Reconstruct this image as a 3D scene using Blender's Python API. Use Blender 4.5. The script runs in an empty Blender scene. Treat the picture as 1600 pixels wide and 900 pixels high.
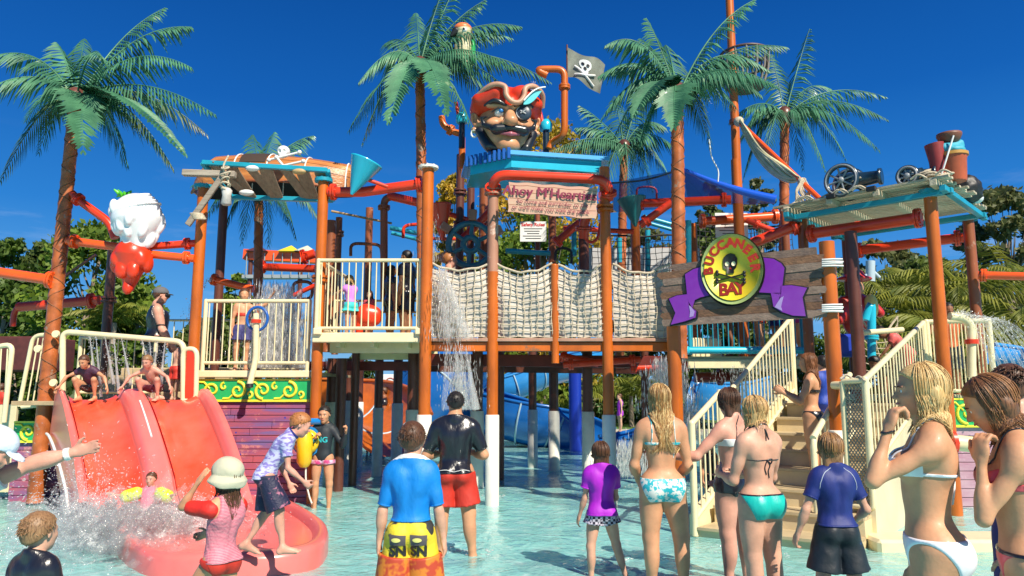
import bpy, bmesh, math, random
import numpy as np
from mathutils import Vector, Matrix, Euler, noise
from mathutils.bvhtree import BVHTree
R = math.radians
SC = bpy.context.scene
COL = SC.collection
rnd = random.Random(7)

# ---------------------------------------------------------------- camera
F_PX, PITCH, CAM_H = 1150.0, R(8.02), 1.55
cam_data = bpy.data.cameras.new('camera'); cam = bpy.data.objects.new('camera', cam_data); COL.objects.link(cam)
cam.location = (0, 0, CAM_H); cam.rotation_euler = (R(90) + PITCH, 0, 0)
cam_data.sensor_width = 36; cam_data.lens = 36 * F_PX / 1600; cam_data.clip_end = 3000; cam_data.clip_start = 0.05
SC.camera = cam
# ---------------------------------------------------------------- sky and sun
SUN_DIR = Vector((0.52, -0.80, 0.0)).normalized() * math.cos(R(44)) + Vector((0, 0, math.sin(R(44))))
world = bpy.data.worlds.new('World'); SC.world = world; world.use_nodes = True
wn, wl = world.node_tree.nodes, world.node_tree.links
for n in list(wn): wn.remove(n)
w_out = wn.new('ShaderNodeOutputWorld'); w_bg = wn.new('ShaderNodeBackground'); w_sky = wn.new('ShaderNodeTexSky')
w_sky.sky_type = 'NISHITA'; w_sky.sun_disc = False
w_sky.sun_elevation = R(44); w_sky.sun_rotation = math.atan2(SUN_DIR.x, SUN_DIR.y)
w_sky.air_density = 1.0; w_sky.dust_density = 0.0; w_sky.ozone_density = 3.0
# a polarised holiday sky: deep blue overhead, lighter to the horizon all round
w_tc = wn.new('ShaderNodeTexCoord'); w_sx = wn.new('ShaderNodeSeparateXYZ'); wl.new(w_tc.outputs['Generated'], w_sx.inputs[0])
w_rp = wn.new('ShaderNodeValToRGB'); e_ = w_rp.color_ramp.elements
e_[0].position = 0.0; e_[0].color = (0.30, 0.60, 0.90, 1); e_[1].position = 1.0; e_[1].color = (0.0, 0.05, 0.26, 1)
for p_, c_ in ((0.10, (0.11, 0.42, 0.88)), (0.22, (0.025, 0.24, 0.72)), (0.36, (0.006, 0.13, 0.52)), (0.52, (0.002, 0.078, 0.36))):
    q_ = e_.new(p_); q_.color = (*c_, 1)
wl.new(w_sx.outputs[2], w_rp.inputs[0])
w_sc = wn.new('ShaderNodeVectorMath'); w_sc.operation = 'SCALE'; w_sc.inputs['Scale'].default_value = 6.5; wl.new(w_rp.outputs[0], w_sc.inputs[0])
w_bl = wn.new('ShaderNodeMix'); w_bl.data_type = 'RGBA'; w_bl.inputs[0].default_value = 0.985
wl.new(w_sky.outputs[0], w_bl.inputs[6]); wl.new(w_sc.outputs[0], w_bl.inputs[7])
# thin cirrus low over the horizon
w_mp = wn.new('ShaderNodeMapping'); w_mp.inputs['Scale'].default_value = (1.6, 1.6, 9.0)
w_nz = wn.new('ShaderNodeTexNoise'); w_nz.inputs['Scale'].default_value = 2.2; w_nz.inputs['Detail'].default_value = 7; w_nz.inputs['Roughness'].default_value = 0.6
w_cr = wn.new('ShaderNodeValToRGB'); w_cr.color_ramp.elements[0].position = 0.56; w_cr.color_ramp.elements[1].position = 0.88
w_mr = wn.new('ShaderNodeMapRange')
w_mr.inputs['From Min'].default_value = 0.02; w_mr.inputs['From Max'].default_value = 0.30; w_mr.inputs['To Min'].default_value = 1.0; w_mr.inputs['To Max'].default_value = 0.0
w_mu = wn.new('ShaderNodeMath'); w_mu.operation = 'MULTIPLY'
w_mx = wn.new('ShaderNodeMix'); w_mx.data_type = 'RGBA'
wl.new(w_tc.outputs['Generated'], w_mp.inputs[0]); wl.new(w_mp.outputs[0], w_nz.inputs[0]); wl.new(w_nz.outputs[0], w_cr.inputs[0])
wl.new(w_tc.outputs['Generated'], w_sx.inputs[0]); wl.new(w_sx.outputs[2], w_mr.inputs[0])
wl.new(w_cr.outputs[0], w_mu.inputs[0]); wl.new(w_mr.outputs[0], w_mu.inputs[1]); wl.new(w_mu.outputs[0], w_mx.inputs[0])
wl.new(w_bl.outputs[2], w_mx.inputs[6])
w_mx.inputs[7].default_value = (5.2, 6.0, 7.2, 1)
wl.new(w_mx.outputs[2], w_bg.inputs[0]); w_bg.inputs[1].default_value = 0.10; wl.new(w_bg.outputs[0], w_out.inputs[0])
sun_data = bpy.data.lights.new('sun', 'SUN'); sun_data.energy = 5.0; sun_data.angle = R(0.5); sun_data.color = (1.0, 0.91, 0.76)
sun = bpy.data.objects.new('sun', sun_data); COL.objects.link(sun)
sun.rotation_euler = (-SUN_DIR).to_track_quat('-Z', 'Y').to_euler()
SC.view_settings.view_transform = 'Standard'; SC.view_settings.look = 'None'; SC.view_settings.gamma = 1
SC.view_settings.exposure = 0.5
SC.render.film_transparent = False
SC.cycles.max_bounces = 6; SC.cycles.transparent_max_bounces = 16; SC.cycles.caustics_reflective = False; SC.cycles.caustics_refractive = False
SC.cycles.use_denoising = True

# ---------------------------------------------------------------- picture measurements to places
_cp, _sp = math.cos(PITCH), math.sin(PITCH)
def ray(px, py):
    r, u = (px - 800) / F_PX, (450 - py) / F_PX
    return Vector((r, _cp - u * _sp, _sp + u * _cp))
def W(px, py, Y):                       # the point at distance Y in front of the camera
    d = ray(px, py); t = Y / d.y
    return Vector((d.x * t, Y, CAM_H + d.z * t))
def G(px, py, z=0.0):                   # the point at height z
    d = ray(px, py); t = (z - CAM_H) / d.z
    return Vector((d.x * t, d.y * t, z))
def PPM(Y): return F_PX / Y             # pixels per metre, roughly

# ---------------------------------------------------------------- materials
_mats = {}
def _nodes(m): return m.node_tree.nodes, m.node_tree.links
def mat(name, col, rough=0.5, var=0.0, scale=6.0, bump=0.0, bscale=None, metal=0.0, coat=0.0, spec=0.5, col2=None, stretch=(1, 1, 1), detail=5, sss=0.0, trans=0.0, contrast=(0.35, 0.65), alpha=1.0, wear=None, obj_var=0.0):
    if name in _mats: return _mats[name]
    m = bpy.data.materials.new(name); m.use_nodes = True; _mats[name] = m
    N, L = _nodes(m); b = N['Principled BSDF']
    b.inputs['Roughness'].default_value = rough; b.inputs['Metallic'].default_value = metal
    b.inputs['Coat Weight'].default_value = coat; b.inputs['Coat Roughness'].default_value = 0.15
    b.inputs['Specular IOR Level'].default_value = spec; b.inputs['Alpha'].default_value = alpha
    if sss: b.inputs['Subsurface Weight'].default_value = sss; b.inputs['Subsurface Radius'].default_value = (0.012, 0.005, 0.003); b.inputs['Subsurface Scale'].default_value = 1.0
    if trans: b.inputs['Transmission Weight'].default_value = trans
    c = (*col, 1); b.inputs['Base Color'].default_value = c
    tc = N.new('ShaderNodeTexCoord'); mp = N.new('ShaderNodeMapping'); mp.inputs['Scale'].default_value = stretch
    L.new(tc.outputs['Object'], mp.inputs[0])
    last = None
    if var > 0 or col2:
        nz = N.new('ShaderNodeTexNoise'); nz.inputs['Scale'].default_value = scale; nz.inputs['Detail'].default_value = detail; nz.inputs['Roughness'].default_value = 0.62
        L.new(mp.outputs[0], nz.inputs[0])
        cr = N.new('ShaderNodeValToRGB'); cr.color_ramp.elements[0].position = contrast[0]; cr.color_ramp.elements[1].position = contrast[1]
        cr.color_ramp.elements[0].color = (*(col2 or [max(0, x * (1 - var)) for x in col]), 1)
        cr.color_ramp.elements[1].color = (*(col if col2 else [min(1, x * (1 + var * .5)) for x in col]), 1)
        L.new(nz.outputs[0], cr.inputs[0]); last = cr.outputs[0]
    if wear:
        nz = N.new('ShaderNodeTexNoise'); nz.inputs['Scale'].default_value = wear[1]; nz.inputs['Detail'].default_value = 9; nz.inputs['Roughness'].default_value = 0.7
        L.new(tc.outputs['Object'], nz.inputs[0])
        mr = N.new('ShaderNodeMapRange'); mr.inputs[1].default_value = wear[2]; mr.inputs[2].default_value = wear[2] + 0.05; L.new(nz.outputs[0], mr.inputs[0])
        mx = N.new('ShaderNodeMix'); mx.data_type = 'RGBA'; L.new(mr.outputs[0], mx.inputs[0])
        if last: L.new(last, mx.inputs[6])
        else: mx.inputs[6].default_value = c
        mx.inputs[7].default_value = (*wear[0], 1); last = mx.outputs[2]
    if obj_var:
        oi = N.new('ShaderNodeObjectInfo'); mr = N.new('ShaderNodeMapRange'); mr.inputs[3].default_value = 1 - obj_var; mr.inputs[4].default_value = 1 + obj_var
        L.new(oi.outputs['Random'], mr.inputs[0]); hs = N.new('ShaderNodeHueSaturation'); L.new(mr.outputs[0], hs.inputs['Value'])
        if last: L.new(last, hs.inputs['Color'])
        else: hs.inputs['Color'].default_value = c
        last = hs.outputs[0]
    if last: L.new(last, b.inputs['Base Color'])
    if bump:
        nb = N.new('ShaderNodeTexNoise'); nb.inputs['Scale'].default_value = bscale or scale * 4; nb.inputs['Detail'].default_value = 6
        L.new(mp.outputs[0], nb.inputs[0]); bp = N.new('ShaderNodeBump'); bp.inputs['Strength'].default_value = bump; bp.inputs['Distance'].default_value = 0.02
        L.new(nb.outputs[0], bp.inputs['Height']); L.new(bp.outputs[0], b.inputs['Normal'])
    return m

def wood(name, c1, c2, axis='X', scale=3.0, rough=0.7, obj_var=0.12, dark=None):
    if name in _mats: return _mats[name]
    st = {'X': (0.6, 9, 9), 'Y': (9, 0.6, 9), 'Z': (9, 9, 0.6)}[axis]
    return mat(name, c1, rough, scale=scale, col2=c2, stretch=st, bump=0.35, bscale=scale * 3, obj_var=obj_var, detail=8, contrast=(0.3, 0.7))

M_ORANGE = lambda: mat('burnt_orange_paint', (0.56, 0.125, 0.008), 0.38, var=0.35, scale=2.2, coat=0.15, wear=((0.30, 0.12, 0.05), 4.0, 0.62), stretch=(1, 1, .35))
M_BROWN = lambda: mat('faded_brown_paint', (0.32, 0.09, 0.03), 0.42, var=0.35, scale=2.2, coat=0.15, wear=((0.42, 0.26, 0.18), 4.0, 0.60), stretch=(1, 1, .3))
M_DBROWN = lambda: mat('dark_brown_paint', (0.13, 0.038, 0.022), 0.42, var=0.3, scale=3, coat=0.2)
M_PINKBR = lambda: mat('chalky_pink_brown_paint', (0.42, 0.20, 0.13), 0.55, var=0.3, scale=2.2, wear=((0.60, 0.42, 0.33), 3.0, 0.55), stretch=(1, 1, .3))
M_RED = lambda: mat('red_gloss_paint', (0.74, 0.045, 0.010), 0.32, var=0.15, scale=2.5, coat=0.2, wear=((0.38, 0.03, 0.02), 6.0, 0.66))
M_REDOR = lambda: mat('orange_red_paint', (0.85, 0.10, 0.010), 0.30, var=0.12, scale=2.5, coat=0.4)
M_CREAM = lambda: mat('cream_paint', (0.80, 0.70, 0.43), 0.35, var=0.10, scale=4, coat=0.3, wear=((0.55, 0.45, 0.28), 7.0, 0.70))
M_SLEEVE = lambda: mat('white_post_sleeve', (0.78, 0.76, 0.68), 0.5, var=0.12, scale=5, wear=((0.5, 0.47, 0.38), 6.0, 0.66))
M_TEAL = lambda: mat('teal_paint', (0.018, 0.32, 0.44), 0.35, var=0.15, scale=3, coat=0.3)
M_CYAN = lambda: mat('cyan_gloss', (0.02, 0.47, 0.66), 0.25, var=0.08, scale=3, coat=0.5)
M_ROPE = lambda: mat('weathered_rope', (0.58, 0.50, 0.37), 0.9, var=0.25, scale=30, bump=0.5, bscale=120)
M_WHITE = lambda: mat('white_paint', (0.80, 0.80, 0.78), 0.4, var=0.06, scale=4, coat=0.2)
M_BLACK = lambda: mat('black_rubber', (0.015, 0.015, 0.017), 0.5, var=0.2, scale=8)
M_DARKNAVY = lambda: mat('dark_navy_gloss', (0.012, 0.035, 0.06), 0.3, var=0.3, scale=4, coat=0.4)
M_GWOOD = lambda: wood('grey_weathered_board', (0.42, 0.36, 0.29), (0.22, 0.17, 0.13), 'X', 3.2)

# ---------------------------------------------------------------- objects
_origin = {}
def root_of(o):
    while o.parent: o = o.parent
    return o
def tag(o, label=None, cat=None, group=None, kind=None):
    if label: o['label'] = label
    if cat: o['category'] = cat
    if group: o['group'] = group
    if kind: o['kind'] = kind
    return o
def thing(name, label, cat, loc=(0, 0, 0), group=None, rotz=0):
    o = bpy.data.objects.new(name, None); COL.objects.link(o); o.empty_display_size = 0.1
    o.location = loc; o.rotation_euler = (0, 0, rotz); _origin[o.name] = Vector(loc) if rotz == 0 else Vector((0, 0, 0))
    return tag(o, label, cat, group)
def orig(o): return _origin.get(root_of(o).name, Vector((0, 0, 0)))

class MB:
    def __init__(s): s.v = []; s.f = []; s.sm = []
    def add(s, vs, fs, smooth=True):
        n = len(s.v); s.v += [tuple(p) for p in vs]; s.f += [tuple(i + n for i in f) for f in fs]; s.sm += [smooth] * len(fs); return s
    def box(s, c, size, rot=None, bev=0.0):
        x, y, z = [d / 2 for d in size]; c = Vector(c)
        if rot is None: m = Matrix.Identity(3)
        elif isinstance(rot, Matrix): m = rot
        else: m = Euler(rot).to_matrix()
        if bev > 0:
            b = min(bev, x * .9, y * .9, z * .9); pts = []
            for sx in (-1, 1):
                for sy in (-1, 1):
                    for sz in (-1, 1):
                        pts += [Vector((sx * x, sy * (y - b), sz * (z - b))), Vector((sx * (x - b), sy * y, sz * (z - b))), Vector((sx * (x - b), sy * (y - b), sz * z))]
            bm = bmesh.new(); vs = [bm.verts.new(p) for p in pts]; r = bmesh.ops.convex_hull(bm, input=vs)
            bm.verts.index_update(); P = [c + m @ v.co for v in bm.verts]; Fs = [[v.index for v in f.verts] for f in bm.faces]; bm.free()
            return s.add(P, Fs, False)
        P = [c + m @ Vector((sx * x, sy * y, sz * z)) for sx in (-1, 1) for sy in (-1, 1) for sz in (-1, 1)]
        return s.add(P, [(0, 1, 3, 2), (4, 6, 7, 5), (0, 4, 5, 1), (2, 3, 7, 6), (0, 2, 6, 4), (1, 5, 7, 3)], False)
    def tube(s, pts, r, n=10, cap=True, flat=1.0, up=None, closed=False):
        pts = [Vector(p) for p in pts]; k = len(pts)
        rr = r if isinstance(r, (list, tuple)) else [r] * k
        u = None; rings = []
        for i in range(k):
            if closed: d = pts[(i + 1) % k] - pts[i - 1]
            else: d = pts[min(i + 1, k - 1)] - pts[max(i - 1, 0)]
            if d.length < 1e-9: d = Vector((0, 0, 1))
            d.normalize()
            if u is None:
                a = up or (Vector((0, 0, 1)) if abs(d.z) < 0.9 else Vector((1, 0, 0)))
                u = (a - d * a.dot(d)).normalized()
            else:
                u = (u - d * u.dot(d))
                u = u.normalized() if u.length > 1e-6 else d.orthogonal().normalized()
            w = d.cross(u)
            rings.append([pts[i] + (u * math.cos(t) + w * math.sin(t) * flat) * rr[i] for t in [2 * math.pi * j / n for j in range(n)]])
        P = [p for q in rings for p in q]; Fs = []
        for i in range(k if closed else k - 1):
            a, b = i * n, ((i + 1) % k) * n
            for j in range(n): Fs.append((a + j, a + (j + 1) % n, b + (j + 1) % n, b + j))
        s.add(P, Fs)
        if cap and not closed:
            s.add(rings[0], [tuple(reversed(range(n)))], False); s.add(rings[-1], [tuple(range(n))], False)
        return s
    def lathe(s, c, prof, n=20, axis=(0, 0, 1), cap=True):
        c = Vector(c); ax = Vector(axis).normalized(); u = ax.orthogonal().normalized(); w = ax.cross(u); P = []; Fs = []
        for (h, r) in prof:
            for j in range(n):
                t = 2 * math.pi * j / n; P.append(c + ax * h + (u * math.cos(t) + w * math.sin(t)) * r)
        for i in range(len(prof) - 1):
            for j in range(n): Fs.append((i * n + j, i * n + (j + 1) % n, (i + 1) * n + (j + 1) % n, (i + 1) * n + j))
        s.add(P, Fs)
        if cap: s.add(P[:n], [tuple(reversed(range(n)))], False); s.add(P[-n:], [tuple(range(n))], False)
        return s
    def flange(s, c, axis, r, th=0.03, nb=8, bolt=True):
        ax = Vector(axis).normalized(); c = Vector(c); s.lathe(c - ax * th / 2, [(0, r), (th, r)], 16, ax)
        if bolt:
            u = ax.orthogonal().normalized(); w = ax.cross(u)
            for j in range(nb):
                t = 2 * math.pi * j / nb; s.lathe(c + (u * math.cos(t) + w * math.sin(t)) * r * .84 - ax * (th / 2 + .012), [(0, r * .09), (th + .024, r * .09)], 6, ax)
        return s
    def ball(s, c, r, n=12, m=8, sq=(1, 1, 1), rot=None):
        c = Vector(c); P = []; Fs = []; q = rot or Matrix.Identity(3)
        for i in range(m + 1):
            a = math.pi * i / m
            for j in range(n):
                t = 2 * math.pi * j / n; P.append(c + q @ Vector((math.sin(a) * math.cos(t) * r * sq[0], math.sin(a) * math.sin(t) * r * sq[1], math.cos(a) * r * sq[2])))
        for i in range(m):
            for j in range(n): Fs.append((i * n + j, (i + 1) * n + j, (i + 1) * n + (j + 1) % n, i * n + (j + 1) % n))
        return s.add(P, Fs)
    def disc(s, c, r, y=0): return s
    def prism(s, poly, o, ux, uy, th, smooth=False):   # a flat outline given depth th along ux x uy
        o, ux, uy = Vector(o), Vector(ux), Vector(uy); n = ux.cross(uy).normalized(); k = len(poly)
        P = [o + ux * x + uy * y + n * th / 2 for x, y in poly] + [o + ux * x + uy * y - n * th / 2 for x, y in poly]
        s.add(P, [tuple(range(k)), tuple(reversed(range(k, 2 * k)))] + [(i, i + k, (i + 1) % k + k, (i + 1) % k) for i in range(k)], smooth); return s
    def sheet(s, fn, nu, nv, smooth=True, close_u=False):
        P = [fn(i / nu, j / nv) for j in range(nv + 1) for i in range(nu + 1)]
        s.add(P, [(j * (nu + 1) + i, j * (nu + 1) + i + 1, (j + 1) * (nu + 1) + i + 1, (j + 1) * (nu + 1) + i) for j in range(nv) for i in range(nu)], smooth); return s
    def mesh(s, name, m=None, off=None):
        me = bpy.data.meshes.new(name); off = off or Vector((0, 0, 0))
        me.from_pydata([(p[0] - off.x, p[1] - off.y, p[2] - off.z) for p in s.v], [], s.f)
        me.polygons.foreach_set('use_smooth', s.sm); 
        if m: me.materials.append(m)
        me.update(); return me
    def build(s, name, m, parent=None, **t):
        me = s.mesh(name, m, orig(parent) if parent else None)
        o = bpy.data.objects.new(name, me); COL.objects.link(o)
        if parent: o.parent = parent
        if t: tag(o, t.get('label'), t.get('cat'), t.get('group'), t.get('kind'))
        return o

def copies(o, mats):                    # further copies of a part, each an object of its own, sharing its mesh
    out = []
    for mx in mats:
        c = o.copy(); COL.objects.link(c); c.parent = o.parent; c.matrix_local = mx; out.append(c)
    return out
def copy_thing(o, loc=None, rotz=None, label=None, scale=None, parent=None):
    kids = [c for c in _children(o)]
    c = o.copy(); COL.objects.link(c)
    if parent: c.parent = parent
    else:
        if loc is not None: c.location = loc
        if rotz is not None: c.rotation_euler = (0, 0, rotz)
        if scale is not None: c.scale = (scale,) * 3
        if label: c['label'] = label
    for k in kids: copy_thing(k, parent=c)
    return c
_kid = {}
def _children(o):
    return [x for x in COL.objects if x.parent == o] if o.name not in _kid else _kid[o.name]

# single-call helpers
def bez(p0, p1, p2, n=10):
    p0, p1, p2 = Vector(p0), Vector(p1), Vector(p2)
    return [p0 * (1 - t) ** 2 + p1 * 2 * t * (1 - t) + p2 * t * t for t in [i / n for i in range(n + 1)]]
def elbow(pts, r=0.12, n=5):            # a polyline with its corners rounded
    pts = [Vector(p) for p in pts]; out = [pts[0]]
    for a, b, c in zip(pts, pts[1:], pts[2:]):
        d1 = min(r, (b - a).length * .45); d2 = min(r, (c - b).length * .45)
        out += bez(b + (a - b).normalized() * d1, b, b + (c - b).normalized() * d2, n)
    return out + [pts[-1]]
def catmull(pts, n=6):
    pts = [Vector(p) for p in pts]; P = [pts[0] * 2 - pts[1]] + pts + [pts[-1] * 2 - pts[-2]]; out = []
    for i in range(1, len(P) - 2):
        for k in range(n):
            t = k / n; a, b, c, d = P[i - 1], P[i], P[i + 1], P[i + 2]
            out.append(0.5 * ((2 * b) + (c - a) * t + (2 * a - 5 * b + 4 * c - d) * t * t + (3 * b - a - 3 * c + d) * t ** 3))
    return out + [pts[-1]]
def text_mesh(txt, size, extrude=0.004, offset=0.0, spacing=1.0, shear=0.0, res=3):
    cu = bpy.data.curves.new('lettering', 'FONT'); cu.body = txt; cu.size = size; cu.extrude = extrude; cu.offset = offset
    cu.align_x = 'CENTER'; cu.align_y = 'CENTER'; cu.space_character = spacing; cu.shear = shear; cu.resolution_u = res
    o = bpy.data.objects.new('t', cu); COL.objects.link(o); dg = bpy.context.evaluated_depsgraph_get()
    me = bpy.data.meshes.new_from_object(o.evaluated_get(dg)); bpy.data.objects.remove(o)
    vs = [v.co.copy() for v in me.vertices]; fs = [tuple(p.vertices) for p in me.polygons]; return vs, fs
def put_text(txt, size, o, ux, uy, m, parent, name='lettering', **k):
    ux, uy = Vector(ux).normalized(), Vector(uy).normalized(); n = ux.cross(uy); o = Vector(o)
    vs, fs = text_mesh(txt, size, **k)
    return MB().add([o + ux * v.x + uy * v.y + n * v.z for v in vs], fs, False).build(name, m, parent)

# ---------------------------------------------------------------- implicit modelling (bodies, clothes, sculpted props)
def cone(a, b, ra, rb, k=0.02, tag='', op='+'): return dict(t='c', a=np.array(a, float), b=np.array(b, float), ra=ra, rb=rb, k=k, tag=tag, op=op)
def ell(c, r, rot=None, k=0.02, tag='', op='+'): return dict(t='e', c=np.array(c, float), r=np.array(r, float), R=None if rot is None else np.array(rot if not isinstance(rot, tuple) else Euler(rot).to_matrix(), float), k=k, tag=tag, op=op)
def _bb(p, g=0.0):
    if p['t'] == 'c':
        m = max(p['ra'], p['rb']) + g; return np.minimum(p['a'], p['b']) - m, np.maximum(p['a'], p['b']) + m
    m = p['r'] if p['R'] is None else np.sqrt(((p['R'] * p['r'][None, :]) ** 2).sum(1))
    return p['c'] - m - g, p['c'] + m + g
def _dist(p, X, Y, Z, grow=0.0):
    if p['t'] == 'c':
        a, b = p['a'], p['b']; ba = b - a; L2 = max(float(ba @ ba), 1e-9)
        px, py, pz = X - a[0], Y - a[1], Z - a[2]
        h = np.clip((px * ba[0] + py * ba[1] + pz * ba[2]) / L2, 0, 1)
        d = np.sqrt((px - h * ba[0]) ** 2 + (py - h * ba[1]) ** 2 + (pz - h * ba[2]) ** 2)
        return d - (p['ra'] + (p['rb'] - p['ra']) * h) - grow
    r = p['r'] + grow; px, py, pz = X - p['c'][0], Y - p['c'][1], Z - p['c'][2]
    if p['R'] is not None:
        Q = p['R']; px, py, pz = (Q[0, 0] * px + Q[1, 0] * py + Q[2, 0] * pz, Q[0, 1] * px + Q[1, 1] * py + Q[2, 1] * pz, Q[0, 2] * px + Q[1, 2] * py + Q[2, 2] * pz)
    k0 = np.sqrt((px / r[0]) ** 2 + (py / r[1]) ** 2 + (pz / r[2]) ** 2)
    k1 = np.sqrt((px / r[0] ** 2) ** 2 + (py / r[1] ** 2) ** 2 + (pz / r[2] ** 2) ** 2)
    return k0 * (k0 - 1) / np.maximum(k1, 1e-6)
def sdf_mesh(pieces, vox, noise_amp=0.0, noise_scale=20.0, cuts=(), box=None):
    """pieces: list of (prims, grow, cuts); cuts: (point, normal) keeps the side the normal points away from"""
    lo = np.array([1e9] * 3); hi = -lo
    for prims, grow, pc in pieces:
        for p in prims:
            if p['op'] == '-': continue
            a, b = _bb(p, grow); lo = np.minimum(lo, a); hi = np.maximum(hi, b)
    if box is not None: lo = np.maximum(lo, np.array(box[0])); hi = np.minimum(hi, np.array(box[1]))
    lo -= vox * 2.5; hi += vox * 2.5
    n = np.maximum(np.ceil((hi - lo) / vox).astype(int) + 1, 4)
    ax = [(lo[i] + np.arange(n[i]) * vox).astype(np.float32) for i in range(3)]
    F = np.full(n, 1.0, np.float32)
    for prims, grow, pc in pieces:
        Fp = np.full(n, 0.12, np.float32)
        for p in prims:
            k = max(p['k'], 1e-4); a, b = _bb(p, grow + k + vox * 2.5)
            i0 = np.clip(np.floor((a - lo) / vox).astype(int), 0, n); i1 = np.clip(np.ceil((b - lo) / vox).astype(int) + 1, 0, n)
            if (i1 <= i0).any(): continue
            sl = tuple(slice(i0[i], i1[i]) for i in range(3))
            X = ax[0][sl[0]][:, None, None]; Y = ax[1][sl[1]][None, :, None]; Z = ax[2][sl[2]][None, None, :]
            d = _dist(p, X, Y, Z, grow if p['op'] == '+' else -grow).astype(np.float32); f = Fp[sl]
            if p['op'] == '+':
                h = np.maximum(k - np.abs(f - d), 0) / k; Fp[sl] = np.minimum(f, d) - h * h * k * .25
            else:
                h = np.maximum(k - np.abs(f + d), 0) / k; Fp[sl] = np.maximum(f, -d) + h * h * k * .25
        for (pt, nr) in pc:
            nr = np.array(nr, float); nr /= np.linalg.norm(nr)
            pl = (ax[0][:, None, None] - pt[0]) * nr[0] + (ax[1][None, :, None] - pt[1]) * nr[1] + (ax[2][None, None, :] - pt[2]) * nr[2]
            Fp = np.maximum(Fp, pl.astype(np.float32))
        F = np.minimum(F, Fp)
    for (pt, nr) in cuts:
        nr = np.array(nr, float); nr /= np.linalg.norm(nr)
        F = np.maximum(F, ((ax[0][:, None, None] - pt[0]) * nr[0] + (ax[1][None, :, None] - pt[1]) * nr[1] + (ax[2][None, None, :] - pt[2]) * nr[2]).astype(np.float32))
    if noise_amp:
        s = noise_scale; X = ax[0][:, None, None]; Y = ax[1][None, :, None]; Z = ax[2][None, None, :]
        F = F + noise_amp * (np.sin(X * s + 1.3 * np.sin(Z * s * .7)) * np.sin(Y * s * 1.1 + np.sin(X * s * .6)) * np.sin(Z * s * .9 + 1.7)).astype(np.float32)
    F[0] = F[-1] = 1; F[:, 0] = F[:, -1] = 1; F[:, :, 0] = F[:, :, -1] = 1
    S = F < 0; cn = n - 1; NC = int(cn[0] * cn[1] * cn[2])
    cnt = np.zeros(NC); acc = np.zeros((3, NC)); quads = []
    st = (int(cn[1] * cn[2]), int(cn[2]), 1)
    for A in range(3):
        s0 = [slice(None)] * 3; s1 = [slice(None)] * 3; s0[A] = slice(0, -1); s1[A] = slice(1, None)
        ch = S[tuple(s0)] != S[tuple(s1)]
        idx = np.nonzero(ch); I = np.stack(idx, 1)
        if len(I) == 0: continue
        f0 = F[tuple(s0)][idx]; f1 = F[tuple(s1)][idx]; t = f0 / (f0 - f1)
        P = I.astype(float); P[:, A] += t
        B, C = [(1, 2), (2, 0), (0, 1)][A]
        base = I[:, 0] * st[0] + I[:, 1] * st[1] + I[:, 2] * st[2]
        cells = []
        for db, dc in ((0, 0), (1, 0), (1, 1), (0, 1)):
            c = base - db * st[B] - dc * st[C]; cells.append(c)
            cnt += np.bincount(c, minlength=NC)[:NC]
            for q in range(3): acc[q] += np.bincount(c, weights=P[:, q], minlength=NC)[:NC]
        q = np.stack(cells, 1); flip = f0 < 0
        q[flip] = q[flip][:, ::-1]; quads.append(q[:, ::-1])
    act = np.nonzero(cnt)[0]; ids = np.full(NC, -1); ids[act] = np.arange(len(act))
    V = (acc[:, act] / cnt[act]).T * vox + lo
    Q = ids[np.concatenate(quads)]
    return V, Q
def np_mesh(name, V, Q, m):
    me = bpy.data.meshes.new(name); me.vertices.add(len(V)); me.vertices.foreach_set('co', V.astype(np.float32).ravel())
    me.loops.add(Q.size); me.loops.foreach_set('vertex_index', Q.astype(np.int32).ravel())
    me.polygons.add(len(Q)); me.polygons.foreach_set('loop_start', np.arange(0, Q.size, 4, dtype=np.int32)); me.polygons.foreach_set('loop_total', np.full(len(Q), 4, dtype=np.int32))
    me.update(calc_edges=True); me.validate()
    me.polygons.foreach_set('use_smooth', np.ones(len(me.polygons), bool))
    if m: me.materials.append(m)
    return me
def sdf_obj(name, m, parent, prims, vox=0.02, grow=0.0, pcuts=(), frame=None, noise_amp=0.0, noise_scale=20.0, **t):
    """frame: Matrix taking model space to world"""
    pieces = prims if prims and isinstance(prims[0], tuple) else [(prims, grow, pcuts)]
    V, Q = sdf_mesh(pieces, vox, noise_amp, noise_scale)
    if frame is not None:
        Mx = np.array(frame); V = V @ Mx[:3, :3].T + Mx[:3, 3]
    if parent: V = V - np.array(orig(parent))
    me = np_mesh(name, V, Q, m); o = bpy.data.objects.new(name, me); COL.objects.link(o)
    if parent: o.parent = parent
    if t: tag(o, t.get('label'), t.get('cat'), t.get('group'), t.get('kind'))
    return o
# ---------------------------------------------------------------- people
def skin(name, col): return mat(name, col, 0.52, var=0.26, scale=5, contrast=(.3, .7), coat=0.03, sss=0.10, bump=0.08, bscale=60, spec=.4)
SK_FAIR = lambda: skin('fair_skin', (0.62, 0.34, 0.235)); SK_PINK = lambda: skin('pink_skin', (0.66, 0.33, 0.24))
SK_TAN = lambda: skin('tanned_skin', (0.60, 0.30, 0.165)); SK_MID = lambda: skin('olive_skin', (0.42, 0.20, 0.105)); SK_DARK = lambda: skin('brown_skin', (0.27, 0.11, 0.055))
def hair_mat(name, c1, c2): return mat(name, c1, 0.45, scale=22, col2=c2, stretch=(7, 7, 0.35), detail=8, bump=0.15, bscale=60, contrast=(0.38, 0.62))
H_BLOND = lambda: hair_mat('blond_hair', (0.74, 0.52, 0.23), (0.40, 0.23, 0.08)); H_HONEY = lambda: hair_mat('wet_honey_hair', (0.52, 0.29, 0.10), (0.20, 0.09, 0.03))
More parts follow.
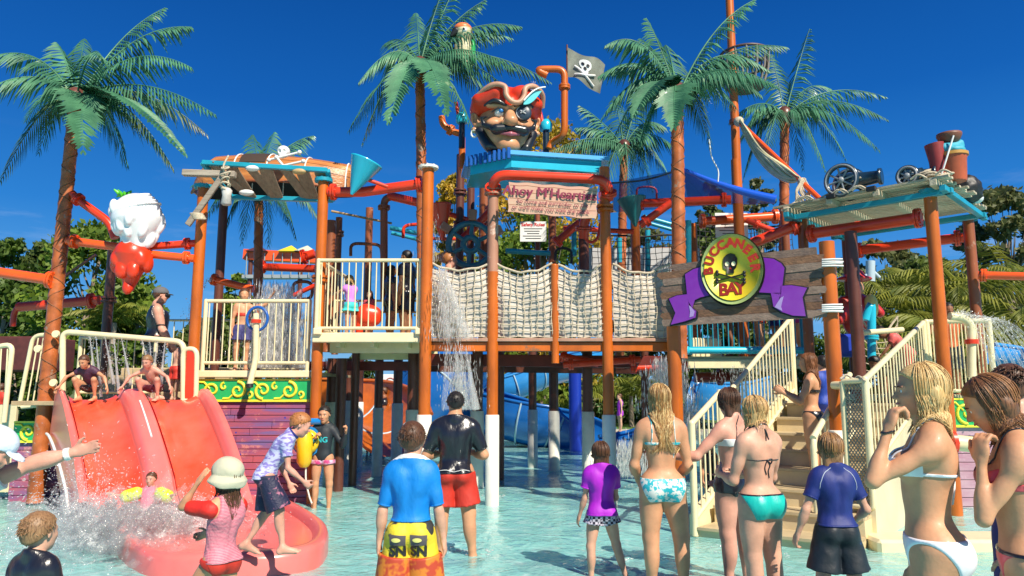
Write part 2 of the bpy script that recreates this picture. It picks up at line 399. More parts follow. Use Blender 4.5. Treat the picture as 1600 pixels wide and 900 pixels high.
H_BROWN = lambda: hair_mat('brown_hair', (0.13, 0.055, 0.025), (0.045, 0.018, 0.009)); H_GINGER = lambda: hair_mat('ginger_hair', (0.50, 0.20, 0.06), (0.28, 0.10, 0.03))
H_BLACK = lambda: hair_mat('black_hair', (0.022, 0.017, 0.016), (0.008, 0.007, 0.007)); H_AUBURN = lambda: hair_mat('auburn_hair', (0.30, 0.12, 0.045), (0.10, 0.035, 0.015))
H_LIGHT = lambda: hair_mat('sandy_hair', (0.34, 0.19, 0.09), (0.16, 0.08, 0.035))
def cloth(name, col, **k):
    k.setdefault('rough', 0.6); k.setdefault('var', 0.12); k.setdefault('scale', 9); k.setdefault('bump', 0.7); k.setdefault('bscale', 8); k.setdefault('stretch', (1.5, 1.5, .7))
    return mat(name, col, **k)
def Rot(d):                              # pitch forward, roll to the right, yaw to the left (degrees)
    return np.array((Matrix.Rotation(R(d[2]), 3, 'Z') @ Matrix.Rotation(R(d[1]), 3, 'Y') @ Matrix.Rotation(R(-d[0]), 3, 'X')))
def nrm(v): v = np.array(v, float); return v / max(np.linalg.norm(v), 1e-9)
def tow(z, y=None):                     # rotation whose z axis follows z
    z = nrm(z); a = np.array([0, 1, 0.]) if y is None else np.array(y, float)
    if abs(z @ nrm(a)) > .95: a = np.array([1, 0, 0.])
    x = nrm(np.cross(a, z)); return np.stack([x, np.cross(z, x), z], 1)
DOWN = (0, 0, -1)
class Human:
    def __init__(s, label, loc, H, rotz, skin, sex='f', lean=(0, 0, 0), chest=(0, 0, 0), head=(0, 0, 0), aL=((-.15, 0, -1), (-.05, .1, -1), 20), aR=((.15, 0, -1), (.05, .1, -1), 20),
                 lL=((-.05, 0, -1), DOWN, (-.2, 1, 0)), lR=((.05, 0, -1), DOWN, (.2, 1, 0)), vox=0.009, hh=None, fat=1.0, limb=1.0, bust=0.0, face=False, group=None, ground=0.0, pin=None, name='person', cat='person', hipw=1.0, arm=1.0):
        s.sex, s.H, s.vox = sex, H, vox
        s.hh = hh or (H / 7.3 if sex in 'mf' else H / 6.3); U = s.U = (H - s.hh) / 0.868
        s.root = thing(name, label, cat, (0, 0, 0), group); s.P = P = []
        Rt, Rc, Rh = Rot(lean), Rot(lean) @ Rot(chest), Rot(head)
        s.Rt, s.Rc = Rt, Rc; P0 = np.array([0, 0, .53 * U]); s.P0 = P0; s.Pw = P0 + Rot([q * .55 for q in lean]) @ np.array([0, 0, .085 * U])
        s.lean = lean
        ch = dict(m=0.92, f=1.0, c=0.86)[sex]
        sw = dict(m=.103, f=.090, c=.086)[sex]; s.sw = sw
        ww = dict(m=.072, f=.062, c=.064)[sex] * fat; cw = dict(m=.086, f=.076, c=.072)[sex] * fat; hw = dict(m=.084, f=.090, c=.076)[sex] * fat * hipw
        dp = fat * dict(m=1.1, f=1.0, c=.92)[sex]; lm = limb * dict(m=1.08, f=1.0, c=.84)[sex]; s.hw = hw
        k = .045 * U
        Rm = Rot([q * .5 for q in lean])
        P += [ell(P0 + np.array([0, -.004 * U, -.002 * U]), np.array([hw, .062 * dp, .060]) * U, Rm, k, 'pelvis'),
              ell(s.tp((0, .004, .612)), np.array([ww, .050 * dp, .085]) * U, Rt, k, 'waist'),
              ell(s.tp((0, .0, .71)), np.array([cw, .060 * dp, .092]) * U, Rc, k, 'chest'),
              cone(s.tp((-sw * .82, -.008, .778)), s.tp((sw * .82, -.008, .778)), .033 * U * ch, .033 * U * ch, k, 'chest'),
              cone(s.tp((0, -.016, .84)), s.tp((-sw * .85, -.01, .793)), .026 * U, .026 * U, .03 * U, 'trap'), cone(s.tp((0, -.016, .84)), s.tp((sw * .85, -.01, .793)), .026 * U, .026 * U, .03 * U, 'trap')]
        for q in (-1, 1):
            P.append(ell(P0 + Rm @ (np.array([q * .043 * hipw, -.036 * dp, -.026]) * U), np.array([.050 * hipw, .050 * dp, .052]) * U * (1.0 if sex == 'f' else .92), Rm, .03 * U, 'pelvis'))
            P.append(ell(s.tp((q * .045, -.035, .74)), np.array([.036, .028, .05]) * U, Rc, .03 * U, 'chest'))
            if bust: P.append(ell(s.tp((q * .040, .052, .722)), np.array([.036, .034, .036]) * U * bust, Rc, .018 * U, 'bust'))
        # spine hollow
        P.append(dict(cone(s.tp((0, -.075 * dp, .60)), s.tp((0, -.078 * dp, .74)), .012 * U, .012 * U, .03 * U, 'waist'), op='-'))
        nb, nt = s.tp((0, -.012, .815)), s.tp((0, .006, .858)); nr = dict(m=.036, f=.028, c=.027)[sex] * U
        P.append(cone(nb, nt, nr * 1.08, nr, .02 * U, 'neck'))
        # head
        Rhd = Rc @ Rh; s.Rh = Rhd; h = s.hh; s.hc = hc = nt + Rhd @ np.array([0, .03 * h, (.40 if sex in 'mf' else .36) * h])
        hp = lambda x, y, z: hc + Rhd @ (np.array([x, y, z]) * h); s.hp = hp
        e = lambda c, r, kk=.05, rot=None, op='+', tg='head': P.append(ell(hp(*c), np.array(r) * h, Rhd if rot is None else Rhd @ np.array(Euler(rot).to_matrix()), kk * h, tg, op))
        e((0, -.07, .14), (.325, .40, .355), .06, tg='skull'); e((0, .09, -.13), (.255, .285, .345), .12); e((0, .225, -.385), (.11, .10, .085), .09)
        e((0, .05, -.27), (.22, .24, .17), .1); e((0, .30, .07), (.2, .07, .06), .07)
        P.append(cone(hp(0, .36, .02), hp(0, .425, -.11), .03 * h, .048 * h, .03 * h, 'head')); 
        for q in (-1, 1):
            e((q * .045, .375, -.125), (.035, .035, .028), .03); e((q * .15, .23, -.10), (.1, .1, .09), .08)
            e((q * .125, .385, .015), (.075, .05, .042), .04, op='-')
            e((q * .325, -.03, -.035), (.03, .075, .105), .02, rot=(R(-15), 0, R(q * 20)), tg='ear')
            e((q * .37, .01, -.02), (.02, .04, .06), .02, rot=(R(-15), 0, R(q * 20)), op='-', tg='ear')
        e((0, .345, -.205), (.085, .05, .022), .03); e((0, .335, -.255), (.075, .05, .022), .03)
        P.append(cone(nt, hp(0, -.05, -.15), nr, nr * 1.05, .04 * h, 'neck'))
        # legs
        s.J = {}; nz = []
        for side, spec in ((-1, lL), (1, lR)):
            T = 'LR'[side > 0]; th, sh, ft = nrm(spec[0]), nrm(spec[1]), nrm(spec[2])
            hip = P0 + np.array([side * .047 * hipw, 0, -.015]) * U; kn = hip + th * .235 * U; an = kn + sh * .243 * U
            back = -nrm(np.cross(np.cross(sh, ft), sh)) if np.linalg.norm(np.cross(sh, ft)) > .1 else np.array([0, -1, 0.])
            s.J['hip' + T], s.J['kn' + T], s.J['an' + T], s.J['th' + T], s.J['sh' + T] = hip, kn, an, th, sh
            P += [cone(hip, kn, .060 * U * lm * (1 if sex != 'c' else .92), .0355 * U * lm, .03 * U, 'thigh' + T), ell(hip * .6 + kn * .4 - back * .012 * U, np.array([.043, .04, .12]) * U * lm, tow(th), .03 * U, 'thigh' + T),
                  cone(kn, an, .034 * U * lm, .020 * U * lm, .02 * U, 'shin' + T), ell(kn * .70 + an * .30 + back * .013 * U, np.array([.032, .032, .085]) * U * lm, tow(sh), .02 * U, 'shin' + T)]
            up = nrm(-sh); dn = -nrm(up - ft * (up @ ft))
            heel = an - ft * .018 * U + dn * .022 * U; ball = an + ft * .082 * U + dn * .027 * U; tip = an + ft * .112 * U + dn * .030 * U; wid = nrm(np.cross(ft, dn))
            P += [cone(an, heel, .021 * U, .019 * U, .012 * U, 'foot' + T), cone(heel, ball, .018 * U, .016 * U, .02 * U, 'foot' + T), cone(an, ball, .020 * U, .014 * U, .02 * U, 'foot' + T)]
            for i, w in enumerate((-1.0, -.45, .05, .55, 1.05)):
                w2 = w * side * -1; rr = (.0105 if i == 0 else .0075) * U
                P.append(cone(ball + wid * w2 * .016 * U, tip + wid * w2 * .020 * U - ft * (.003 * i * U), max(rr * 1.1, vox * .7), max(rr, vox * .6), .006 * U, 'foot' + T))
            nz += [(heel + dn * .019 * U)[2], (tip + dn * .009 * U)[2]]
        # arms
        for side, spec in ((-1, aL), (1, aR)):
            T = 'LR'[side > 0]; ua, fa = nrm(spec[0]), nrm(spec[1]); curl = spec[2] if len(spec) > 2 else 20
            shd = s.tp((side * sw, -.008, .772)); el = shd + ua * .170 * U; wr = el + fa * .138 * U
            s.J['shd' + T], s.J['el' + T], s.J['wr' + T], s.J['ua' + T] = shd, el, wr, ua
            aw = arm * lm * (1.0 if sex != 'm' else 1.1)
            P += [ell(shd + ua * .02 * U, np.array([.030, .030, .042]) * U * (aw * .5 + .5), tow(ua), .022 * U, 'arm' + T), cone(shd, el, .0265 * U * aw, .0205 * U * aw, .018 * U, 'arm' + T),
                  ell(shd * .5 + el * .5, np.array([.025, .027, .055]) * U * aw, tow(ua), .014 * U, 'arm' + T),
                  cone(el, wr, .0225 * U * aw, .0150 * U * aw, .014 * U, 'fore' + T), ell(el * .72 + wr * .28, np.array([.0255, .0235, .05]) * U * aw, tow(fa), .014 * U, 'fore' + T)]
            n = np.array(spec[3], float) if len(spec) > 3 else np.array([-side, 0.15, 0.0]); n = nrm(n - fa * (n @ fa)); sd = np.cross(fa, n)
            hs = U * (1.0 if sex != 'c' else .92); Hm = np.stack([sd, n, fa], 1)
            P.append(ell(wr + fa * .028 * hs, np.array([.0235, .0115, .034]) * hs, Hm, .012 * hs, 'hand' + T))
            thumb = 1 if (sd @ np.array([0, 1, .3])) > 0 else -1
            if len(spec) > 4: thumb = spec[4]
            fr = max(.0060 * hs, vox * .80)
            for i, (w, ln) in enumerate(((-.0165, .88), (-.0055, 1.0), (.0055, .96), (.0165, .76))):
                w *= -thumb; b0 = wr + fa * .050 * hs + sd * w * 1.05 * hs; c1 = R(curl * .6 + 5 * (i % 3)); c2 = R(curl * 1.5 + 6 * i * .5); c3 = R(curl * 2.2)
                f1 = fa * math.cos(c1) + n * math.sin(c1); f2 = fa * math.cos(c2) + n * math.sin(c2); f3 = fa * math.cos(c3) + n * math.sin(c3); f1 = nrm(f1 + sd * w * 6)
                p1 = b0 + f1 * .024 * hs * ln; p2 = p1 + f2 * .017 * hs * ln; p3 = p2 + f3 * .012 * hs * ln
                P += [cone(b0, p1, fr * 1.05, fr, .004 * hs, 'hand' + T), cone(p1, p2, fr, fr * .95, .002 * hs, 'hand' + T), cone(p2, p3, fr * .95, fr * .8, .002 * hs, 'hand' + T)]
            t0 = wr + fa * .014 * hs + sd * thumb * .015 * hs; t1 = t0 + nrm(fa * .7 + sd * thumb * .75 + n * .35) * .030 * hs; t2 = t1 + nrm(fa + sd * thumb * .35 + n * .3) * .022 * hs
            P += [cone(t0, t1, fr * 1.5, fr * 1.15, .008 * hs, 'hand' + T), cone(t1, t2, fr * 1.1, fr * .9, .003 * hs, 'hand' + T)]
        zmin = min(nz)
        if pin is not None: off = -np.array(s.J[pin[0]] if isinstance(pin[0], str) else pin[0]); base = Vector(pin[1])
        else: off = np.array([0, 0, -zmin]); base = Vector((loc[0], loc[1], ground))
        s.frame = Matrix.Translation(base) @ Matrix.Rotation(rotz, 4, 'Z') @ Matrix.Translation(Vector(off))
        s.root.location = base; _origin[s.root.name] = base
        s.body = s.mk('body', skin, [(P, 0.0, ())], vox)
        Mi = s.frame.inverted(); o3 = base
        me = s.body.data; vs = [Mi @ (v.co + o3) for v in me.vertices]
        s.bvh = BVHTree.FromPolygons(vs, [tuple(p.vertices) for p in me.polygons])
        if face: s.face()
    def tp(s, p):
        p = np.array(p, float) * s.U
        if p[2] < .53 * s.U: w = 0
        if p[2] < .615 * s.U: return s.P0 + Rot([q * .55 for q in s.lean]) @ (p - [0, 0, .53 * s.U])
        return s.Pw + s.Rc @ (p - np.array([0, 0, .615 * s.U]))
    def sel(s, *tags): return [p for p in s.P if any(p['tag'].startswith(t) for t in tags)]
    def mk(s, name, m, pieces, vox=None, **k):
        return sdf_obj(name, m, s.root, pieces, vox or s.vox, frame=s.frame, **k)
    def limb(s, T, kind, f):            # plane across a limb; f runs 0..1 to the elbow or knee, 1..2 below
        a, b, c = ('shd', 'el', 'wr') if kind == 'arm' else ('hip', 'kn', 'an')
        A, B, C = s.J[a + T], s.J[b + T], s.J[c + T]
        return (A + (B - A) * f, nrm(B - A)) if f <= 1 else (B + (C - B) * (f - 1), nrm(C - B))
    def shirt(s, name, m, hem=.50, sleeve=.5, grow=.010, neck=.83, loose=0.0, extra=(), vox=None, slcut=True):
        dn = s.Rt @ np.array([0, 0, -1.]) if hem > .56 else np.array([0, 0, -1.])
        pc = [(s.tp((0, 0, hem)), dn), (s.tp((0, -.01, neck)), s.Rc @ nrm([0, .35, 1]))]
        pr = s.sel('pelvis', 'waist', 'chest', 'trap', 'bust', 'neck') + list(extra)
        if sleeve > 0: pr = pr + [dict(p) for p in s.sel('armL', 'armR')][:0]
        if loose: pr = pr + [cone(s.tp((0, .0, .60)), s.tp((0, -.005, hem)), (s.hw * .9) * s.U * .8, (s.hw + loose) * s.U * .8, .05 * s.U, 'x')]
        ps = [(pr, grow, pc)]
        if sleeve > 0:
            for T in 'LR':
                ps.append((s.sel('chest', 'waist', 'trap', 'neck') + s.sel('arm' + T) + (s.sel('fore' + T) if sleeve > 1 else []), grow, [s.limb(T, 'arm', sleeve), pc[1], (s.tp((0, 0, .62)), -nrm(s.Rc @ np.array([0, 0, 1.])))] + [] ))
                ps[-1][2].pop(2)
        elif sleeve == 0:                # sleeveless: cut at the shoulders
            for q in (-1, 1): pc.append((s.tp((q * s.sw * .86, 0, .78)), s.Rc @ nrm([q, 0, .25])))
        if s.vox < .0105:
            c_, n_ = np.array(pc[0][0]), np.array(pc[0][1], float); s.mk('hem', m, [(pr, grow + .003, [pc[0], (c_ - n_ * .014, -n_)])], .005)
            if 0 < sleeve < 1.6:
                for T in 'LR': c_, n_ = s.limb(T, 'arm', sleeve); s.mk('cuff', m, [(s.sel('arm' + T) + (s.sel('fore' + T) if sleeve > 1 else []), grow + .003, [(c_, n_), (c_ - n_ * .012, -n_)])], .005)
        return s.mk(name, m, ps, vox or s.vox, noise_amp=.0028 if s.vox < .0105 else 0, noise_scale=24)
    def shorts(s, name, m, waist=.575, leg=.6, grow=.018, vox=None, flare=1.0):
        ps = [(s.sel('pelvis', 'waist'), min(grow * .35, .007), [(s.tp((0, 0, waist)), nrm([0, 0, 1])), (s.P0 + [0, 0, -.075 * s.U], [0, 0, -1])])]
        for T in 'LR':
            h, kn, th = s.J['hip' + T], s.J['kn' + T], s.J['th' + T]
            e = h + (kn - h) * leg
            ps.append(([cone(h + th * .05 * s.U, e + th * .02, .057 * s.U, .054 * s.U * flare + grow * .7, .03 * s.U)] + s.sel('thigh' + T, 'pelvis'), min(grow * .35, .007), [s.limb(T, 'leg', leg), (s.tp((0, 0, waist)), nrm([0, 0, 1]))]))
        return s.mk(name, m, ps, vox or s.vox, noise_amp=.004 if s.vox < .0105 else 0, noise_scale=30)
    def brief(s, name, m, top=.558, side=.542, low=.50, grow=.005, vox=.006):
        U = s.U; pr = s.sel('pelvis', 'waist', 'thigh'); pc = [(s.tp((0, 0, top)), [0, 0, 1])]
        lowz = 1 if s.J['hipL'][2] > 0 else 1
        for q in (-1, 1): pc.append(((q * (s.hw + .014) * U, 0, s.P0[2] + (side - .53) * U), nrm([q * (side - .455), .045, -(s.hw - .034)])))
        pc.append(((0, 0, s.P0[2] - .082 * U), [0, 0, -1]))
        return s.mk(name, m, [(pr, grow, pc)], vox)
    def band(s, name, m, z0, z1, grow=.006, tags=('chest', 'waist', 'bust'), vox=.005, tilt=0.0, pcx=()):
        n1 = s.Rc @ nrm([0, tilt, 1]); pc = [(s.tp((0, 0, z1)), n1), (s.tp((0, 0, z0)), -n1)] + list(pcx)
        return s.mk(name, m, [(s.sel(*tags), grow, pc)], vox)
    def surf(s, p, off=.004):
        c, n, i, d = s.bvh.find_nearest(Vector(p)); 
        return c + n * off if n.dot(Vector(p) - c) > 0 or d < .01 else c + n * off
    def strap(s, name, m, pts, r=.004, off=.003, n=8, free=False):
        q = catmull([Vector(p) for p in pts], n)
        if not free: q = [s.surf(p, off) for p in q]
        return MB().tube([s.frame @ p for p in q], r, 6).build(name, m, s.root)
    def on(s, x, z, back=True):          # a point on the torso surface in front of or behind it
        o = Vector(s.tp((x, -.3 if back else .3, z))); d = Vector(s.Rc @ np.array([0, 1 if back else -1, 0]))
        h = s.bvh.ray_cast(o, d); return h[0] if h[0] else Vector(s.tp((x, 0, z)))
    def face(s):
        h = s.hh; r = s.root; f = lambda *a: s.frame @ Vector(s.hp(*a)); rot = (s.frame.to_3x3() @ Matrix(s.Rh.tolist()))
        for q in (-1, 1):
            e = MB().ball(f(q * .122, .292, .012), .054 * h, 14, 10).build('eye', mat('eye_white', (.7, .68, .64), .2), r)
            MB().ball(f(q * .121, .325, .010), .027 * h, 10, 6).build('iris', mat('dark_iris', (.03, .02, .015), .1), e)
            MB().tube([f(q * .05, .375, .085), f(q * .12, .375, .105), f(q * .20, .33, .085)], [.010 * h, .016 * h, .008 * h], 6, flat=.6).build('eyebrow', mat('brow', (.06, .03, .015), .8), r)
        MB().tube([f(-.095, .365, -.228), f(-.04, .392, -.224), f(0, .396, -.230), f(.04, .392, -.224), f(.095, .365, -.228)], [.008 * h, .02 * h, .023 * h, .02 * h, .008 * h], 8, flat=.8).build('lips', mat('lips', (.50, .14, .12), .4), r)
    def hair(s, m, style='short', length=.3, strands=140, m2=None, vox=None, part=0.0, back=-.30, line=None, spread=1.0, drift=(0, 0), wave=.012, seed=1, fringe=True, ratio=1.06, th=.0024):
        strands = int(strands * (1.6 if style == 'short' else 2.6) + 40 if strands > 55 else strands)
        h = s.hh; rn = random.Random(seed); vox = vox or s.vox; line = line or ((.33, .32) if style == 'short' else (.26, .30))
        hd = [p for p in s.P if p['tag'] in ('skull',)] + [ell(s.hp(0, -.12, .0), np.array([.32, .33, .36]) * h, s.Rh, .08 * h)]
        n = s.Rh @ nrm([0, .62, -.78]); pc = [(s.hp(0, line[0], line[1]), n)]
        g = (.030 if style == 'short' else .045) * h
        prs = [(hd, g, pc)]
        if style == 'short': prs.append((hd, g * .3, [(s.hp(0, back - .02, -.02), s.Rh @ nrm([0, .95, 0.0])), (s.hp(0, 0, -.34), s.Rh @ nrm([0, 0, -1]))]))
        if style != 'short':
            L = length; neck = s.hp(0, -.22, -.30); end = neck + np.array([drift[0], drift[1], -L])
            prs.append(([ell(s.hp(0, -.20, -.05), np.array([.34 * spread, .24, .38]) * h, s.Rh, .06 * h)] + [cone(s.hp(q * .16 * spread, -.24, -.15), end + np.array([q * .035 * spread, 0, L * .12]), .15 * h, .035, .07 * h) for q in (-1, 0, 1)], 0, [(s.hp(0, .06, 0), s.Rh @ nrm([0, 1, -.1]))]))
        Vv, Q = sdf_mesh(prs, vox, noise_amp=.0010, noise_scale=75)
        b = MB(); b.v = [tuple(x) for x in Vv]; b.f = [tuple(x) for x in Q.tolist()]; b.sm = [True] * len(b.f)
        b2 = MB(); C = Vector(s.hp(0, -.08, .10)); Rm = Matrix(s.Rh.tolist()); A = (.345 * h, .43 * h, .40 * h)
        for i in range(strands):
            az = rn.uniform(-math.pi, math.pi) if style == 'short' else rn.uniform(-2.05, 2.05) - math.pi / 2; el = rn.uniform(-.2, 1.45) if style == 'short' else rn.uniform(.15, 1.45)
            el0 = el; pts = []
            def on(az, el, k): return C + Rm @ Vector((math.cos(az) * math.cos(el) * A[0] * k, math.sin(az) * math.cos(el) * A[1] * k, math.sin(el) * A[2] * k))
            if style == 'short':
                p = on(az, el, 1.0); loc = Rm.inverted() @ (p - Vector(s.hc))
                if loc.y * .62 - loc.z * .78 > (line[0] * .62 - line[1] * .78) * h: continue
                d = (Vector((rn.uniform(-.6, .6), rn.uniform(-.6, .8), rn.uniform(-.7, .1)))).normalized(); q = on(az, el, 1.13)
                d = (d + Rm @ Vector((.5 * math.cos(i), -.6, -.5))).normalized(); pts = [on(az, el, 1.0), q * .3 + p * .7 + d * length * .4, q * .25 + p * .75 + d * length * 1.1]; rr = [th, th * .7, .0006]
            else:
                k = ratio + (rn.uniform(.04, .11) if i % 11 == 0 else rn.uniform(-.03, .035)); st = 7
                e1 = -.35
                for j in range(st): pts.append(on(az, el + (e1 - el) * j / (st - 1), k))
                last = pts[-1]; L = length * rn.uniform(.62, 1.14); cx = Vector(s.hp(0, -.25, -.3)); ph = rn.uniform(0, 6.28)
                wx = rn.uniform(-1, 1)
                for j in range(1, 8):
                    f = j / 7; p = last.copy(); p.x = cx.x + (last.x - cx.x) * (1 - .28 * f * (2 - spread)) + drift[0] * f + math.sin(ph + f * 9) * wave; p.y = cx.y + (last.y - cx.y) * (1 - .6 * f) + drift[1] * f - .008 * math.sin(ph * 2 + f * 7); p.z = last.z - L * f
                    c, nn, _, dd = s.bvh.find_nearest(p)
                    if c is not None and ((p - c).dot(nn) < .012): p = c + nn * (.012 + rn.random() * .008)
                    pts.append(p)
                rr = [th] * (len(pts) - 3) + [th * .8, th * .6, .001]
            (b2 if m2 and i % 3 == 0 else b).tube([tuple(x) for x in pts], rr, 4, cap=False)
        b.v = [tuple(s.frame @ Vector(p)) for p in b.v]; b2.v = [tuple(s.frame @ Vector(p)) for p in b2.v]
        if m2: b2.build('hair_streaks', m2, s.root)
        return b.build('hair', m, s.root)
    def decal(s, txt, size, x, z, m, back=True, name='print', yaw=0.0, on=None, off=.006, tilt=0.0, **k):
        vs, fs = text_mesh(txt, size, extrude=0.0, **k) if isinstance(txt, str) else ([Vector((px, py, 0)) for px, py in txt], [tuple(range(len(txt)))])
        bm = bmesh.new(); bv = [bm.verts.new(v) for v in vs]
        for f in fs:
            try: bm.faces.new([bv[i] for i in f])
            except ValueError: pass
        bmesh.ops.triangulate(bm, faces=bm.faces[:]); bmesh.ops.subdivide_edges(bm, edges=bm.edges[:], cuts=2, use_grid_fill=True); bm.verts.index_update()
        tgt = s.bvh
        if on is not None:
            Mi = s.frame.inverted(); tgt = BVHTree.FromPolygons([Mi @ (v.co + orig(on)) for v in on.data.vertices], [tuple(p.vertices) for p in on.data.polygons])
        sg = 1 if back else -1; P = []; c = Vector(s.tp((x, 0, z))); Ry = Matrix.Rotation(R(yaw), 3, 'Z')
        for v in bm.verts:
            a, b2 = v.co.x * math.cos(tilt) - v.co.y * math.sin(tilt), v.co.x * math.sin(tilt) + v.co.y * math.cos(tilt)
            o = c + Ry @ Vector((a * sg, -.5 * sg, b2)); d = Ry @ Vector((0, sg, 0)); h = tgt.ray_cast(o, d)
            P.append((h[0] - d * off) if h[0] else c + Ry @ Vector((a * sg, -.04 * sg, b2)))
        F2 = [tuple(v.index for v in f.verts) for f in bm.faces]; bm.free()
        return MB().add([s.frame @ p for p in P], F2).build(name, m, s.root)
# ---------------------------------------------------------------- ground, pool, water
def sheet_obj(name, poly, z, m, kind='structure'):
    return MB().add([(x, y, z) for x, y in poly], [tuple(range(len(poly)))], False).build(name, m, kind=kind)
M_GRASS = mat('lawn', (0.10, 0.20, 0.025), 0.9, scale=3, col2=(0.05, 0.11, 0.015), bump=0.5, bscale=40)
M_PATH = mat('pale_concrete', (0.50, 0.46, 0.38), 0.85, var=0.2, scale=2.5, bump=0.2, bscale=40)
sheet_obj('ground', [(-900, -600), (900, -600), (900, 1500), (-900, 1500)], -0.35, M_GRASS)
sheet_obj('lawn', [(-60, 29.2), (60, 29.2), (60, 70), (-60, 70)], 0.06, M_GRASS)
MB().box((0, 28.2, -0.12), (120, 2.4, 0.44)).build('pool_edge', M_PATH, kind='structure')
def floor_mat():
    m = mat('painted_pool_floor', (0.30, 0.66, 0.64), 0.75, scale=0.7, col2=(0.20, 0.56, 0.57), bump=0.1, wear=((0.42, 0.66, 0.62), 1.7, 0.56)); return m
sheet_obj('pool_floor', [(-60, -12), (60, -12), (60, 27), (-60, 27)], -0.13, floor_mat())
def water_mat():
    m = bpy.data.materials.new('pool_water'); m.use_nodes = True; N, L = _nodes(m); N.clear()
    out = N.new('ShaderNodeOutputMaterial'); tr = N.new('ShaderNodeBsdfTransparent'); gl = N.new('ShaderNodeBsdfGlossy'); mx = N.new('ShaderNodeMixShader'); fr = N.new('ShaderNodeFresnel')
    df = N.new('ShaderNodeBsdfDiffuse'); df.inputs[0].default_value = (0.37, 0.83, 0.80, 1); m2 = N.new('ShaderNodeMixShader'); df2 = N.new('ShaderNodeBsdfDiffuse'); df2.inputs[0].default_value = (0.80, 0.86, 0.86, 1); m3 = N.new('ShaderNodeMixShader')
    tr.inputs[0].default_value = (0.80, 0.95, 0.96, 1); gl.inputs['Roughness'].default_value = 0.07; gl.inputs[0].default_value = (1, 1, 1, 1); fr.inputs[0].default_value = 1.27
    tc = N.new('ShaderNodeTexCoord'); mp = N.new('ShaderNodeMapping'); mp.inputs['Scale'].default_value = (1, 1.0, 1)
    L.new(tc.outputs['Object'], mp.inputs[0])
    w1 = N.new('ShaderNodeTexNoise'); w1.inputs['Scale'].default_value = 3.2; w1.inputs['Detail'].default_value = 6; w1.inputs['Distortion'].default_value = 1.2
    w2 = N.new('ShaderNodeTexNoise'); w2.inputs['Scale'].default_value = 14; w2.inputs['Detail'].default_value = 4; w2.inputs['Distortion'].default_value = 0.6
    ad = N.new('ShaderNodeMath'); ad.operation = 'MULTIPLY_ADD'; ad.inputs[1].default_value = 0.30
    L.new(mp.outputs[0], w1.inputs[0]); L.new(mp.outputs[0], w2.inputs[0]); L.new(w2.outputs[0], ad.inputs[0]); L.new(w1.outputs[0], ad.inputs[2])
    bp = N.new('ShaderNodeBump'); bp.inputs['Strength'].default_value = 0.30; bp.inputs['Distance'].default_value = 0.12; L.new(ad.outputs[0], bp.inputs['Height'])
    for n in (gl, fr, df, df2): L.new(bp.outputs[0], n.inputs['Normal'])
    # milky turbulence and froth in the churned water
    fz = N.new('ShaderNodeTexNoise'); fz.inputs['Scale'].default_value = 2.4; fz.inputs['Detail'].default_value = 9; fz.inputs['Roughness'].default_value = 0.68; fz.inputs['Distortion'].default_value = 1.6; L.new(mp.outputs[0], fz.inputs[0])
    cr = N.new('ShaderNodeMapRange'); cr.inputs[1].default_value = 0.52; cr.inputs[2].default_value = 0.82; cr.inputs[4].default_value = 0.42; L.new(fz.outputs[0], cr.inputs[0])
    L.new(fr.outputs[0], mx.inputs[0]); L.new(m2.outputs[0], mx.inputs[1]); L.new(gl.outputs[0], mx.inputs[2])
    m2.inputs[0].default_value = 0.52; L.new(tr.outputs[0], m2.inputs[1]); L.new(df.outputs[0], m2.inputs[2])
    L.new(cr.outputs[0], m3.inputs[0]); L.new(mx.outputs[0], m3.inputs[1]); L.new(df2.outputs[0], m3.inputs[2]); L.new(m3.outputs[0], out.inputs[0])
    return m
def wave_h(x, y): return 0.012 * math.sin(2.1 * x + 1.7 * math.sin(1.3 * y)) * math.sin(2.9 * y + 1.1 * math.sin(1.9 * x)) + 0.006 * math.sin(7.3 * x + 3 * math.sin(2.2 * y)) * math.sin(6.1 * y)
LEGS = [G(x_, y_) for x_, y_ in ((700, 858), (745, 862), (930, 880), (972, 872), (768, 776), (663, 740), (951, 765), (1010, 900), (1050, 900), (500, 782), (1160, 890), (1290, 895), (1488, 798), (620, 905), (670, 905), (55, 782), (722, 700), (1056, 790))]
def rip(x, y):
    h = wave_h(x, y)
    for p in LEGS:
        d2 = (x - p.x) ** 2 + (y - p.y) ** 2
        if d2 < .8: d = math.sqrt(d2); h += .011 * math.exp(-d * 3.2) * math.sin(d * 34)
    return h
def _ws(u, v):
    y = 2.0 + 25.0 * v ** 1.6; x = (u - .5) * 2 * (y * 0.9 + 4); return (x, y, rip(x, y))
MB().sheet(_ws, 400, 300).build('water', water_mat(), kind='structure')

# ---------------------------------------------------------------- natural trees behind
def leaf_mat(name, c1, c2, sc=0.6):
    if name in _mats: return _mats[name]
    m = mat(name, c1, 0.55, scale=sc, col2=c2, detail=4, contrast=(.35, .65), obj_var=.15)
    N, L = _nodes(m); b = N['Principled BSDF']; t = N.new('ShaderNodeBsdfTranslucent'); mx = N.new('ShaderNodeMixShader'); mx.inputs[0].default_value = 0.4
    src = b.inputs['Base Color'].links[0].from_socket; L.new(src, t.inputs[0]); o = N['Material Output']; L.new(b.outputs[0], mx.inputs[1]); L.new(t.outputs[0], mx.inputs[2]); L.new(mx.outputs[0], o.inputs[0]); return m
LM = [leaf_mat('gum_leaves', (0.16, 0.22, 0.04), (0.05, 0.09, 0.02)), leaf_mat('bright_leaves', (0.24, 0.34, 0.035), (0.08, 0.15, 0.02)), leaf_mat('golden_leaves', (0.62, 0.38, 0.03), (0.30, 0.25, 0.03)), leaf_mat('olive_leaves', (0.20, 0.22, 0.08), (0.09, 0.11, 0.04)),
      leaf_mat('dense_leaves', (0.13, 0.21, 0.03), (0.035, 0.075, 0.012))]
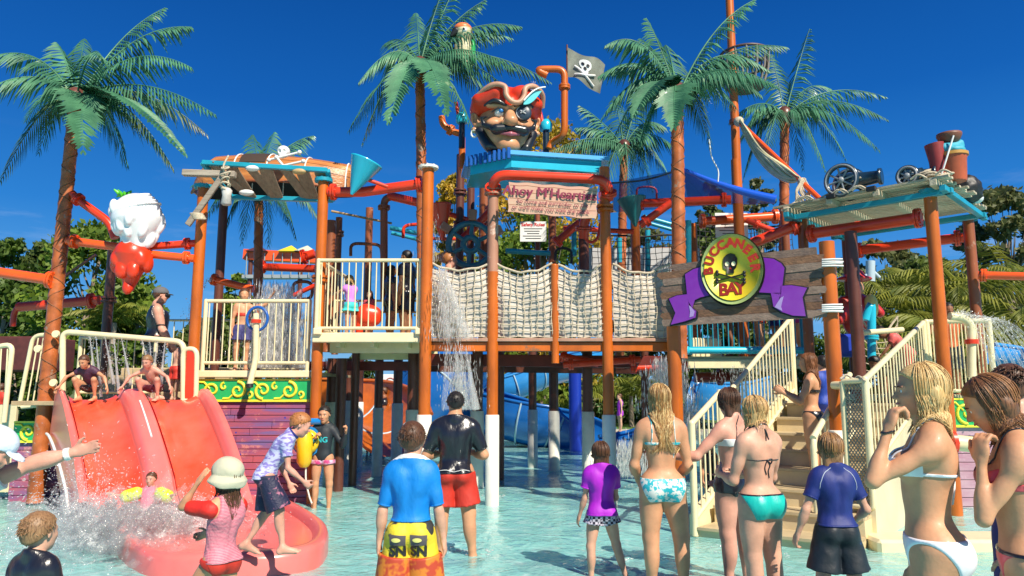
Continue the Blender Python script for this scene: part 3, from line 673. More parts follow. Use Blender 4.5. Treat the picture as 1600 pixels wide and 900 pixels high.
M_BARK = mat('grey_bark', (0.28, 0.22, 0.17), 0.9, var=0.4, scale=8, stretch=(1, 1, .2), bump=0.5)
def leaf_cloud(centres, n, spread, size, rs, shape=1.0):
    """n leaves round each centre: slim folded blades pointing every way"""
    C = np.repeat(np.array(centres), n, 0); N_ = len(C)
    d = rs.normal(size=(N_, 3)); d /= np.linalg.norm(d, axis=1)[:, None]; r = rs.random(N_) ** .45
    P = C + d * r[:, None] * np.array(spread) * rs.uniform(.6, 1.0, (N_, 1))
    a = rs.normal(size=(N_, 3)); a[:, 2] -= .4; a /= np.linalg.norm(a, axis=1)[:, None]
    b = np.cross(a, rs.normal(size=(N_, 3))); b /= np.linalg.norm(b, axis=1)[:, None]
    s = size * rs.uniform(.6, 1.3, (N_, 1)); w = s * .28 * shape
    V = np.stack([P - a * s * .5, P + b * w, P + a * s * .5, P - b * w], 1).reshape(-1, 3)
    return V, np.arange(len(V)).reshape(-1, 4)
def tree(name, label, px, ytop, Y, wpx, mi, seed, group, nclump=46, leaves=90, size=.22, base=None, crown=.7, cat='tree', squash=1.0, gappy=.30):
    rs = np.random.RandomState(seed); rn = random.Random(seed); s = PPM(Y); p = W(px, ytop, Y); x0, h = p.x, p.z; w = wpx / s / 2
    t = thing(name, label, cat, (x0, Y, 0), group); tb = MB(); r0 = .035 * h * .6 + .04
    top = Vector((x0 + rn.uniform(-.3, .3), Y, h * .82)); tr = bez((x0, Y, -.3), (x0 + rn.uniform(-.6, .6), Y, h * .45), top, 10)
    tb.tube(tr, [r0 * (1 - .75 * i / 10) for i in range(11)], 8); tb.build('trunk', M_BARK, t)
    lb = MB(); cs = []; hb = h * (1 - crown)
    for i in range(nclump):
        z = rn.uniform(0, 1); rad = math.sqrt(max(0.05, 1 - (2 * z - .85) ** 2 * .8)) * squash; a = rn.uniform(0, 6.283); q = rn.uniform(.35, 1) ** .6
        c = Vector((x0 + math.cos(a) * w * rad * q, Y + math.sin(a) * w * rad * q * .8, hb + (h - hb) * (z * .95)))
        cs.append(tuple(c)); k = min(9, max(2, int((c.z / h) * 9))); b = tr[k]
        if i % 2 == 0: lb.tube(bez(b, (b + c) / 2 + Vector((0, 0, -.1 * h)), c, 5), [r0 * .28, r0 * .2, r0 * .15, r0 * .1, r0 * .06, r0 * .03], 5, cap=False)
    lb.build('limbs', M_BARK, t)
    V, Q = leaf_cloud(cs, leaves, (w * gappy, w * gappy, w * gappy * .7), size, rs)
    me = np_mesh('crown', V - np.array([x0, Y, 0]), Q, LM[mi]); o = bpy.data.objects.new('crown', me); COL.objects.link(o); o.parent = t
    return t
TG = 'trees beyond the water park'
for i, a in enumerate([
    ('gum_tree', 'dark leafy tree at the far left edge behind the railing', 12, 368, 30, 110, 4), ('gum_tree', 'mid green tree just left of the left palm trunk', 62, 372, 33, 80, 0),
    ('leafy_tree', 'bright leafy tree behind the white strawberry feature', 150, 345, 27, 190, 1), ('leafy_tree', 'low bright green tree between strawberry and man in singlet', 205, 440, 25, 110, 1),
    ('gum_tree', 'small tree on the skyline right of the man in singlet', 375, 425, 32, 60, 1), ('leafy_tree', 'low shrubby tree behind the left cream railing', 330, 500, 30, 120, 0),
    ('golden_tree', 'golden yellow tree directly behind the pirate head', 850, 176, 24, 200, 2), ('golden_tree', 'golden foliage left of the blue canopy', 705, 262, 22, 90, 2),
    ('leafy_tree', 'green tree behind the small notice above the nets', 830, 330, 23, 210, 1), ('gum_tree', 'slim pale tree behind the blue shade cloth', 1110, 268, 42, 60, 3), ('gum_tree', 'slim tree on the skyline right of the tall mast', 1185, 268, 45, 70, 3), 
    ('gum_tree', 'olive tree behind the upper climbing net', 1000, 350, 36, 150, 3), ('gum_tree', 'broad olive tree behind the round sign', 1120, 330, 33, 140, 0),
    ('gum_tree', 'tree below the boarded raft roof', 1370, 372, 34, 170, 3), ('gum_tree', 'open crowned tree at the right with grey limbs showing', 1560, 285, 30, 150, 3),
    ('gum_tree', 'tree low in the gap right of the raft post', 1450, 400, 30, 140, 0), ('gum_tree', 'round tree at the far right edge', 1625, 330, 33, 120, 3)]):
    a = a[:4] + (max(a[4], 30.5),) + a[5:] if a[2] > 290 and a[2] < 1300 else a[:4] + (max(a[4], 22),) + a[5:]
    tree(*a, seed=20 + i, group=TG, leaves=150 if a[6] != 3 else 80, nclump=64, gappy=.40 if a[6] != 3 else .27, size=.30 if a[6] != 2 else .24, crown=.86 if a[6] != 3 else .7)
for i, (px, yt, Y, wp, mi, lab) in enumerate([(30, 560, 22, 160, 4, 'dark bushes behind the left railing'), (120, 560, 21, 120, 4, 'bushes under the left palm'), (620, 600, 33, 110, 1, 'clipped bush behind the white round notice'), (760, 560, 34, 150, 4, 'bush behind the blue slide on the left'),
    (850, 585, 36, 120, 1, 'light bush under the blue slide'), (930, 540, 35, 140, 4, 'dark bush behind the blue pillar'), (1000, 545, 36, 130, 4, 'dark bush behind the far swimmer'), (1090, 560, 33, 150, 4, 'bush behind the fountain spray'), (1200, 570, 30, 150, 0, 'bush seen through the stair rails'),
    (1290, 520, 28, 140, 4, 'bush behind the stair top'), (720, 545, 31, 90, 4, 'dark bush beside the blue tube slide'), (430, 520, 30, 150, 0, 'bush behind the left deck'), (560, 560, 33, 110, 4, 'bush behind the orange slide')]):
    Y = max(Y, 30.2) if px > 300 else Y
    tree('bush', lab, px, yt, Y, wp, mi, 60 + i, 'bushes round the pool', nclump=34, leaves=130, size=.22, crown=.98, cat='bush', gappy=.38)

# ---------------------------------------------------------------- fronds, used by the made palms and by the living ones
def frond(mb, base, tip, arch, width=.42, n=34, seed=0, hang=.45, leafw=.038, blade=0.0, rach=.016):
    rn = random.Random(seed); base, tip = Vector(base), Vector(tip); L = (tip - base).length
    ctrl = base + (tip - base) * .42 + Vector((0, 0, arch)); path = bez(base, ctrl, tip, 18)
    mb.tube(path, [rach * (1 - .8 * i / 18) for i in range(19)], 6)
    for i in range(n):
        f = .10 + .89 * i / (n - 1); k = f * 18; a = min(int(k), 17); p = path[a].lerp(path[a + 1], k - a); d = (path[a + 1] - path[a]).normalized()
        sd = d.cross(Vector((0, 0, 1))); sd = sd.normalized() if sd.length > .05 else Vector((1, 0, 0)); up = sd.cross(d)
        ln = width * (math.sin(math.pi * min(1, f * .80 + .16)) ** .7 * (1 - .25 * f)) * rn.uniform(.72, 1.15)
        if i > n - 3: ln *= .8
        for q in (-1, 1):
            if rn.random() < .06: continue
            dirv = (sd * q * .85 + d * (.45 + .5 * f) + Vector((0, 0, -hang * (1 - blade) * rn.uniform(.6, 1.1))) + up * .12).normalized()
            w = leafw * (1 + blade * .9); m1 = p + dirv * ln * .5 - Vector((0, 0, .04 * ln)); e = p + dirv * ln - Vector((0, 0, (.16 + .2 * hang) * ln))
            wv = d * w * .5; fold = up * w * .25
            n0 = len(mb.v); mb.v += [tuple(p - wv * .5), tuple(p + wv * .5), tuple(m1 - wv - fold), tuple(m1 + fold * .6), tuple(m1 + wv - fold), tuple(e)]
            mb.f += [(n0, n0 + 1, n0 + 3, n0 + 2), (n0 + 1, n0 + 4, n0 + 3), (n0 + 2, n0 + 3, n0 + 5), (n0 + 3, n0 + 4, n0 + 5)]; mb.sm += [False] * 4
M_FROND = mat('painted_green_frond', (0.085, 0.25, 0.125), 0.52, scale=2.2, col2=(0.03, 0.12, 0.065), spec=.4, coat=.04, wear=((0.24, 0.36, 0.20), 3.0, .62), obj_var=.16)
M_FROND_D = mat('dull_green_frond', (0.055, 0.17, 0.085), 0.4, scale=2.2, col2=(0.08, 0.11, 0.035), spec=.5, obj_var=.2)
M_PTRUNK = mat('painted_palm_trunk', (0.46, 0.12, 0.028), 0.45, var=0.45, scale=4, coat=.15, wear=((0.30, 0.19, 0.13), 5.0, .58))
def made_palm(label, px, py, Y, ybot, ytop, r, tips, ctr=None, seed=0, zbot=0, brown=(), blades=(), trunk_mat=None, wid=.42, dense=34):
    """a manufactured palm: ringed pole trunk with collars and a crown of moulded fronds"""
    p = W(px, py, Y); b = W(px, ybot, Y); b = Vector((b.x if ctr else p.x, Y, max(zbot, b.z))) ; top = W(*(ctr or (px, ytop)), Y)
    if not ctr: top.x = p.x
    t = thing('artificial_palm', label, 'artificial palm', b, 'made palms round the play tower')
    L = (top - b).length; n = int(L / .045); tb = MB(); pts = []; rr = []
    for i in range(n):
        f = i / (n - 1); pts.append(b.lerp(top, f)); ph = (f * L / .17) % 1; rr.append(r * (1.06 - .20 * f) * (1.0 + (.07 if ph < .18 else -.01 * ph)))
    tb.tube(pts, rr, 14); tb.build('trunk', trunk_mat or M_PTRUNK, t)
    hb = MB()                                            # rope pattern wound up the upper trunk
    for q in (0, 1):
        hp = []
        for i in range(int(L / .045)):
            f = .25 + .74 * i / (L / .045); a = (i * .52 * (1 if q else -1)) + q; c = b.lerp(top, f); rad = r * (1.06 - .20 * f) * 1.03; hp.append(c + Vector((math.cos(a) * rad, math.sin(a) * rad, 0)))
        hb.tube(hp, .008, 4, cap=False)
    hb.build('trunk_winding', mat('trunk_winding', (.22, .08, .03), .6), t)
    c = top + Vector((0, 0, .02)); MB().ball(c, r * 1.5, 14, 8, (1, 1, 1.3)).build('crown_boss', M_DBROWN(), t)
    for i, a in enumerate(tips):
        tx, ty, dy, arch = a[:4]; e = W(tx, ty, Y + dy); mb = MB()
        st = c + (Vector((e.x, e.y, c.z)) - c) * .04 + Vector((0, 0, .05))
        frond(mb, st, e, arch, width=wid * (1.0 if i in blades else 1.0), n=dense, seed=seed * 50 + i, hang=.25 if i in blades else 1.05, blade=1.0 if i in blades else 0.0, leafw=.050 if i in blades else .036)
        mb.build('frond', M_FROND_D if i in brown else M_FROND, t)
    return t
made_palm('tall artificial palm at the far left with a wide leaning crown', 55, 780, 10.6, 785, 160, .102,
    [(130, 238, -1.3, .55), (-30, 95, -.2, .75), (-40, 150, -.6, .6), (0, 285, .3, .75), (290, 243, -1.0, .65), (272, 266, .2, .75), (338, 180, -.4, .6), (325, 212, .7, .7), (300, 106, -.3, .8), (300, 42, .4, .75), (258, 12, 1.0, .5), (88, 66, .3, .25), (132, 60, .9, .3), (40, 190, 1.4, .6), (200, 262, .9, .8), (160, 90, -1.2, .7), (60, 240, .9, .9)],
    ctr=(118, 158), seed=1, brown=(3, 5, 7), blades=(0, 4), wid=.46, dense=38)
made_palm('tall artificial palm left of the pirate head with a parrot in it', 662, 330, 11.2, 545, 100, .085,
    [(697, 178, -1.4, .5), (607, 192, -1.1, .55), (560, 130, -.4, .65), (545, 205, .6, .6), (566, 225, .2, .8), (740, 206, -1.0, .6), (820, 165, -.8, .6), (806, 108, -.9, .5), (815, 42, .2, .6), (720, -38, .6, .1), (758, 0, .6, .3), (690, -10, .3, .15), (650, 20, 1.0, .2), (800, 60, 1.1, .6), (780, 170, .8, .7), (600, 70, 1.3, .5), (862, 130, .1, .6)],
    ctr=(656, 105), seed=2, brown=(4,), blades=(0, 1), zbot=1.0)
made_palm('tall artificial palm rising behind the round sign', 1062, 300, 10.2, 560, 160, .10,
    [(1052, 200, -1.4, .45), (945, 72, -.2, .8), (935, 120, .4, .65), (1010, 28, .4, .15), (1000, 60, .9, .3), (1178, 0, .3, .5), (1230, 74, .8, .6), (1215, 135, -.9, .55), (1190, 150, -.3, .7), (990, 180, -1.0, .55), (940, 185, .2, .75), (1110, 230, .6, .8), (960, 215, .9, .8), (1040, 70, .8, .3), (1150, 170, 1.3, .6), (1000, 225, -.2, .7), (1200, 110, .1, .8)],
    ctr=(1058, 150), seed=3, brown=(11,), blades=(0, 9), wid=.42)
made_palm('artificial palm right of the tall mast', 1224, 230, 13.5, 560, 205, .095,
    [(1385, 152, .2, .6), (1388, 188, -.5, .6), (1375, 236, -.9, .7), (1265, 45, .4, .1), (1205, 85, .4, .2), (1150, 230, .4, .7), (1160, 285, .3, 1.0), (1255, 265, .8, .8), (1290, 268, -.6, .8), (1140, 190, -.6, .5), (1300, 140, 1.2, .6), (1195, 255, -1.1, .6), (1322, 250, .5, .9)],
    ctr=(1226, 182), seed=4, blades=(), wid=.42, dense=32)
made_palm('artificial palm behind the blue canopy', 968, 330, 14.5, 560, 250, .09,
    [(860, 238, -.6, .4), (900, 200, .3, .3), (905, 165, .6, .2), (1040, 200, .3, .6), (1065, 240, -.4, .6), (1045, 275, .3, .7), (985, 330, -.9, .8), (940, 320, -.6, .7), (1000, 160, .6, .2), (870, 260, .8, .6), (1020, 300, .9, .7), (960, 150, .7, .15)],
    ctr=(975, 232), seed=5, wid=.45, dense=30)
made_palm('artificial palm under the upturned boat', 401, 430, 13.0, 620, 300, .085,
    [(318, 345, .2, .6), (350, 365, -.4, .7), (378, 380, -.6, .6), (420, 385, -.6, .6), (462, 372, -.2, .7), (500, 345, .2, .6), (430, 206, .8, .1), (490, 212, .9, .35), (300, 290, .8, .4), (395, 210, .9, .15), (330, 330, 1.0, .6), (450, 350, .9, .7)],
    ctr=(405, 280), seed=6, wid=.45, dense=32)
# living palms and cycads massed at the right
M_JF = leaf_mat('jungle_palm_leaf', (0.32, 0.32, 0.04), (0.11, 0.16, 0.02), .8)
def jungle_palm(label, px, ytop, Y, spread, seed, trunk=0.0, name='jungle_palm', n=12):
    rn = random.Random(seed); c = W(px, ytop, Y); sp = spread / PPM(Y); c.z = max(c.z - sp * .35, .3); t = thing(name, label, 'palm', (c.x, Y, 0), 'living palms massed behind the deck')
    MB().tube([(c.x, Y, -.3), (c.x, Y, c.z)], [.13, .09], 10).build('trunk', M_BARK, t)
    for i in range(n):
        a = 6.283 * i / n + rn.uniform(-.2, .2); el = rn.uniform(-.35, .8); e = c + Vector((math.cos(a) * sp * math.cos(el), math.sin(a) * sp * math.cos(el), sp * .55 * math.sin(el) + .1))
        mb = MB(); frond(mb, c, e, sp * .42, width=sp * .34, n=20, seed=seed * 31 + i, hang=.7, leafw=.085, rach=.02); mb.build('frond', M_JF, t)
for i, (px, yt, Y, sp, lab) in enumerate([(1370, 470, 24, 110, 'palm behind the red hatted figure'), (1430, 440, 26, 120, 'bushy palm left of the right raft post'), (1500, 430, 24, 130, 'bushy palm between the two right posts'), (1570, 400, 25, 140, 'yellow green palm near the orange pipe'), (1600, 470, 21, 140, 'palm at the right edge under the orange pipe'),
    (1480, 500, 21, 120, 'low palm behind the right deck'), (1550, 520, 20, 110, 'low dark palm right of the deck jets'), (1400, 520, 22, 110, 'low palm behind the stooping child'), (900, 600, 31, 70, 'small palm right of the blue slide'), (985, 590, 32, 80, 'small palm behind the far swimmer'), (180, 480, 24, 70, 'small palm with pale fronds behind the strawberry post'),(1620, 540, 17, 120, 'low palm at the right picture edge'),(1340, 430, 27, 100, 'palm behind the stair top post')]):
    jungle_palm(lab, px, yt, Y, sp, 200 + i)
for i, (px, yt, Y, wp) in enumerate([(1390, 500, 27, 200), (1480, 470, 29, 200), (1570, 480, 27, 220), (1640, 500, 24, 200)]):
    tree('bush', ['dense dark bush behind the net panel', 'dense dark bush behind the right deck', 'dense dark bush behind the right deck jets', 'dense dark bush at the right edge'][i], px, yt, Y, wp, 4, 90 + i, 'bushes round the pool', nclump=40, leaves=140, size=.24, crown=.98, cat='bush', gappy=.4)
# ---------------------------------------------------------------- posts, pipes, decks, rails
def post(label, px, py, Y, ytop, m, r=.078, zbot=-.13, sleeve=None, cap='flat', collars=(), name='support_post', lower=None, split=None):
    p = W(px, py, Y); zt = W(px, ytop, Y).z; t = thing(name, label, 'post', (p.x, Y, zbot), 'posts of the play tower')
    if lower:
        zs = W(px, split, Y).z
        MB().tube([(p.x, Y, zbot), (p.x, Y, zs)], r, 16).build('pole', lower, t); MB().tube([(p.x, Y, zs - .01), (p.x, Y, zt)], r * .985, 16).build('upper_pole', m, t)
    else: MB().tube([(p.x, Y, zbot), (p.x, Y, (zbot + zt) / 2), (p.x, Y, zt)], r, 16).build('pole', m, t)
    if sleeve is not None:
        zs = W(px, sleeve, Y).z; MB().lathe((p.x, Y, zbot), [(0, r * 1.22), (zs - zbot - .01, r * 1.22), (zs - zbot, r * 1.1), (zs - zbot, r * .98)], 18).build('sleeve', M_SLEEVE(), t)
    if cap == 'dome': MB().ball((p.x, Y, zt), r, 14, 8, (1, 1, .5)).build('cap', m, t)
    if cap == 'flange': MB().flange((p.x, Y, zt), (0, 0, 1), r * 1.75, .035).build('flange', M_SLEEVE(), t)
    if cap == 'teal': MB().flange((p.x, Y, zt), (0, 0, 1), r * 1.7, .05).build('flange', M_TEAL(), t)
    for cy in collars:
        z = W(px, cy, Y).z; MB().flange((p.x, Y, z - .03), (0, 0, 1), r * 1.6, .03).flange((p.x, Y, z + .03), (0, 0, 1), r * 1.6, .03).build('collar', m, t)
    return t
def pipe(label, pts, r, m, fl=(), name='water_pipe', bend=.14, cat='pipe', fm=None, group='pipes of the play tower'):
    """pts: (px, py, Y); fl: fractions of the run where bolted flanges sit"""
    P = [W(*p) for p in pts]; t = thing(name, label, cat, P[0], group); q = elbow(P, bend) if len(P) > 2 else P
    MB().tube(q, r, 14).build('tube', m, t); tot = sum((b - a).length for a, b in zip(q, q[1:]))
    for f in fl:
        d = f * tot
        for a, b in zip(q, q[1:]):
            l = (b - a).length
            if d <= l + 1e-6: c = a.lerp(b, d / l); MB().flange(c - (b - a).normalized() * .018, b - a, r * 1.65, .028).flange(c + (b - a).normalized() * .018, b - a, r * 1.65, .028).build('flange', fm or m, t); break
            d -= l
    return t
def railing(label, a, b, h, m=None, n=12, rt=.028, rb=.010, base=.12, name='guard_rail', ends=True, mid=False, group='guard rails', top_only=False, re=.032):
    m = m or M_CREAM(); a, b = Vector(a), Vector(b); t = thing(name, label, 'railing', a, group); up = Vector((0, 0, 1)); d = b - a
    MB().tube([a + up * h, b + up * h], rt, 10).build('top_rail', m, t)
    MB().tube([a + up * base, b + up * base], rt * .85, 10).build('bottom_rail', m, t)
    if mid: MB().tube([a + up * h * .82, b + up * h * .82], rt * .7, 8).build('middle_rail', m, t)
    if ends:
        for e in (a, b): MB().tube([e - up * .02, e + up * (h + .005)], re, 10).ball(e + up * h, re * 1.02, 10, 6).build('newel', m, t)
    f0 = a + d * (.5 / n); bal = MB().tube([f0 + up * base, f0 + up * h], rb, 6, cap=False).build('baluster', m, t)
    copies(bal, [Matrix.Translation(d * (i / n)) for i in range(1, n)])
    return t
def beam(name, label, p0, p1, size, m, cat='beam', parent=None, up=(0, 0, 1), bev=.008, group=None, kind=None):
    p0, p1 = Vector(p0), Vector(p1); d = p1 - p0; x = d.normalized(); y = Vector(up).cross(x).normalized(); z = x.cross(y); rot = Matrix((x, y, z)).transposed()
    b = MB().box((p0 + p1) / 2, (d.length, size[0], size[1]), rot, bev); o = b.build(name, m, parent)
    if not parent: tag(o, label, cat, group, kind)
    return o

# ---- tall front posts
post('orange post carrying the right end of the boat, beside the purple planks', 488, 765, 10.6, 282, M_ORANGE(), cap='teal', collars=(436,))
post('orange brown post under the left end of the boat, with lashed brace', 297, 640, 10.6, 292, M_ORANGE(), cap='teal', split=430, lower=M_ORANGE(), zbot=.9)
post('orange post with white flange on top between left deck and nets', 663, 640, 10.4, 262, M_ORANGE(), sleeve=648, cap='flange', r=.085)
post('chalky post under the left end of the red goalpost pipe', 769, 700, 10.5, 292, M_PINKBR(), sleeve=648, lower=M_ORANGE(), split=425, collars=(300,), r=.08)
post('thin orange post dividing the rope nets', 867, 480, 10.5, 415, M_ORANGE(), r=.055, zbot=1.95, cap='dome')
post('orange post under the right end of the red goalpost pipe', 951, 640, 10.5, 262, M_ORANGE(), sleeve=648, collars=(326,), r=.078)
post('orange post holding the left end of the carved sign', 1055, 600, 9.35, 440, M_ORANGE(), r=.088, cap='dome')
post('thick orange post at the right end of the carved sign', 1300, 520, 8.35, 378, M_ORANGE(), sleeve=672, r=.085, cap='flat')
# ---- posts under and behind the decks
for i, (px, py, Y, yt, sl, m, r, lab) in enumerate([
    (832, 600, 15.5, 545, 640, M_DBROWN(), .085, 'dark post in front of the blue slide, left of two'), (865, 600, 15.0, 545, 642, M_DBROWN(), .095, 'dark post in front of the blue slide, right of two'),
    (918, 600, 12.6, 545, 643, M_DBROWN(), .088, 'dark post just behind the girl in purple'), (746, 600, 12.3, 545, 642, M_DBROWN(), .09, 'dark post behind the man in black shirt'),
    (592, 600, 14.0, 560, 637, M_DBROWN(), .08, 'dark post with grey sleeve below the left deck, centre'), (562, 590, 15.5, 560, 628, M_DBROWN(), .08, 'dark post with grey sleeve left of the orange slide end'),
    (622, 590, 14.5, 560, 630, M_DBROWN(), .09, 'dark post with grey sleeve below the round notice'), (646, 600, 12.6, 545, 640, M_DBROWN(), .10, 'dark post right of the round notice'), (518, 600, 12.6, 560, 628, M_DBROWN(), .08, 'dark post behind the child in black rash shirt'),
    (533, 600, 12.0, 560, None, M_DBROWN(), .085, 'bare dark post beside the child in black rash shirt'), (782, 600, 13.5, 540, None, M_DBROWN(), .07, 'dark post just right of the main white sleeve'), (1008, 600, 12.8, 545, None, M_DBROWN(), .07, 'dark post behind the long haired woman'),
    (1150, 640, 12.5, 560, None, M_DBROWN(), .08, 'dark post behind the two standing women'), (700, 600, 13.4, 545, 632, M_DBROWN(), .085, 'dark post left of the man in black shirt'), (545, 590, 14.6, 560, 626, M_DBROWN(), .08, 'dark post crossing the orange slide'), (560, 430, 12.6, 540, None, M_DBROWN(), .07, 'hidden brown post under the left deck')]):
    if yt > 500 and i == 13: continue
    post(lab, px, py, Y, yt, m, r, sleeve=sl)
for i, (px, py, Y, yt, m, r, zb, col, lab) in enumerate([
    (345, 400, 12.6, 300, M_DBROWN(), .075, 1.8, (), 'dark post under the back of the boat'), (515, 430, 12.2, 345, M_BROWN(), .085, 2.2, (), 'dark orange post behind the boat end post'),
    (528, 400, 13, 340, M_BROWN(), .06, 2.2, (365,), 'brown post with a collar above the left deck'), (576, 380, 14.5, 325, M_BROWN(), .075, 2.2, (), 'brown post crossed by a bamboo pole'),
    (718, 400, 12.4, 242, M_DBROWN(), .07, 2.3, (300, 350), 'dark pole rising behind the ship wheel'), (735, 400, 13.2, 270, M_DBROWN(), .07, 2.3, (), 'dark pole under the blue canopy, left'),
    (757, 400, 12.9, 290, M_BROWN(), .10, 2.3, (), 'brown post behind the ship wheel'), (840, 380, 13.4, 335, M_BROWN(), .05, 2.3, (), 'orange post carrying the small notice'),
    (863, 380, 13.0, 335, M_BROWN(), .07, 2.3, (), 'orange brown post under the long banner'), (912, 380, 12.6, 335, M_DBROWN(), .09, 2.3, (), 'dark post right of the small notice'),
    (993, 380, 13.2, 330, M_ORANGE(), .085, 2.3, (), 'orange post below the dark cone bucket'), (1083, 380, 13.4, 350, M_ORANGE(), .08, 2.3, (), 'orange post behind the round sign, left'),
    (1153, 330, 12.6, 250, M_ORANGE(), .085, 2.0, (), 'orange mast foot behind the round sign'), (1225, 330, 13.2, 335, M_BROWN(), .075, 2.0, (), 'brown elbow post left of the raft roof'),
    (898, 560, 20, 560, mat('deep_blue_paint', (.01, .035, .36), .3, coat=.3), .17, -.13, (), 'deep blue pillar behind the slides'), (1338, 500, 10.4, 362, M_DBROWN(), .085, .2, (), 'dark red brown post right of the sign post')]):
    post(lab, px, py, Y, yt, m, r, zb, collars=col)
# raft roof posts
post('leaning orange post at the front right of the raft roof', 1487, 720, 9.7, 300, M_ORANGE(), r=.082, cap='teal')
post('orange brown post at the back right of the raft roof', 1522, 450, 11.4, 342, M_BROWN(), r=.08, cap='teal')
post('brown post at the left front of the raft roof', 1254, 360, 11.2, 338, M_BROWN(), r=.075, zbot=1.5, cap='teal')
post('dark post at the back of the raft roof', 1327, 420, 12.6, 368, M_DBROWN(), r=.095, zbot=1.5, cap='teal')

# ---- lower left deck with scroll frieze and painted planks
def wallboards(label, x0, x1, y, z0, z1, n, m, cat='plank wall', name='painted_plank_wall', seed=0):
    rn = random.Random(seed); t = thing(name, label, cat, (x0, y, z0)); h = (z1 - z0) / n
    for i in range(n):
        x = x0; cuts = sorted([rn.uniform(x0 + .4, x1 - .4) for _ in range(1 if x1 - x0 > 1 else 0)]) + [x1]
        for c in cuts:
            MB().box(((x + c) / 2, y + rn.uniform(-.004, .004), z0 + h * (i + .5)), (c - x - .006, .03, h - .008), (0, 0, 0), .004).build('plank', m, t); x = c
    MB().box(((x0 + x1) / 2, y + .04, (z0 + z1) / 2), (x1 - x0, .04, z1 - z0 - .01)).build('backing', M_BLACK(), t)
    return t
def mural_mat():
    if 'mural' in _mats: return _mats['mural']
    m = mat('mural', (.42, .10, .13), .5, scale=1.5, col2=(.26, .09, .20), stretch=(1, 1, 5), coat=.15, detail=9, contrast=(.42, .6), wear=((.54, .22, .22), 3.0, .56))
    N, L = _nodes(m); b = N['Principled BSDF']; src = b.inputs['Base Color'].links[0].from_socket
    tc = N.new('ShaderNodeTexCoord'); nz = N.new('ShaderNodeTexVoronoi'); nz.inputs['Scale'].default_value = 3.6; L.new(tc.outputs['Object'], nz.inputs[0])
    mr = N.new('ShaderNodeMapRange'); mr.inputs[1].default_value = .07; mr.inputs[2].default_value = .04; L.new(nz.outputs['Distance'], mr.inputs[0])
    n2 = N.new('ShaderNodeTexNoise'); n2.inputs['Scale'].default_value = 2.2; n2.inputs['Detail'].default_value = 8; mp = N.new('ShaderNodeMapping'); mp.inputs['Scale'].default_value = (.7, 1, 6); L.new(tc.outputs['Object'], mp.inputs[0]); L.new(mp.outputs[0], n2.inputs[0])
    c2 = N.new('ShaderNodeMapRange'); c2.inputs[1].default_value = .54; c2.inputs[2].default_value = .66; L.new(n2.outputs[0], c2.inputs[0])
    m1 = N.new('ShaderNodeMix'); m1.data_type = 'RGBA'; L.new(c2.outputs[0], m1.inputs[0]); L.new(src, m1.inputs[6]); m1.inputs[7].default_value = (.17, .12, .30, 1)
    m2 = N.new('ShaderNodeMix'); m2.data_type = 'RGBA'; L.new(mr.outputs[0], m2.inputs[0]); L.new(m1.outputs[2], m2.inputs[6]); m2.inputs[7].default_value = (.02, .04, .35, 1); L.new(m2.outputs[2], b.inputs['Base Color']); return m
xL, xR = W(303, 700, 10.75).x, W(482, 700, 10.75).x
wallboards('purple and crimson painted plank wall below the green scroll frieze', xL, xR, 10.75, -.12, W(400, 628, 10.75).z, 16, mural_mat(), seed=1)
wallboards('purple painted plank wall left of the pink slide', W(18, 700, 10.75).x, W(96, 700, 10.75).x, 10.78, -.12, W(50, 692, 10.75).z, 9, mural_mat(), seed=2)
MB().box((W(200, 700, 11).x, 10.85, .55), (2.3, .05, 1.4)).build('slide_backing_panel', mat('dark_plum_panel', (.12, .04, .10), .5, var=.3, scale=3), label='dark plum panel behind the pink slide', cat='panel')
M_FGRN = mat('frieze_green', (.02, .42, .12), .4, var=.12, scale=5, coat=.2); M_FYEL = mat('frieze_yellow', (.80, .75, .05), .4, var=.08, scale=8)
def spiral(cx, cz, r, turns, a0, sgn, n=26): return [(cx + r * (1 - .84 * i / n) * math.cos(a0 + sgn * turns * 6.283 * i / n), cz + r * (1 - .84 * i / n) * math.sin(a0 + sgn * turns * 6.283 * i / n)) for i in range(n + 1)]
def frieze(label, x0, x1, y, z0, z1):
    t = thing('scroll_frieze', label, 'painted frieze', (x0, y, z0)); H = z1 - z0; zc = (z0 + z1) / 2
    MB().box(((x0 + x1) / 2, y, zc), (x1 - x0, .03, H)).build('panel', M_FGRN, t)
    for z in (z0 + .018, z1 - .014): MB().box(((x0 + x1) / 2, y - .018, z), (x1 - x0 - .004, .012, .032 if z < zc else .024)).build('border', M_FYEL, t)
    x = x0 + H * .2; k = 0
    while x < x1 - H * .75:
        sg = 1 if k % 2 else -1; c = x + H * .5; mb = MB(); r = H * .38
        path = spiral(c, zc, r, 1.3, math.pi * .5 * sg, -1)
        tail = [(c - H * .62, zc - sg * r * .95), (c - H * .35, zc - sg * r * .9)]
        for pts, w in ((path, .024), (spiral(c + H * .52, zc - sg * r * .42, r * .46, .9, -math.pi * .5 * sg, 1, 14), .020), (tail + [(c - H * .1, zc - sg * r * .2)], .018)):
            mb.tube([(min(max(px, x0 + .01), x1 - .01), y - .019, pz) for px, pz in pts], [w * (1 - .4 * i / len(pts)) for i in range(len(pts))], 6, flat=1.0)
        mb.build('scroll', M_FYEL, t); x += H * 1.12; k += 1
frieze('green and yellow scroll frieze above the purple planks', xL, xR, 10.72, W(400, 628, 10.72).z, W(400, 592, 10.72).z)
frieze('short green and yellow scroll frieze left of the slide', W(20, 680, 10.72).x, W(88, 680, 10.72).x, 10.74, W(50, 692, 10.72).z, W(50, 658, 10.72).z)
zd = W(400, 580, 10.65).z
t = thing('lower_deck', 'cream edged deck above the scroll frieze', 'deck', (xL, 10.7, zd))
MB().box(((xL + xR) / 2, 10.68, zd - .04), (xR - xL, .07, .10), None, .01).build('fascia', M_CREAM(), t)
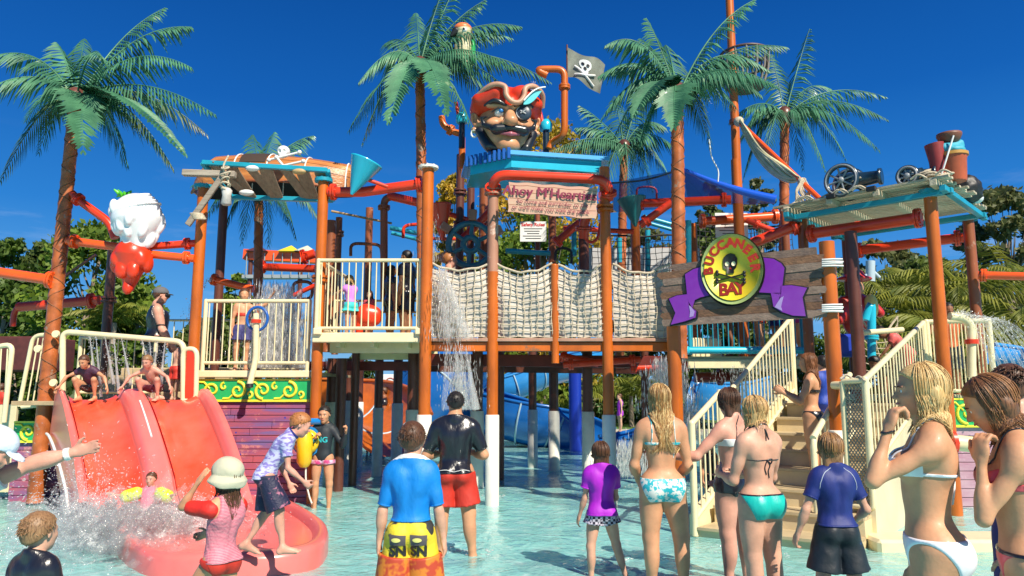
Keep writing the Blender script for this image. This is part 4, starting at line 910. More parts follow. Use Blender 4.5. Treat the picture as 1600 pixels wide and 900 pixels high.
for i in range(14): MB().box(((xL + xR) / 2, 10.82 + i * .2, zd - .02), (xR - xL, .188, .04)).build('deck_board', mat('tan_deck', (.42, .31, .18), .7, var=.25, scale=6), t)
railing('cream railing on the lower left deck in front of the waterfall', (W(316, 575, 10.68).x, 10.68, zd), (W(480, 575, 10.68).x, 10.68, zd), 1.02, n=14)
railing('cream railing along the back of the lower left deck', (W(230, 560, 13).x, 13.4, zd), (W(480, 575, 13.4).x, 13.4, zd), 1.0, n=16, rt=.022)
# nozzle stand-pipe hanging outside that railing
pipe('cream standpipe with red collar outside the left railing', [(400, 490, 10.45), (400, 560, 10.45), (390, 602, 10.40)], .042, M_CREAM(), name='spray_nozzle', cat='nozzle')
o = MB().flange(W(400, 502, 10.45), (0, 0, 1), .07, .05, bolt=False).build('nozzle_collar', M_RED()); tag(o, 'red collar ring on the cream standpipe', 'collar')
o = MB().lathe(W(390, 600, 10.40), [(0, .05), (.05, .05)], 12, (.1, -.1, -1)).build('nozzle_mouth', M_BLACK()); tag(o, 'black nozzle mouth pointing down over the frieze', 'nozzle')
MB().tube([W(402, 498, 10.6) + Vector((math.cos(a) * .15, 0, math.sin(a) * .17)) for a in [6.283 * i / 20 for i in range(20)]], .022, 8, closed=True).build('steering_ring', mat('blue_plastic', (.01, .10, .42), .3, coat=.4), label='small blue steering ring on the left railing', cat='ring')

# ---- slide platform at far left with cream hoops
zp = 1.42
t = thing('slide_platform', 'tan platform at the top of the pink slide', 'deck', (W(190, 640, 11).x, 11, zp))
for i in range(7): MB().box((W(185, 640, 11).x, 10.5 + i * .26, zp - .03), (2.35, .25, .06), None, .006).build('deck_board', mat('tan_deck', (.42, .31, .18), .7), t)
t = thing('platform_steps', 'wide tan steps behind the slide boys', 'steps', (W(240, 620, 12.4).x, 12.4, zp))
for i in range(4): MB().box((W(240, 620, 12.5).x + .1, 12.45 + i * .3, zp + .06 + i * .14), (2.1, .32, .14), None, .012).build('step', mat('step_tan', (.50, .38, .22), .6, var=.15, scale=5), t)
def hoop(label, pts, r=.035, m=None, n=0, y2=None, name='hoop_rail'):
    P = [W(*p) for p in pts]; t = thing(name, label, 'railing', P[0], 'hoop rails by the slide'); MB().tube(elbow(P, .12), r, 12).build('frame', m or M_CREAM(), t); return t, P
t, P = hoop('long cream hoop over the heads of the slide boys', [(98, 645, 10.35), (98, 518, 10.35), (287, 534, 10.35), (289, 625, 10.35)], .04)
t2 = railing('cream balustrade behind the boys on the slide', (W(112, 640, 11.6).x, 11.7, zp), (W(232, 640, 11.6).x, 11.7, zp), .98, n=9, rt=.025)
t, P = hoop('cream hoop with balusters left of the long hoop', [(30, 635, 10.9), (52, 524, 10.9), (92, 522, 10.9), (78, 632, 10.9), (34, 636, 10.9)], .03)
for i in range(5):
    a = W(42 + i * 9, 632, 10.9); b = W(60 + i * 8, 528, 10.9); MB().tube([a, b], .011, 6).build('baluster', M_CREAM(), t)
t, P = hoop('cream hoop rail cut by the left picture edge', [(-20, 545, 10.2), (20, 537, 10.2), (6, 660, 10.2)], .034)
for i in range(3): MB().tube([W(-14 + i * 10, 650, 10.2), W(-8 + i * 10, 545, 10.2)], .011, 6).build('baluster', M_CREAM(), t)
t, P = hoop('cream newel and panel at the right of the slide top', [(286, 625, 10.3), (286, 545, 10.3), (308, 545, 10.3), (306, 628, 10.3), (286, 626, 10.3)], .034)
MB().box((P[0] + P[2]) / 2, (.13, .03, .68), None, .01).build('red_panel', M_RED(), t)
beam('cream_riser', 'cream wall panel at the far left below the railing', W(-60, 700, 10.9), W(22, 700, 10.9), (.06, 1.25), mat('cream_wall', (.72, .62, .38), .5, var=.12, scale=2), cat='panel')
for i, (a, b) in enumerate([((60, 545), (56, 556)), ((88, 522), (92, 540)), ((84, 598), (86, 608))]):
    o = MB().lathe(W(*a, 10.45), [(0, .055), (.03, .05)], 14, (0, -1, 0)).build('rail_clamp', M_CREAM()); tag(o, ['cream clamp disc low on the left palm trunk', 'cream clamp disc at the hoop top by the palm trunk', 'lower cream clamp disc by the palm trunk'][i], 'clamp')

# ---- upper left deck
z2 = W(575, 522, 10.5).z; xa, xb = W(490, 520, 10.5).x, W(660, 520, 10.5).x
t = thing('upper_deck', 'cream fronted upper deck with shaded underside', 'deck', (xa, 10.5, z2))
MB().box(((xa + xb) / 2, 10.45, z2 - .055), (xb - xa, .06, .14), None, .012).build('fascia', M_CREAM(), t)
MB().box(((xa + xb) / 2, 11.6, z2 - .05), (xb - xa - .02, 2.2, .05)).build('deck_floor', mat('cream_floor', (.62, .54, .36), .6, var=.1), t)
MB().box(((xa + xb) / 2 + .03, 11.1, z2 - .16), (xb - xa - .15, .12, .16)).build('cross_beam', M_CREAM(), t)
MB().box(((xa + xb) / 2 + .05, 12.7, z2 - .17), (xb - xa - .1, .09, .2)).build('rear_beam', M_CREAM(), t)
for i in range(3): MB().box((xa + .3 + i * .5, 11.7, z2 - .12), (.06, 2.0, .1)).build('joist', M_CREAM(), t)
railing('cream railing at the front of the upper left deck', (W(494, 515, 10.45).x, 10.45, z2), (W(656, 515, 10.45).x, 10.45, z2), 1.06, n=15, base=.08)
railing('cream railing at the left side of the upper deck', (W(496, 515, 10.5).x, 10.55, z2), (W(497, 515, 10.5).x + .05, 12.5, z2), 1.06, n=11, base=.08)
railing('cream railing at the back of the upper left deck', (W(520, 500, 12.6).x, 12.7, z2), (W(670, 500, 12.6).x, 12.7, z2), .75, n=6, base=.55, rt=.02)
for q in (0, 1): o = MB().box((W((496, 655)[q], 515, 10.4).x, 10.40, z2 + .03), (.12, .06, .10), None, .015).build('rail_bracket', M_CREAM()); tag(o, ['cream bracket at the left foot of the upper railing', 'cream bracket at the right foot of the upper railing'][q], 'bracket')
# beams under decks
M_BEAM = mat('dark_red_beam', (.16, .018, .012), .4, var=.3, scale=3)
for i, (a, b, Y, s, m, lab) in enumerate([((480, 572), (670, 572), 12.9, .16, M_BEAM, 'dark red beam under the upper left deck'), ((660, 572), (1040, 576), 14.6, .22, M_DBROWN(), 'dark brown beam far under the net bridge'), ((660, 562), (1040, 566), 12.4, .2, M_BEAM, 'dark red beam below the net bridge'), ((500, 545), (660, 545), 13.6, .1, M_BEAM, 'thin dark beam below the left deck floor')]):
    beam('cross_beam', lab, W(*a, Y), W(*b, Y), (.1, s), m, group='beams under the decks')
pipe('red pipe below the net bridge on the right', [(880, 570, 11.6), (1000, 562, 11.6)], .055, M_RED(), (.1, .9))
pipe('second red pipe below the net bridge, nearer the slide', [(875, 556, 12), (935, 568, 12)], .06, M_RED(), (.1,))
pipe('dark red pipe behind the long haired woman', [(985, 575, 12.4), (1075, 572, 12.4)], .06, M_RED(), (.05, .95))
pipe('dark red pipe behind the stair rails', [(1085, 590, 12.8), (1165, 588, 12.8)], .09, mat('maroon_paint', (.25, .02, .015), .35, coat=.3), (.5,))

# ---- net bridge
zb = W(860, 528, 10.5).z; xn0, xn1 = W(668, 530, 10.5).x, W(1048, 530, 10.5).x
t = thing('net_bridge', 'plank bridge deck behind the rope nets', 'deck', (xn0, 10.6, zb))
MB().box(((xn0 + xn1) / 2, 10.55, zb - .125), (xn1 - xn0, .08, .13), None, .008).build('edge_beam', M_ORANGE(), t)
MB().box(((xn0 + xn1) / 2, 10.52, zb - .03), (xn1 - xn0, .12, .05), None, .008).build('edge_board', mat('pink_brown_board', (.42, .24, .17), .7, var=.3, scale=5), t)
bd = None
for i in range(15):
    MB().box(((xn0 + xn1) / 2, 10.68 + i * .17, zb - .035), (xn1 - xn0, .155, .04)).build('deck_board', mat('pink_brown_board', (.42, .24, .17), .7), t)
M_NETBACK = mat('white_net_backing', (.60, .55, .49), .8, var=.15, scale=3, bump=.3, bscale=10)
def rope_net(label, x0, x1, y, z0, z1, sag, cell=.10, r=.0078, m=None, seed=0, back=True, name='rope_net', sagx=0.0, top=.018):
    rn = random.Random(seed); t = thing(name, label, 'rope net', (x0, y, z0), 'rope nets'); m = m or M_ROPE(); mb = MB(); nx = max(3, round((x1 - x0) / cell)); nz = max(3, round((z1 - z0) / cell))
    def P(u, v):
        s = 4 * u * (1 - u); zt = z1 - sag * s; yy = y - .05 * s * math.sin(v * 3.14) + .02 * math.sin(9 * u + 5 * v + seed)
        return Vector((x0 + (x1 - x0) * u + .012 * math.sin(13 * v + 20 * u) , yy, z0 + (zt - z0) * v + .010 * math.sin(17 * u + 3 * v + seed)))
    for i in range(nx + 1): mb.tube([P(i / nx, j / nz) for j in range(nz + 1)], r, 5, cap=False)
    for j in range(nz): mb.tube([P(i / nx, j / nz) for i in range(nx + 1)], r, 5, cap=False)
    kn = MB()
    for i in range(nx + 1):
        for j in range(nz): kn.ball(P(i / nx, j / nz), r * 1.7, 5, 3)
    mb.build('mesh', m, t, kind='stuff'); kn.build('knots', m, t, kind='stuff')
    MB().tube([P(i / 24, 1) for i in range(25)], top, 8).build('top_rope', m, t)
    if back: MB().sheet(lambda u, v: P(.015 + .97 * u, v * .955) + Vector((0, .03, 0)), 14, 10).build('backing', M_NETBACK, t)
    return t
zt = W(800, 412, 10.5).z
for i, (a, b) in enumerate([(674, 764), (776, 862), (872, 945), (958, 1046)]):
    rope_net(['rope net panel beside the white flanged post', 'rope net panel below the small notice', 'rope net panel right of the thin post', 'rope net panel running behind the carved sign'][i], W(a, 480, 10.5).x, W(b, 480, 10.5).x, 10.48, zb + .01, zt, (.10, .13, .12, .14)[i], cell=.098, seed=i)
M_DNET = mat('dark_cord', (.03, .03, .035), .8); M_GNET = mat('grey_cord', (.30, .29, .27), .8)
rope_net('dark climbing net above the bridge, behind the banner post', W(925, 400, 13.5).x, W(1075, 400, 13.5).x, 13.5, W(1000, 470, 13.5).z, W(1000, 365, 13.5).z, .05, .12, .006, M_DNET, 5, False)
rope_net('dark climbing net behind the round sign', W(1075, 400, 13.8).x, W(1240, 400, 13.8).x, 13.8, W(1150, 470, 13.8).z, W(1150, 348, 13.8).z, .12, .11, .007, M_DNET, 6, False)
rope_net('pale cord net below the right deck rail', W(1345, 530, 12).x, W(1405, 530, 12).x, 12.0, W(1370, 590, 12).z, W(1370, 495, 12).z, .25, .12, .009, M_ROPE(), 7, False)
MB().box((W(1000, 440, 15.5).x, 15.5, W(1000, 420, 15.5).z), (2.6, .04, .9)).build('pale_screen', mat('pale_screen', (.48, .47, .47), .8, var=.1), label='pale grey screen behind the upper net', cat='screen')
# ---------------------------------------------------------------- twin slide
M_SLIDE = mat('sun_bleached_pink_gelcoat', (.80, .19, .17), .3, scale=1.1, col2=(.78, .14, .12), coat=.35, detail=6)
M_CHUTE = mat('orange_red_chute', (.78, .065, .02), .22, scale=1.3, col2=(.80, .13, .08), coat=.6, detail=6)
t = thing('twin_slide', 'sun bleached pink twin slide with orange chutes', 'slide', (G(210, 790).x, 9.6, 0))
T0, T1 = W(84, 640, 10.3), W(322, 640, 10.3); B0, B1 = W(122, 800, 8.7), W(398, 745, 8.7); B1.z = B0.z = .05
T0.z = T1.z = 1.40
xs0 = [0, .055, .11, .40, .46, .52, .57, .88, .94, 1.0]
def slide_pt(u, v, dz=0.0):             # u across, v down
    a = T0.lerp(B0, v); b = T1.lerp(B1, v); p = a.lerp(b, u); f = v; z = 1.40 * (1 - f) ** 1.0 + .05 * f
    z = 1.40 + .10 * f - 1.35 * (f ** 1.25) if f < .8 else 1.40 + .08 - 1.35 * (.8 ** 1.25) + (.10 - (1.48 - 1.35 * .8 ** 1.25)) * ((f - .8) / .2) ** .8
    p.z = z + dz; return p
def ridge(u):
    c = [(0.0, .065), (.5, .085), (1.0, .065)]; h = 0
    for cc, w in c: h = max(h, math.exp(-((u - cc) / w) ** 8))
    return h
def srf(u, v): 
    bow = .16 * math.sin(math.pi * min(1, v * 1.0)) ; return slide_pt(u, v, ridge(u) * (.16 + .05 * math.sin(v * 3.1)) + .03)
MB().sheet(srf, 72, 40).build('side_walls', M_SLIDE, t)
for a, b in ((.078, .402), (.598, .922)): MB().sheet(lambda u, v: slide_pt(a + (b - a) * u, v, .038 + .07 * (2 * u - 1) ** 4), 16, 30).build('chute', M_CHUTE, t)
MB().sheet(lambda u, v: slide_pt(0, u, (.26) * (1 - v) - (0 if u > .97 else .55 + .0 * u) * v) + Vector((-.03 * v, 0, 0)), 30, 3).build('side_skirt', M_SLIDE, t)
MB().tube([slide_pt(0, i / 20, -.42 * (1 - i / 20)) + Vector((-.06, -.02, 0)) for i in range(21)], .018, 8).build('edge_strip', M_WHITE(), t)
MB().tube([slide_pt(.5, .25 + i / 20 * .35, .245) for i in range(21)], .012, 6).build('centre_strip', M_WHITE(), t)
# splash basin
t = thing('splash_basin', 'pink run out basin with a rounded rim at the slide foot', 'basin', G(350, 880))
def zc(p, z): return Vector((p.x, p.y, z))
out = [G(150, 800), G(172, 846), G(196, 880), G(238, 902), G(330, 905), G(430, 900), G(492, 888), G(512, 866), G(505, 842), G(470, 815), G(430, 792), G(395, 770)]
cx = sum((p for p in out), Vector()) / len(out); ring = catmull([zc(p, 0) for p in out], 5)
rim = MB(); prof = [(1.0, -.14), (1.0, .14), (.985, .185), (.955, .20), (.91, .195), (.875, .17), (.84, .10)]
n = len(ring); P = [tuple(zc(cx.lerp(p, k), z)) for k, z in prof for p in ring]
rim.add(P, [(j * n + i, j * n + i + 1, (j + 1) * n + i + 1, (j + 1) * n + i) for j in range(len(prof) - 1) for i in range(n - 1)]); rim.build('rim', M_SLIDE, t)
MB().add([tuple(zc(cx.lerp(p, .90), .105)) for p in ring], [tuple(range(n))], False).build('basin_floor', M_SLIDE, t)
# ---------------------------------------------------------------- strawberry and gear pieces
c = W(213, 345, 10.3); t = thing('strawberry_feature', 'white whipped top over a red strawberry water feature', 'sculpture', c)
pr = [ell((0, 0, .06), (.35, .28, .34), k=.05), cone((.02, 0, -.02), (.09, -.05, -.47), .30, .045, .08)]
for i in range(30):
    a = rnd.uniform(0, 6.28); z = rnd.uniform(-.34, .2); rr = (.335 if z > -.05 else .335 + (z + .05) * .62); pr.append(ell((math.cos(a) * rr + max(0, -z) * .16, math.sin(a) * rr * .82, z), (.055, .05, .10), (0, math.cos(a) * .5 * (z < 0), 0), .02))
pr += [ell((.02, -.02, .18 + i * .055), (.33 - i * .05, .29 - i * .045, .03), (R(8), R(-14), 0), .012) for i in range(4)]
sdf_obj('cream_top', mat('white_gelcoat', (.82, .82, .84), .3, coat=.4, var=.04), t, pr, .014, frame=Matrix.Translation(c))
c2 = W(207, 412, 10.35); pr = [cone((0, 0, .12), (-.02, 0, -.34), .25, .07, .06), ell((0, 0, .1), (.27, .18, .16), k=.05)] + [ell((q * .16, -.10, .05 - abs(q) * .0), (.10, .09, .13), None, .02) for q in (-1, 1)] + [ell((q * .08, -.14, -.12), (.09, .07, .12), None, .02) for q in (-1, 1)] + [ell((q * .22, -.02, .0), (.08, .1, .14), None, .02) for q in (-1, 1)] + [ell((-.02, -.05, -.36), (.07, .06, .09), None, .03)]
sdf_obj('red_berry', M_RED(), t, pr, .013, frame=Matrix.Translation(c2))
mb = MB(); cl = W(192, 308, 10.55)
for i in range(7): a = i * .9; mb.tube([cl, cl + Vector((math.cos(a) * .05, math.sin(a) * .05, .05)), cl + Vector((math.cos(a) * .13, math.sin(a) * .1, .06 + .06 * math.sin(a * 2)))], [.03, .035, .01], 6, flat=.5)
mb.build('leaf_tuft', mat('lime_plastic', (.10, .55, .03), .35, coat=.3), t)
pipe('red pipe from the left palm down towards the strawberry', [(112, 302, 10.6), (122, 312, 10.6), (172, 348, 10.6), (180, 372, 10.6)], .06, M_RED(), (.14,))
pipe('red pipe from the left palm to the red berry', [(105, 376, 10.55), (200, 388, 10.5)], .062, M_REDOR(), (.12,))
pipe('upper of two red pipes between berry and boat post', [(222, 386, 10.5), (306, 380, 10.6)], .055, M_RED(), (.84,))
pipe('lower of two red pipes between berry and boat post', [(222, 396, 10.4), (304, 404, 10.5)], .058, M_REDOR(), (.84,))
pipe('orange red pipe running off the left picture edge', [(-40, 420, 10.4), (82, 438, 10.5)], .075, M_REDOR(), (.97,))
pipe('dark red pipe behind the left palm trunk', [(28, 480, 13), (155, 469, 13)], .085, M_RED(), (.90,)); pipe('small dark red spout end left of the palm', [(20, 510, 13), (22, 488, 13), (30, 479, 13)], .05, M_RED(), ())
pipe('thin brown pipe leaning behind the palm trunk', [(95, 436, 13), (150, 398, 13)], .025, M_DBROWN(), ())
post('dark post below the strawberry feature', 163, 560, 12.8, 380, M_DBROWN(), .08, zbot=.5, collars=(468,))
# ---------------------------------------------------------------- boat roof on the left
M_BOAT = wood('varnished_boat_planks', (.62, .25, .07), (.34, .11, .03), 'X', 2.0, .35)
A, B = W(291, 296, 11.7), W(549, 296, 11.5); t = thing('upturned_boat', 'upturned varnished wooden boat lashed on the left roof', 'boat', (A + B) / 2)
def hull(u, v):
    x = A.lerp(B, u); w = .95 * math.sin(math.pi * min(1, .14 + u * .86)) ** .5 * (1 if u > .1 else (u / .1) ** .5 * .7 + .3); a = math.pi * v; h = (.56 if u > .14 else .56 * max(0, u / .14) ** .5) * (1.08 - .22 * u)
    return Vector((x.x + .02 * math.sin(a), x.y + .3 - math.cos(a) * w * .5, x.z + max(0, math.sin(a)) ** .6 * h + .10 * math.sin(math.pi * u)))
for i in range(10):
    v0, v1 = i / 10, (i + .93) / 10; MB().sheet(lambda u, v: hull(u, v0 + (v1 - v0) * v), 34, 2).build('plank', M_BOAT, t)
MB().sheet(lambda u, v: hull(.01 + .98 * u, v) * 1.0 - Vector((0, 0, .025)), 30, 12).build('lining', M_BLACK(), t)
MB().tube([hull(i / 30, 0.0) for i in range(31)], .024, 6).build('gunwale', M_BROWN(), t)
for i in (0, .3, .5, .72, .95):
    MB().tube([hull(i, v / 14) + Vector((0, 0, .015)) for v in range(15)], .012, 6).build('lashing', M_WHITE(), t)
MB().sheet(lambda u, v: hull(.33 + .16 * u, .12 + .5 * v) + Vector((0, -.004, .02)), 8, 6).build('dark_patch', mat('dark_hull_patch', (.05, .03, .02), .7), t)  # plain dark brown patch laid over the hull planks
zf = W(400, 262, 10.6).z; t = thing('boat_roof_frame', 'cyan steel frame with slanting grey boards under the boat', 'roof frame', W(400, 270, 10.6))
F0, F1, F2, F3 = W(316, 254, 10.5), W(512, 266, 10.5), W(362, 308, 11.1), W(520, 313, 11.1)
for a, b in ((F0, F1), (F2, F3), (F0, F2), (F1, F3)): beam('frame_bar', None, a, b, (.07, .07), M_TEAL(), parent=t)
for i in range(7):
    f = .06 + i * .145; a = F0.lerp(F1, f); b = F2.lerp(F3, min(1, f + .02)); beam('slat', None, a + Vector((0, 0, .01 + .01 * (i % 3))), b + Vector(((.16, -.05, .1, -.1, .14, 0, .02)[i], 0, 0)), (.17 + .03 * (i % 2), .03), wood('brown_old_board', (.34, .24, .17), (.20, .13, .09), 'Y', 3), parent=t)  # every slat has the same brown wood grain
for p0, p1, s in ((W(286, 270, 10.35), W(368, 273, 10.35), (.10, .09)), (W(350, 272, 10.30), W(293, 352, 10.30), (.05, .085))): beam('lashed_board', None, p0, p1, s, M_GWOOD(), parent=t)
mb = MB()
for i in range(6): c = W(307 + i * 1.0, 334 + i * 1.6, 10.33); mb.tube([c + Vector((math.cos(a) * .085, math.sin(a) * .07, .012 * math.sin(a))) for a in [6.283 * j / 12 for j in range(12)]], .012, 5, closed=True)
for i in range(5): c = W(352, 262 + i * 9, 10.28); mb.tube([c + Vector((math.cos(a) * (.05 + .02 * (i % 2)), math.sin(a) * .05, .03 * math.sin(a + i))) for a in [6.283 * j / 10 for j in range(10)]], .014, 5, closed=True)
mb.tube(catmull([W(357, 243, 10.3), W(349, 262, 10.26), W(357, 285, 10.3), W(352, 300, 10.28)], 5), .014, 5)
mb.build('rope_lashing', M_ROPE(), t)
c = W(354, 308, 10.3); MB().lathe(c - Vector((0, 0, .12)), [(0, .05), (.02, .075), (.14, .06), (.22, .075), (.25, .05)], 14).build('pulley_block', mat('grey_block', (.5, .48, .45), .6, var=.3), t)
sk = W(443, 240, 11.2); t = thing('skull_ornament', 'white skull and bones ornament on top of the boat', 'ornament', sk)
sdf_obj('skull', M_WHITE(), t, [ell((0, 0, .03), (.10, .11, .095), k=.03), ell((0, -.06, -.05), (.055, .05, .05), k=.03), ell((-.04, -.10, .01), (.028, .03, .03), op='-', k=.01), ell((.04, -.10, .01), (.028, .03, .03), op='-', k=.01)], .01, frame=Matrix.Translation(sk))
mb = MB(); 
for a, b in (((420, 250), (468, 238)), ((428, 262), (474, 252)), ((432, 246), (450, 268))): p, q = W(*a, 11.1), W(*b, 11.1); mb.tube([p, q], .02, 8).ball(p, .035).ball(q, .035)
mb.build('bones', M_WHITE(), t)
for k, (px, py) in enumerate([(395, 263), (468, 268), (385, 301)]): o = MB().ball(W(px, py, 10.5), .075, 12, 8, (1.5, .8, .6)).build('float_buoy', [M_WHITE(), mat('tan_float', (.5, .33, .15), .5), M_WHITE()][k]); tag(o, ['white float tied under the boat frame on the left', 'tan float tied under the middle of the boat frame', 'pale float near the back bar of the boat frame'][k], 'float')
# ---------------------------------------------------------------- buckets
def cone_bucket(label, tip, mouth, Y, r, m, name='tipping_bucket', bars=True):
    a, b = W(*tip, Y), W(*mouth, Y); t = thing(name, label, 'bucket', a, 'cone buckets'); ax = b - a; L = ax.length
    MB().lathe(a, [(0, .02), (L, r), (L + .02, r * 1.04), (L + .02, r * .93), (L * .5, r * .4)], 24, ax, cap=False).build('shell', m, t)
    return t, a, b
tb_, a, b = cone_bucket('bright blue cone bucket tipping beside the boat', (549, 304), (572, 254), 10.3, .235, M_CYAN())
pipe('red yoke holding the bright blue cone bucket', [(560, 246, 10.25), (588, 258, 10.25)], .022, M_RED(), name='bucket_yoke', cat='yoke'); pipe('red arm from the pipe to the blue cone bucket', [(572, 280, 10.35), (606, 292, 10.4)], .028, M_RED(), name='side_arm_pipe', cat='arm')
pipe('red pipe from the boat post past the blue bucket', [(512, 300, 10.6), (566, 300, 10.6), (660, 287, 10.5)], .075, M_RED(), (.06, .97), bend=.05)
pipe('red pipe joining the brown elbow to the second palm', [(608, 306, 12.4), (660, 318, 12.2)], .075, M_RED(), ()); pipe('brown elbow pipe above the left deck', [(600, 470, 12.4), (600, 312, 12.4), (612, 307, 12.4)], .065, M_BROWN(), (.86,), bend=.12)
pipe('long bamboo pole over the left deck', [(518, 330, 13.5), (612, 349, 13.5)], .022, mat('bamboo', (.45, .30, .14), .5, var=.2), name='bamboo_pole', cat='pole'); 
pipe('brown hoop pipe above the left deck', [(548, 400, 13.2), (548, 380, 13.2), (595, 382, 13.2), (597, 400, 13.2)], .03, M_BROWN()); pipe('red hoop pipe left of the second palm', [(630, 372, 13), (630, 352, 13), (660, 350, 13)], .03, M_RED())
pipe('teal handrail behind the second palm', [(610, 356, 14.5), (660, 366, 14.5)], .05, M_TEAL()); pipe('second teal handrail behind the second palm', [(612, 364, 14.8), (660, 376, 14.8)], .04, M_TEAL())
pipe('red pipe below the boat in the distance', [(408, 417, 13.6), (492, 420, 13.6)], .075, M_RED(), (.03,)); pipe('orange spout pouring to the left above the left deck', [(331, 436, 12), (396, 452, 12)], .06, M_REDOR(), (.06,))
pipe('red spout dropping behind the waterfall', [(458, 462, 12.6), (492, 446, 12.6)], .04, M_RED())
pipe('brown bent pipe tangle behind the deck railing, left', [(458, 462, 13), (458, 440, 13), (488, 440, 13), (488, 466, 13), (470, 468, 13)], .03, M_BROWN()); pipe('red pipe joining the boat post high up', [(473, 402, 13.8), (492, 396, 13.8)], .09, M_RED(), (.1,))
# basket of the red dumping funnel and its braces
tb_, a, b = cone_bucket('red wire dumping funnel left of the ship wheel', (692, 376), (687, 322), 12.0, .20, M_RED()); 
tb_, a, b = cone_bucket('dark teal cone bucket hanging below the shade cloth', (993, 354), (987, 312), 12.2, .24, mat('dark_teal', (.015, .16, .18), .35, coat=.3), bars=False)
for i, (pts, r, m, lab, fl) in enumerate([
    ([(770, 298, 10.5), (771, 284, 10.36), (782, 273, 10.30), (938, 280, 10.30), (951, 290, 10.36), (951, 312, 10.5)], .072, M_RED(), 'big red goalpost pipe under the blue canopy', (.02, .95)),
    ([(660, 322, 12.4), (760, 352, 12.4)], .045, M_RED(), 'thin red pipe behind the ship wheel', ()), ([(655, 372, 13), (758, 375, 13)], .03, M_RED(), 'thin red rail left of the ship wheel', ()),
    ([(722, 374, 12.2), (772, 325, 12.2)], .07, M_RED(), 'sloping red brace above the ship wheel', (.9,)), ([(868, 380, 12.2), (905, 348, 12.2)], .065, M_RED(), 'sloping red brace below the banner', (.08,)),
    ([(880, 357, 12.6), (990, 362, 12.6)], .045, M_RED(), 'thin red crossbar right of the banner', (.1,)), ([(1000, 352, 11.8), (1050, 316, 11.6)], .065, M_RED(), 'sloping red pipe right of the dark bucket', (.2,)),
    ([(992, 318, 12.2), (1050, 316, 12.0), (1142, 312, 11.8)], .075, M_RED(), 'red pipe under the blue shade cloth', (.07, .93)), ([(995, 305, 12.3), (995, 292, 12.3), (1026, 292, 12.3), (1026, 312, 12.3)], .018, M_RED(), 'thin red hoop over the dark bucket', ()),
    ([(1094, 346, 13), (1216, 338, 13)], .085, M_REDOR(), 'orange red pipe with end flange behind the round sign', (.03, .96)), ([(1166, 344, 12.6), (1222, 366, 12.4)], .05, M_RED(), 'thin red spout above the round sign', (.3,)),
    ([(1175, 380, 11.4), (1246, 352, 11.2)], .085, M_RED(), 'sloping red pipe above the carved sign', (.92,)), ([(1262, 366, 11.0), (1440, 340, 9.9)], .085, M_RED(), 'long red pipe under the front of the raft roof', (.04, .97)),
    ([(1335, 392, 12.2), (1505, 371, 11.3)], .08, M_RED(), 'long red pipe under the back of the raft roof', (.05, .95)), ([(1528, 430, 11.2), (1680, 434, 10.6)], .062, M_REDOR(), 'orange pipe running off the right picture edge', (.06,)),
    ([(855, 118, 11.0), (842, 112, 11.0), (842, 108, 11.0), (882, 108, 11.0), (882, 212, 11.0), (862, 222, 11.2), (858, 232, 11.2)], .055, M_ORANGE(), 'tall orange spout pipe bent over beside the skull flag', (.42,)),
    ([(690, 182, 11.6), (692, 196, 11.6), (712, 208, 11.6), (722, 208, 11.6), (722, 262, 11.6)], .055, M_ORANGE(), 'orange spout pipe left of the pirate head', (.28,)),
    ([(912, 372, 11.6), (912, 345, 11.5), (926, 325, 11.4)], .08, M_RED(), 'fat red cannon shaped nozzle beside the banner post', (.3,)), ([(915, 372, 11.6), (922, 380, 11.6), (935, 374, 11.6), (938, 348, 11.6)], .025, M_RED(), 'thin red crank below the fat nozzle', ()),
    ([(897, 350, 12.6), (897, 400, 12.6)], .045, M_TEAL(), 'teal upright right of the small notice', ()), ([(1012, 360, 13.6), (1012, 430, 13.6)], .05, M_TEAL(), 'teal upright left of the third palm', ()), ([(968, 372, 14), (968, 410, 14)], .05, M_TEAL(), 'short teal upright behind the upper net', ()),
    ([(1004, 338, 13.6), (1075, 358, 13.6)], .045, M_TEAL(), 'upper teal sloping rail behind the third palm', ()), ([(1004, 346, 13.6), (1075, 366, 13.6)], .035, M_TEAL(), 'lower teal sloping rail behind the third palm', ()), ([(1075, 345, 12.8), (1075, 440, 12.8)], .06, M_TEAL(), 'teal upright behind the palm trunk', ()),
    ([(790, 392, 12.2), (860, 396, 12.2)], .045, M_TEAL(), 'teal rail above the second rope net', ()), ([(868, 408, 12), (868, 388, 12), (893, 388, 12), (893, 412, 12)], .022, M_BLACK(), 'black grab loop above the third rope net', ()),
    ([(1352, 500, 11), (1362, 470, 11), (1362, 560, 11)], .06, M_CYAN(), 'bright cyan bent pipe behind the sign post', (.7,)), ([(1348, 520, 10.6), (1410, 515, 10.8)], .04, M_CREAM(), 'cream handrail leading to the right deck', ()),
    ([(556, 100, 12), (556, 101, 12)], .01, M_RED(), '', ())]):
    if lab: pipe(lab, pts, r, m, fl)
# cyan mushroom caps by the head
for i, (px, py, lab) in enumerate([(722, 184, 'small cyan dome beside the pirate head, left'), (853, 196, 'small cyan dome beside the pirate head, right')]):
    c = W(px, py, 11.3); t = thing('dome_nozzle', lab, 'nozzle', c, 'cyan dome nozzles'); MB().lathe(c - Vector((0, 0, .09)), [(0, .09), (.03, .10), (.12, .10), (.18, .06), (.20, .01)], 16).build('dome', M_CYAN(), t); MB().tube([c - Vector((0, 0, .5)), c - Vector((0, 0, .08))], .05, 10).build('stem', M_DARKNAVY(), t); MB().tube([c + Vector((-.1, -.02, .25)), c + Vector((-.04, -.04, -.05))], .03, 8).build('arm', M_RED(), t)
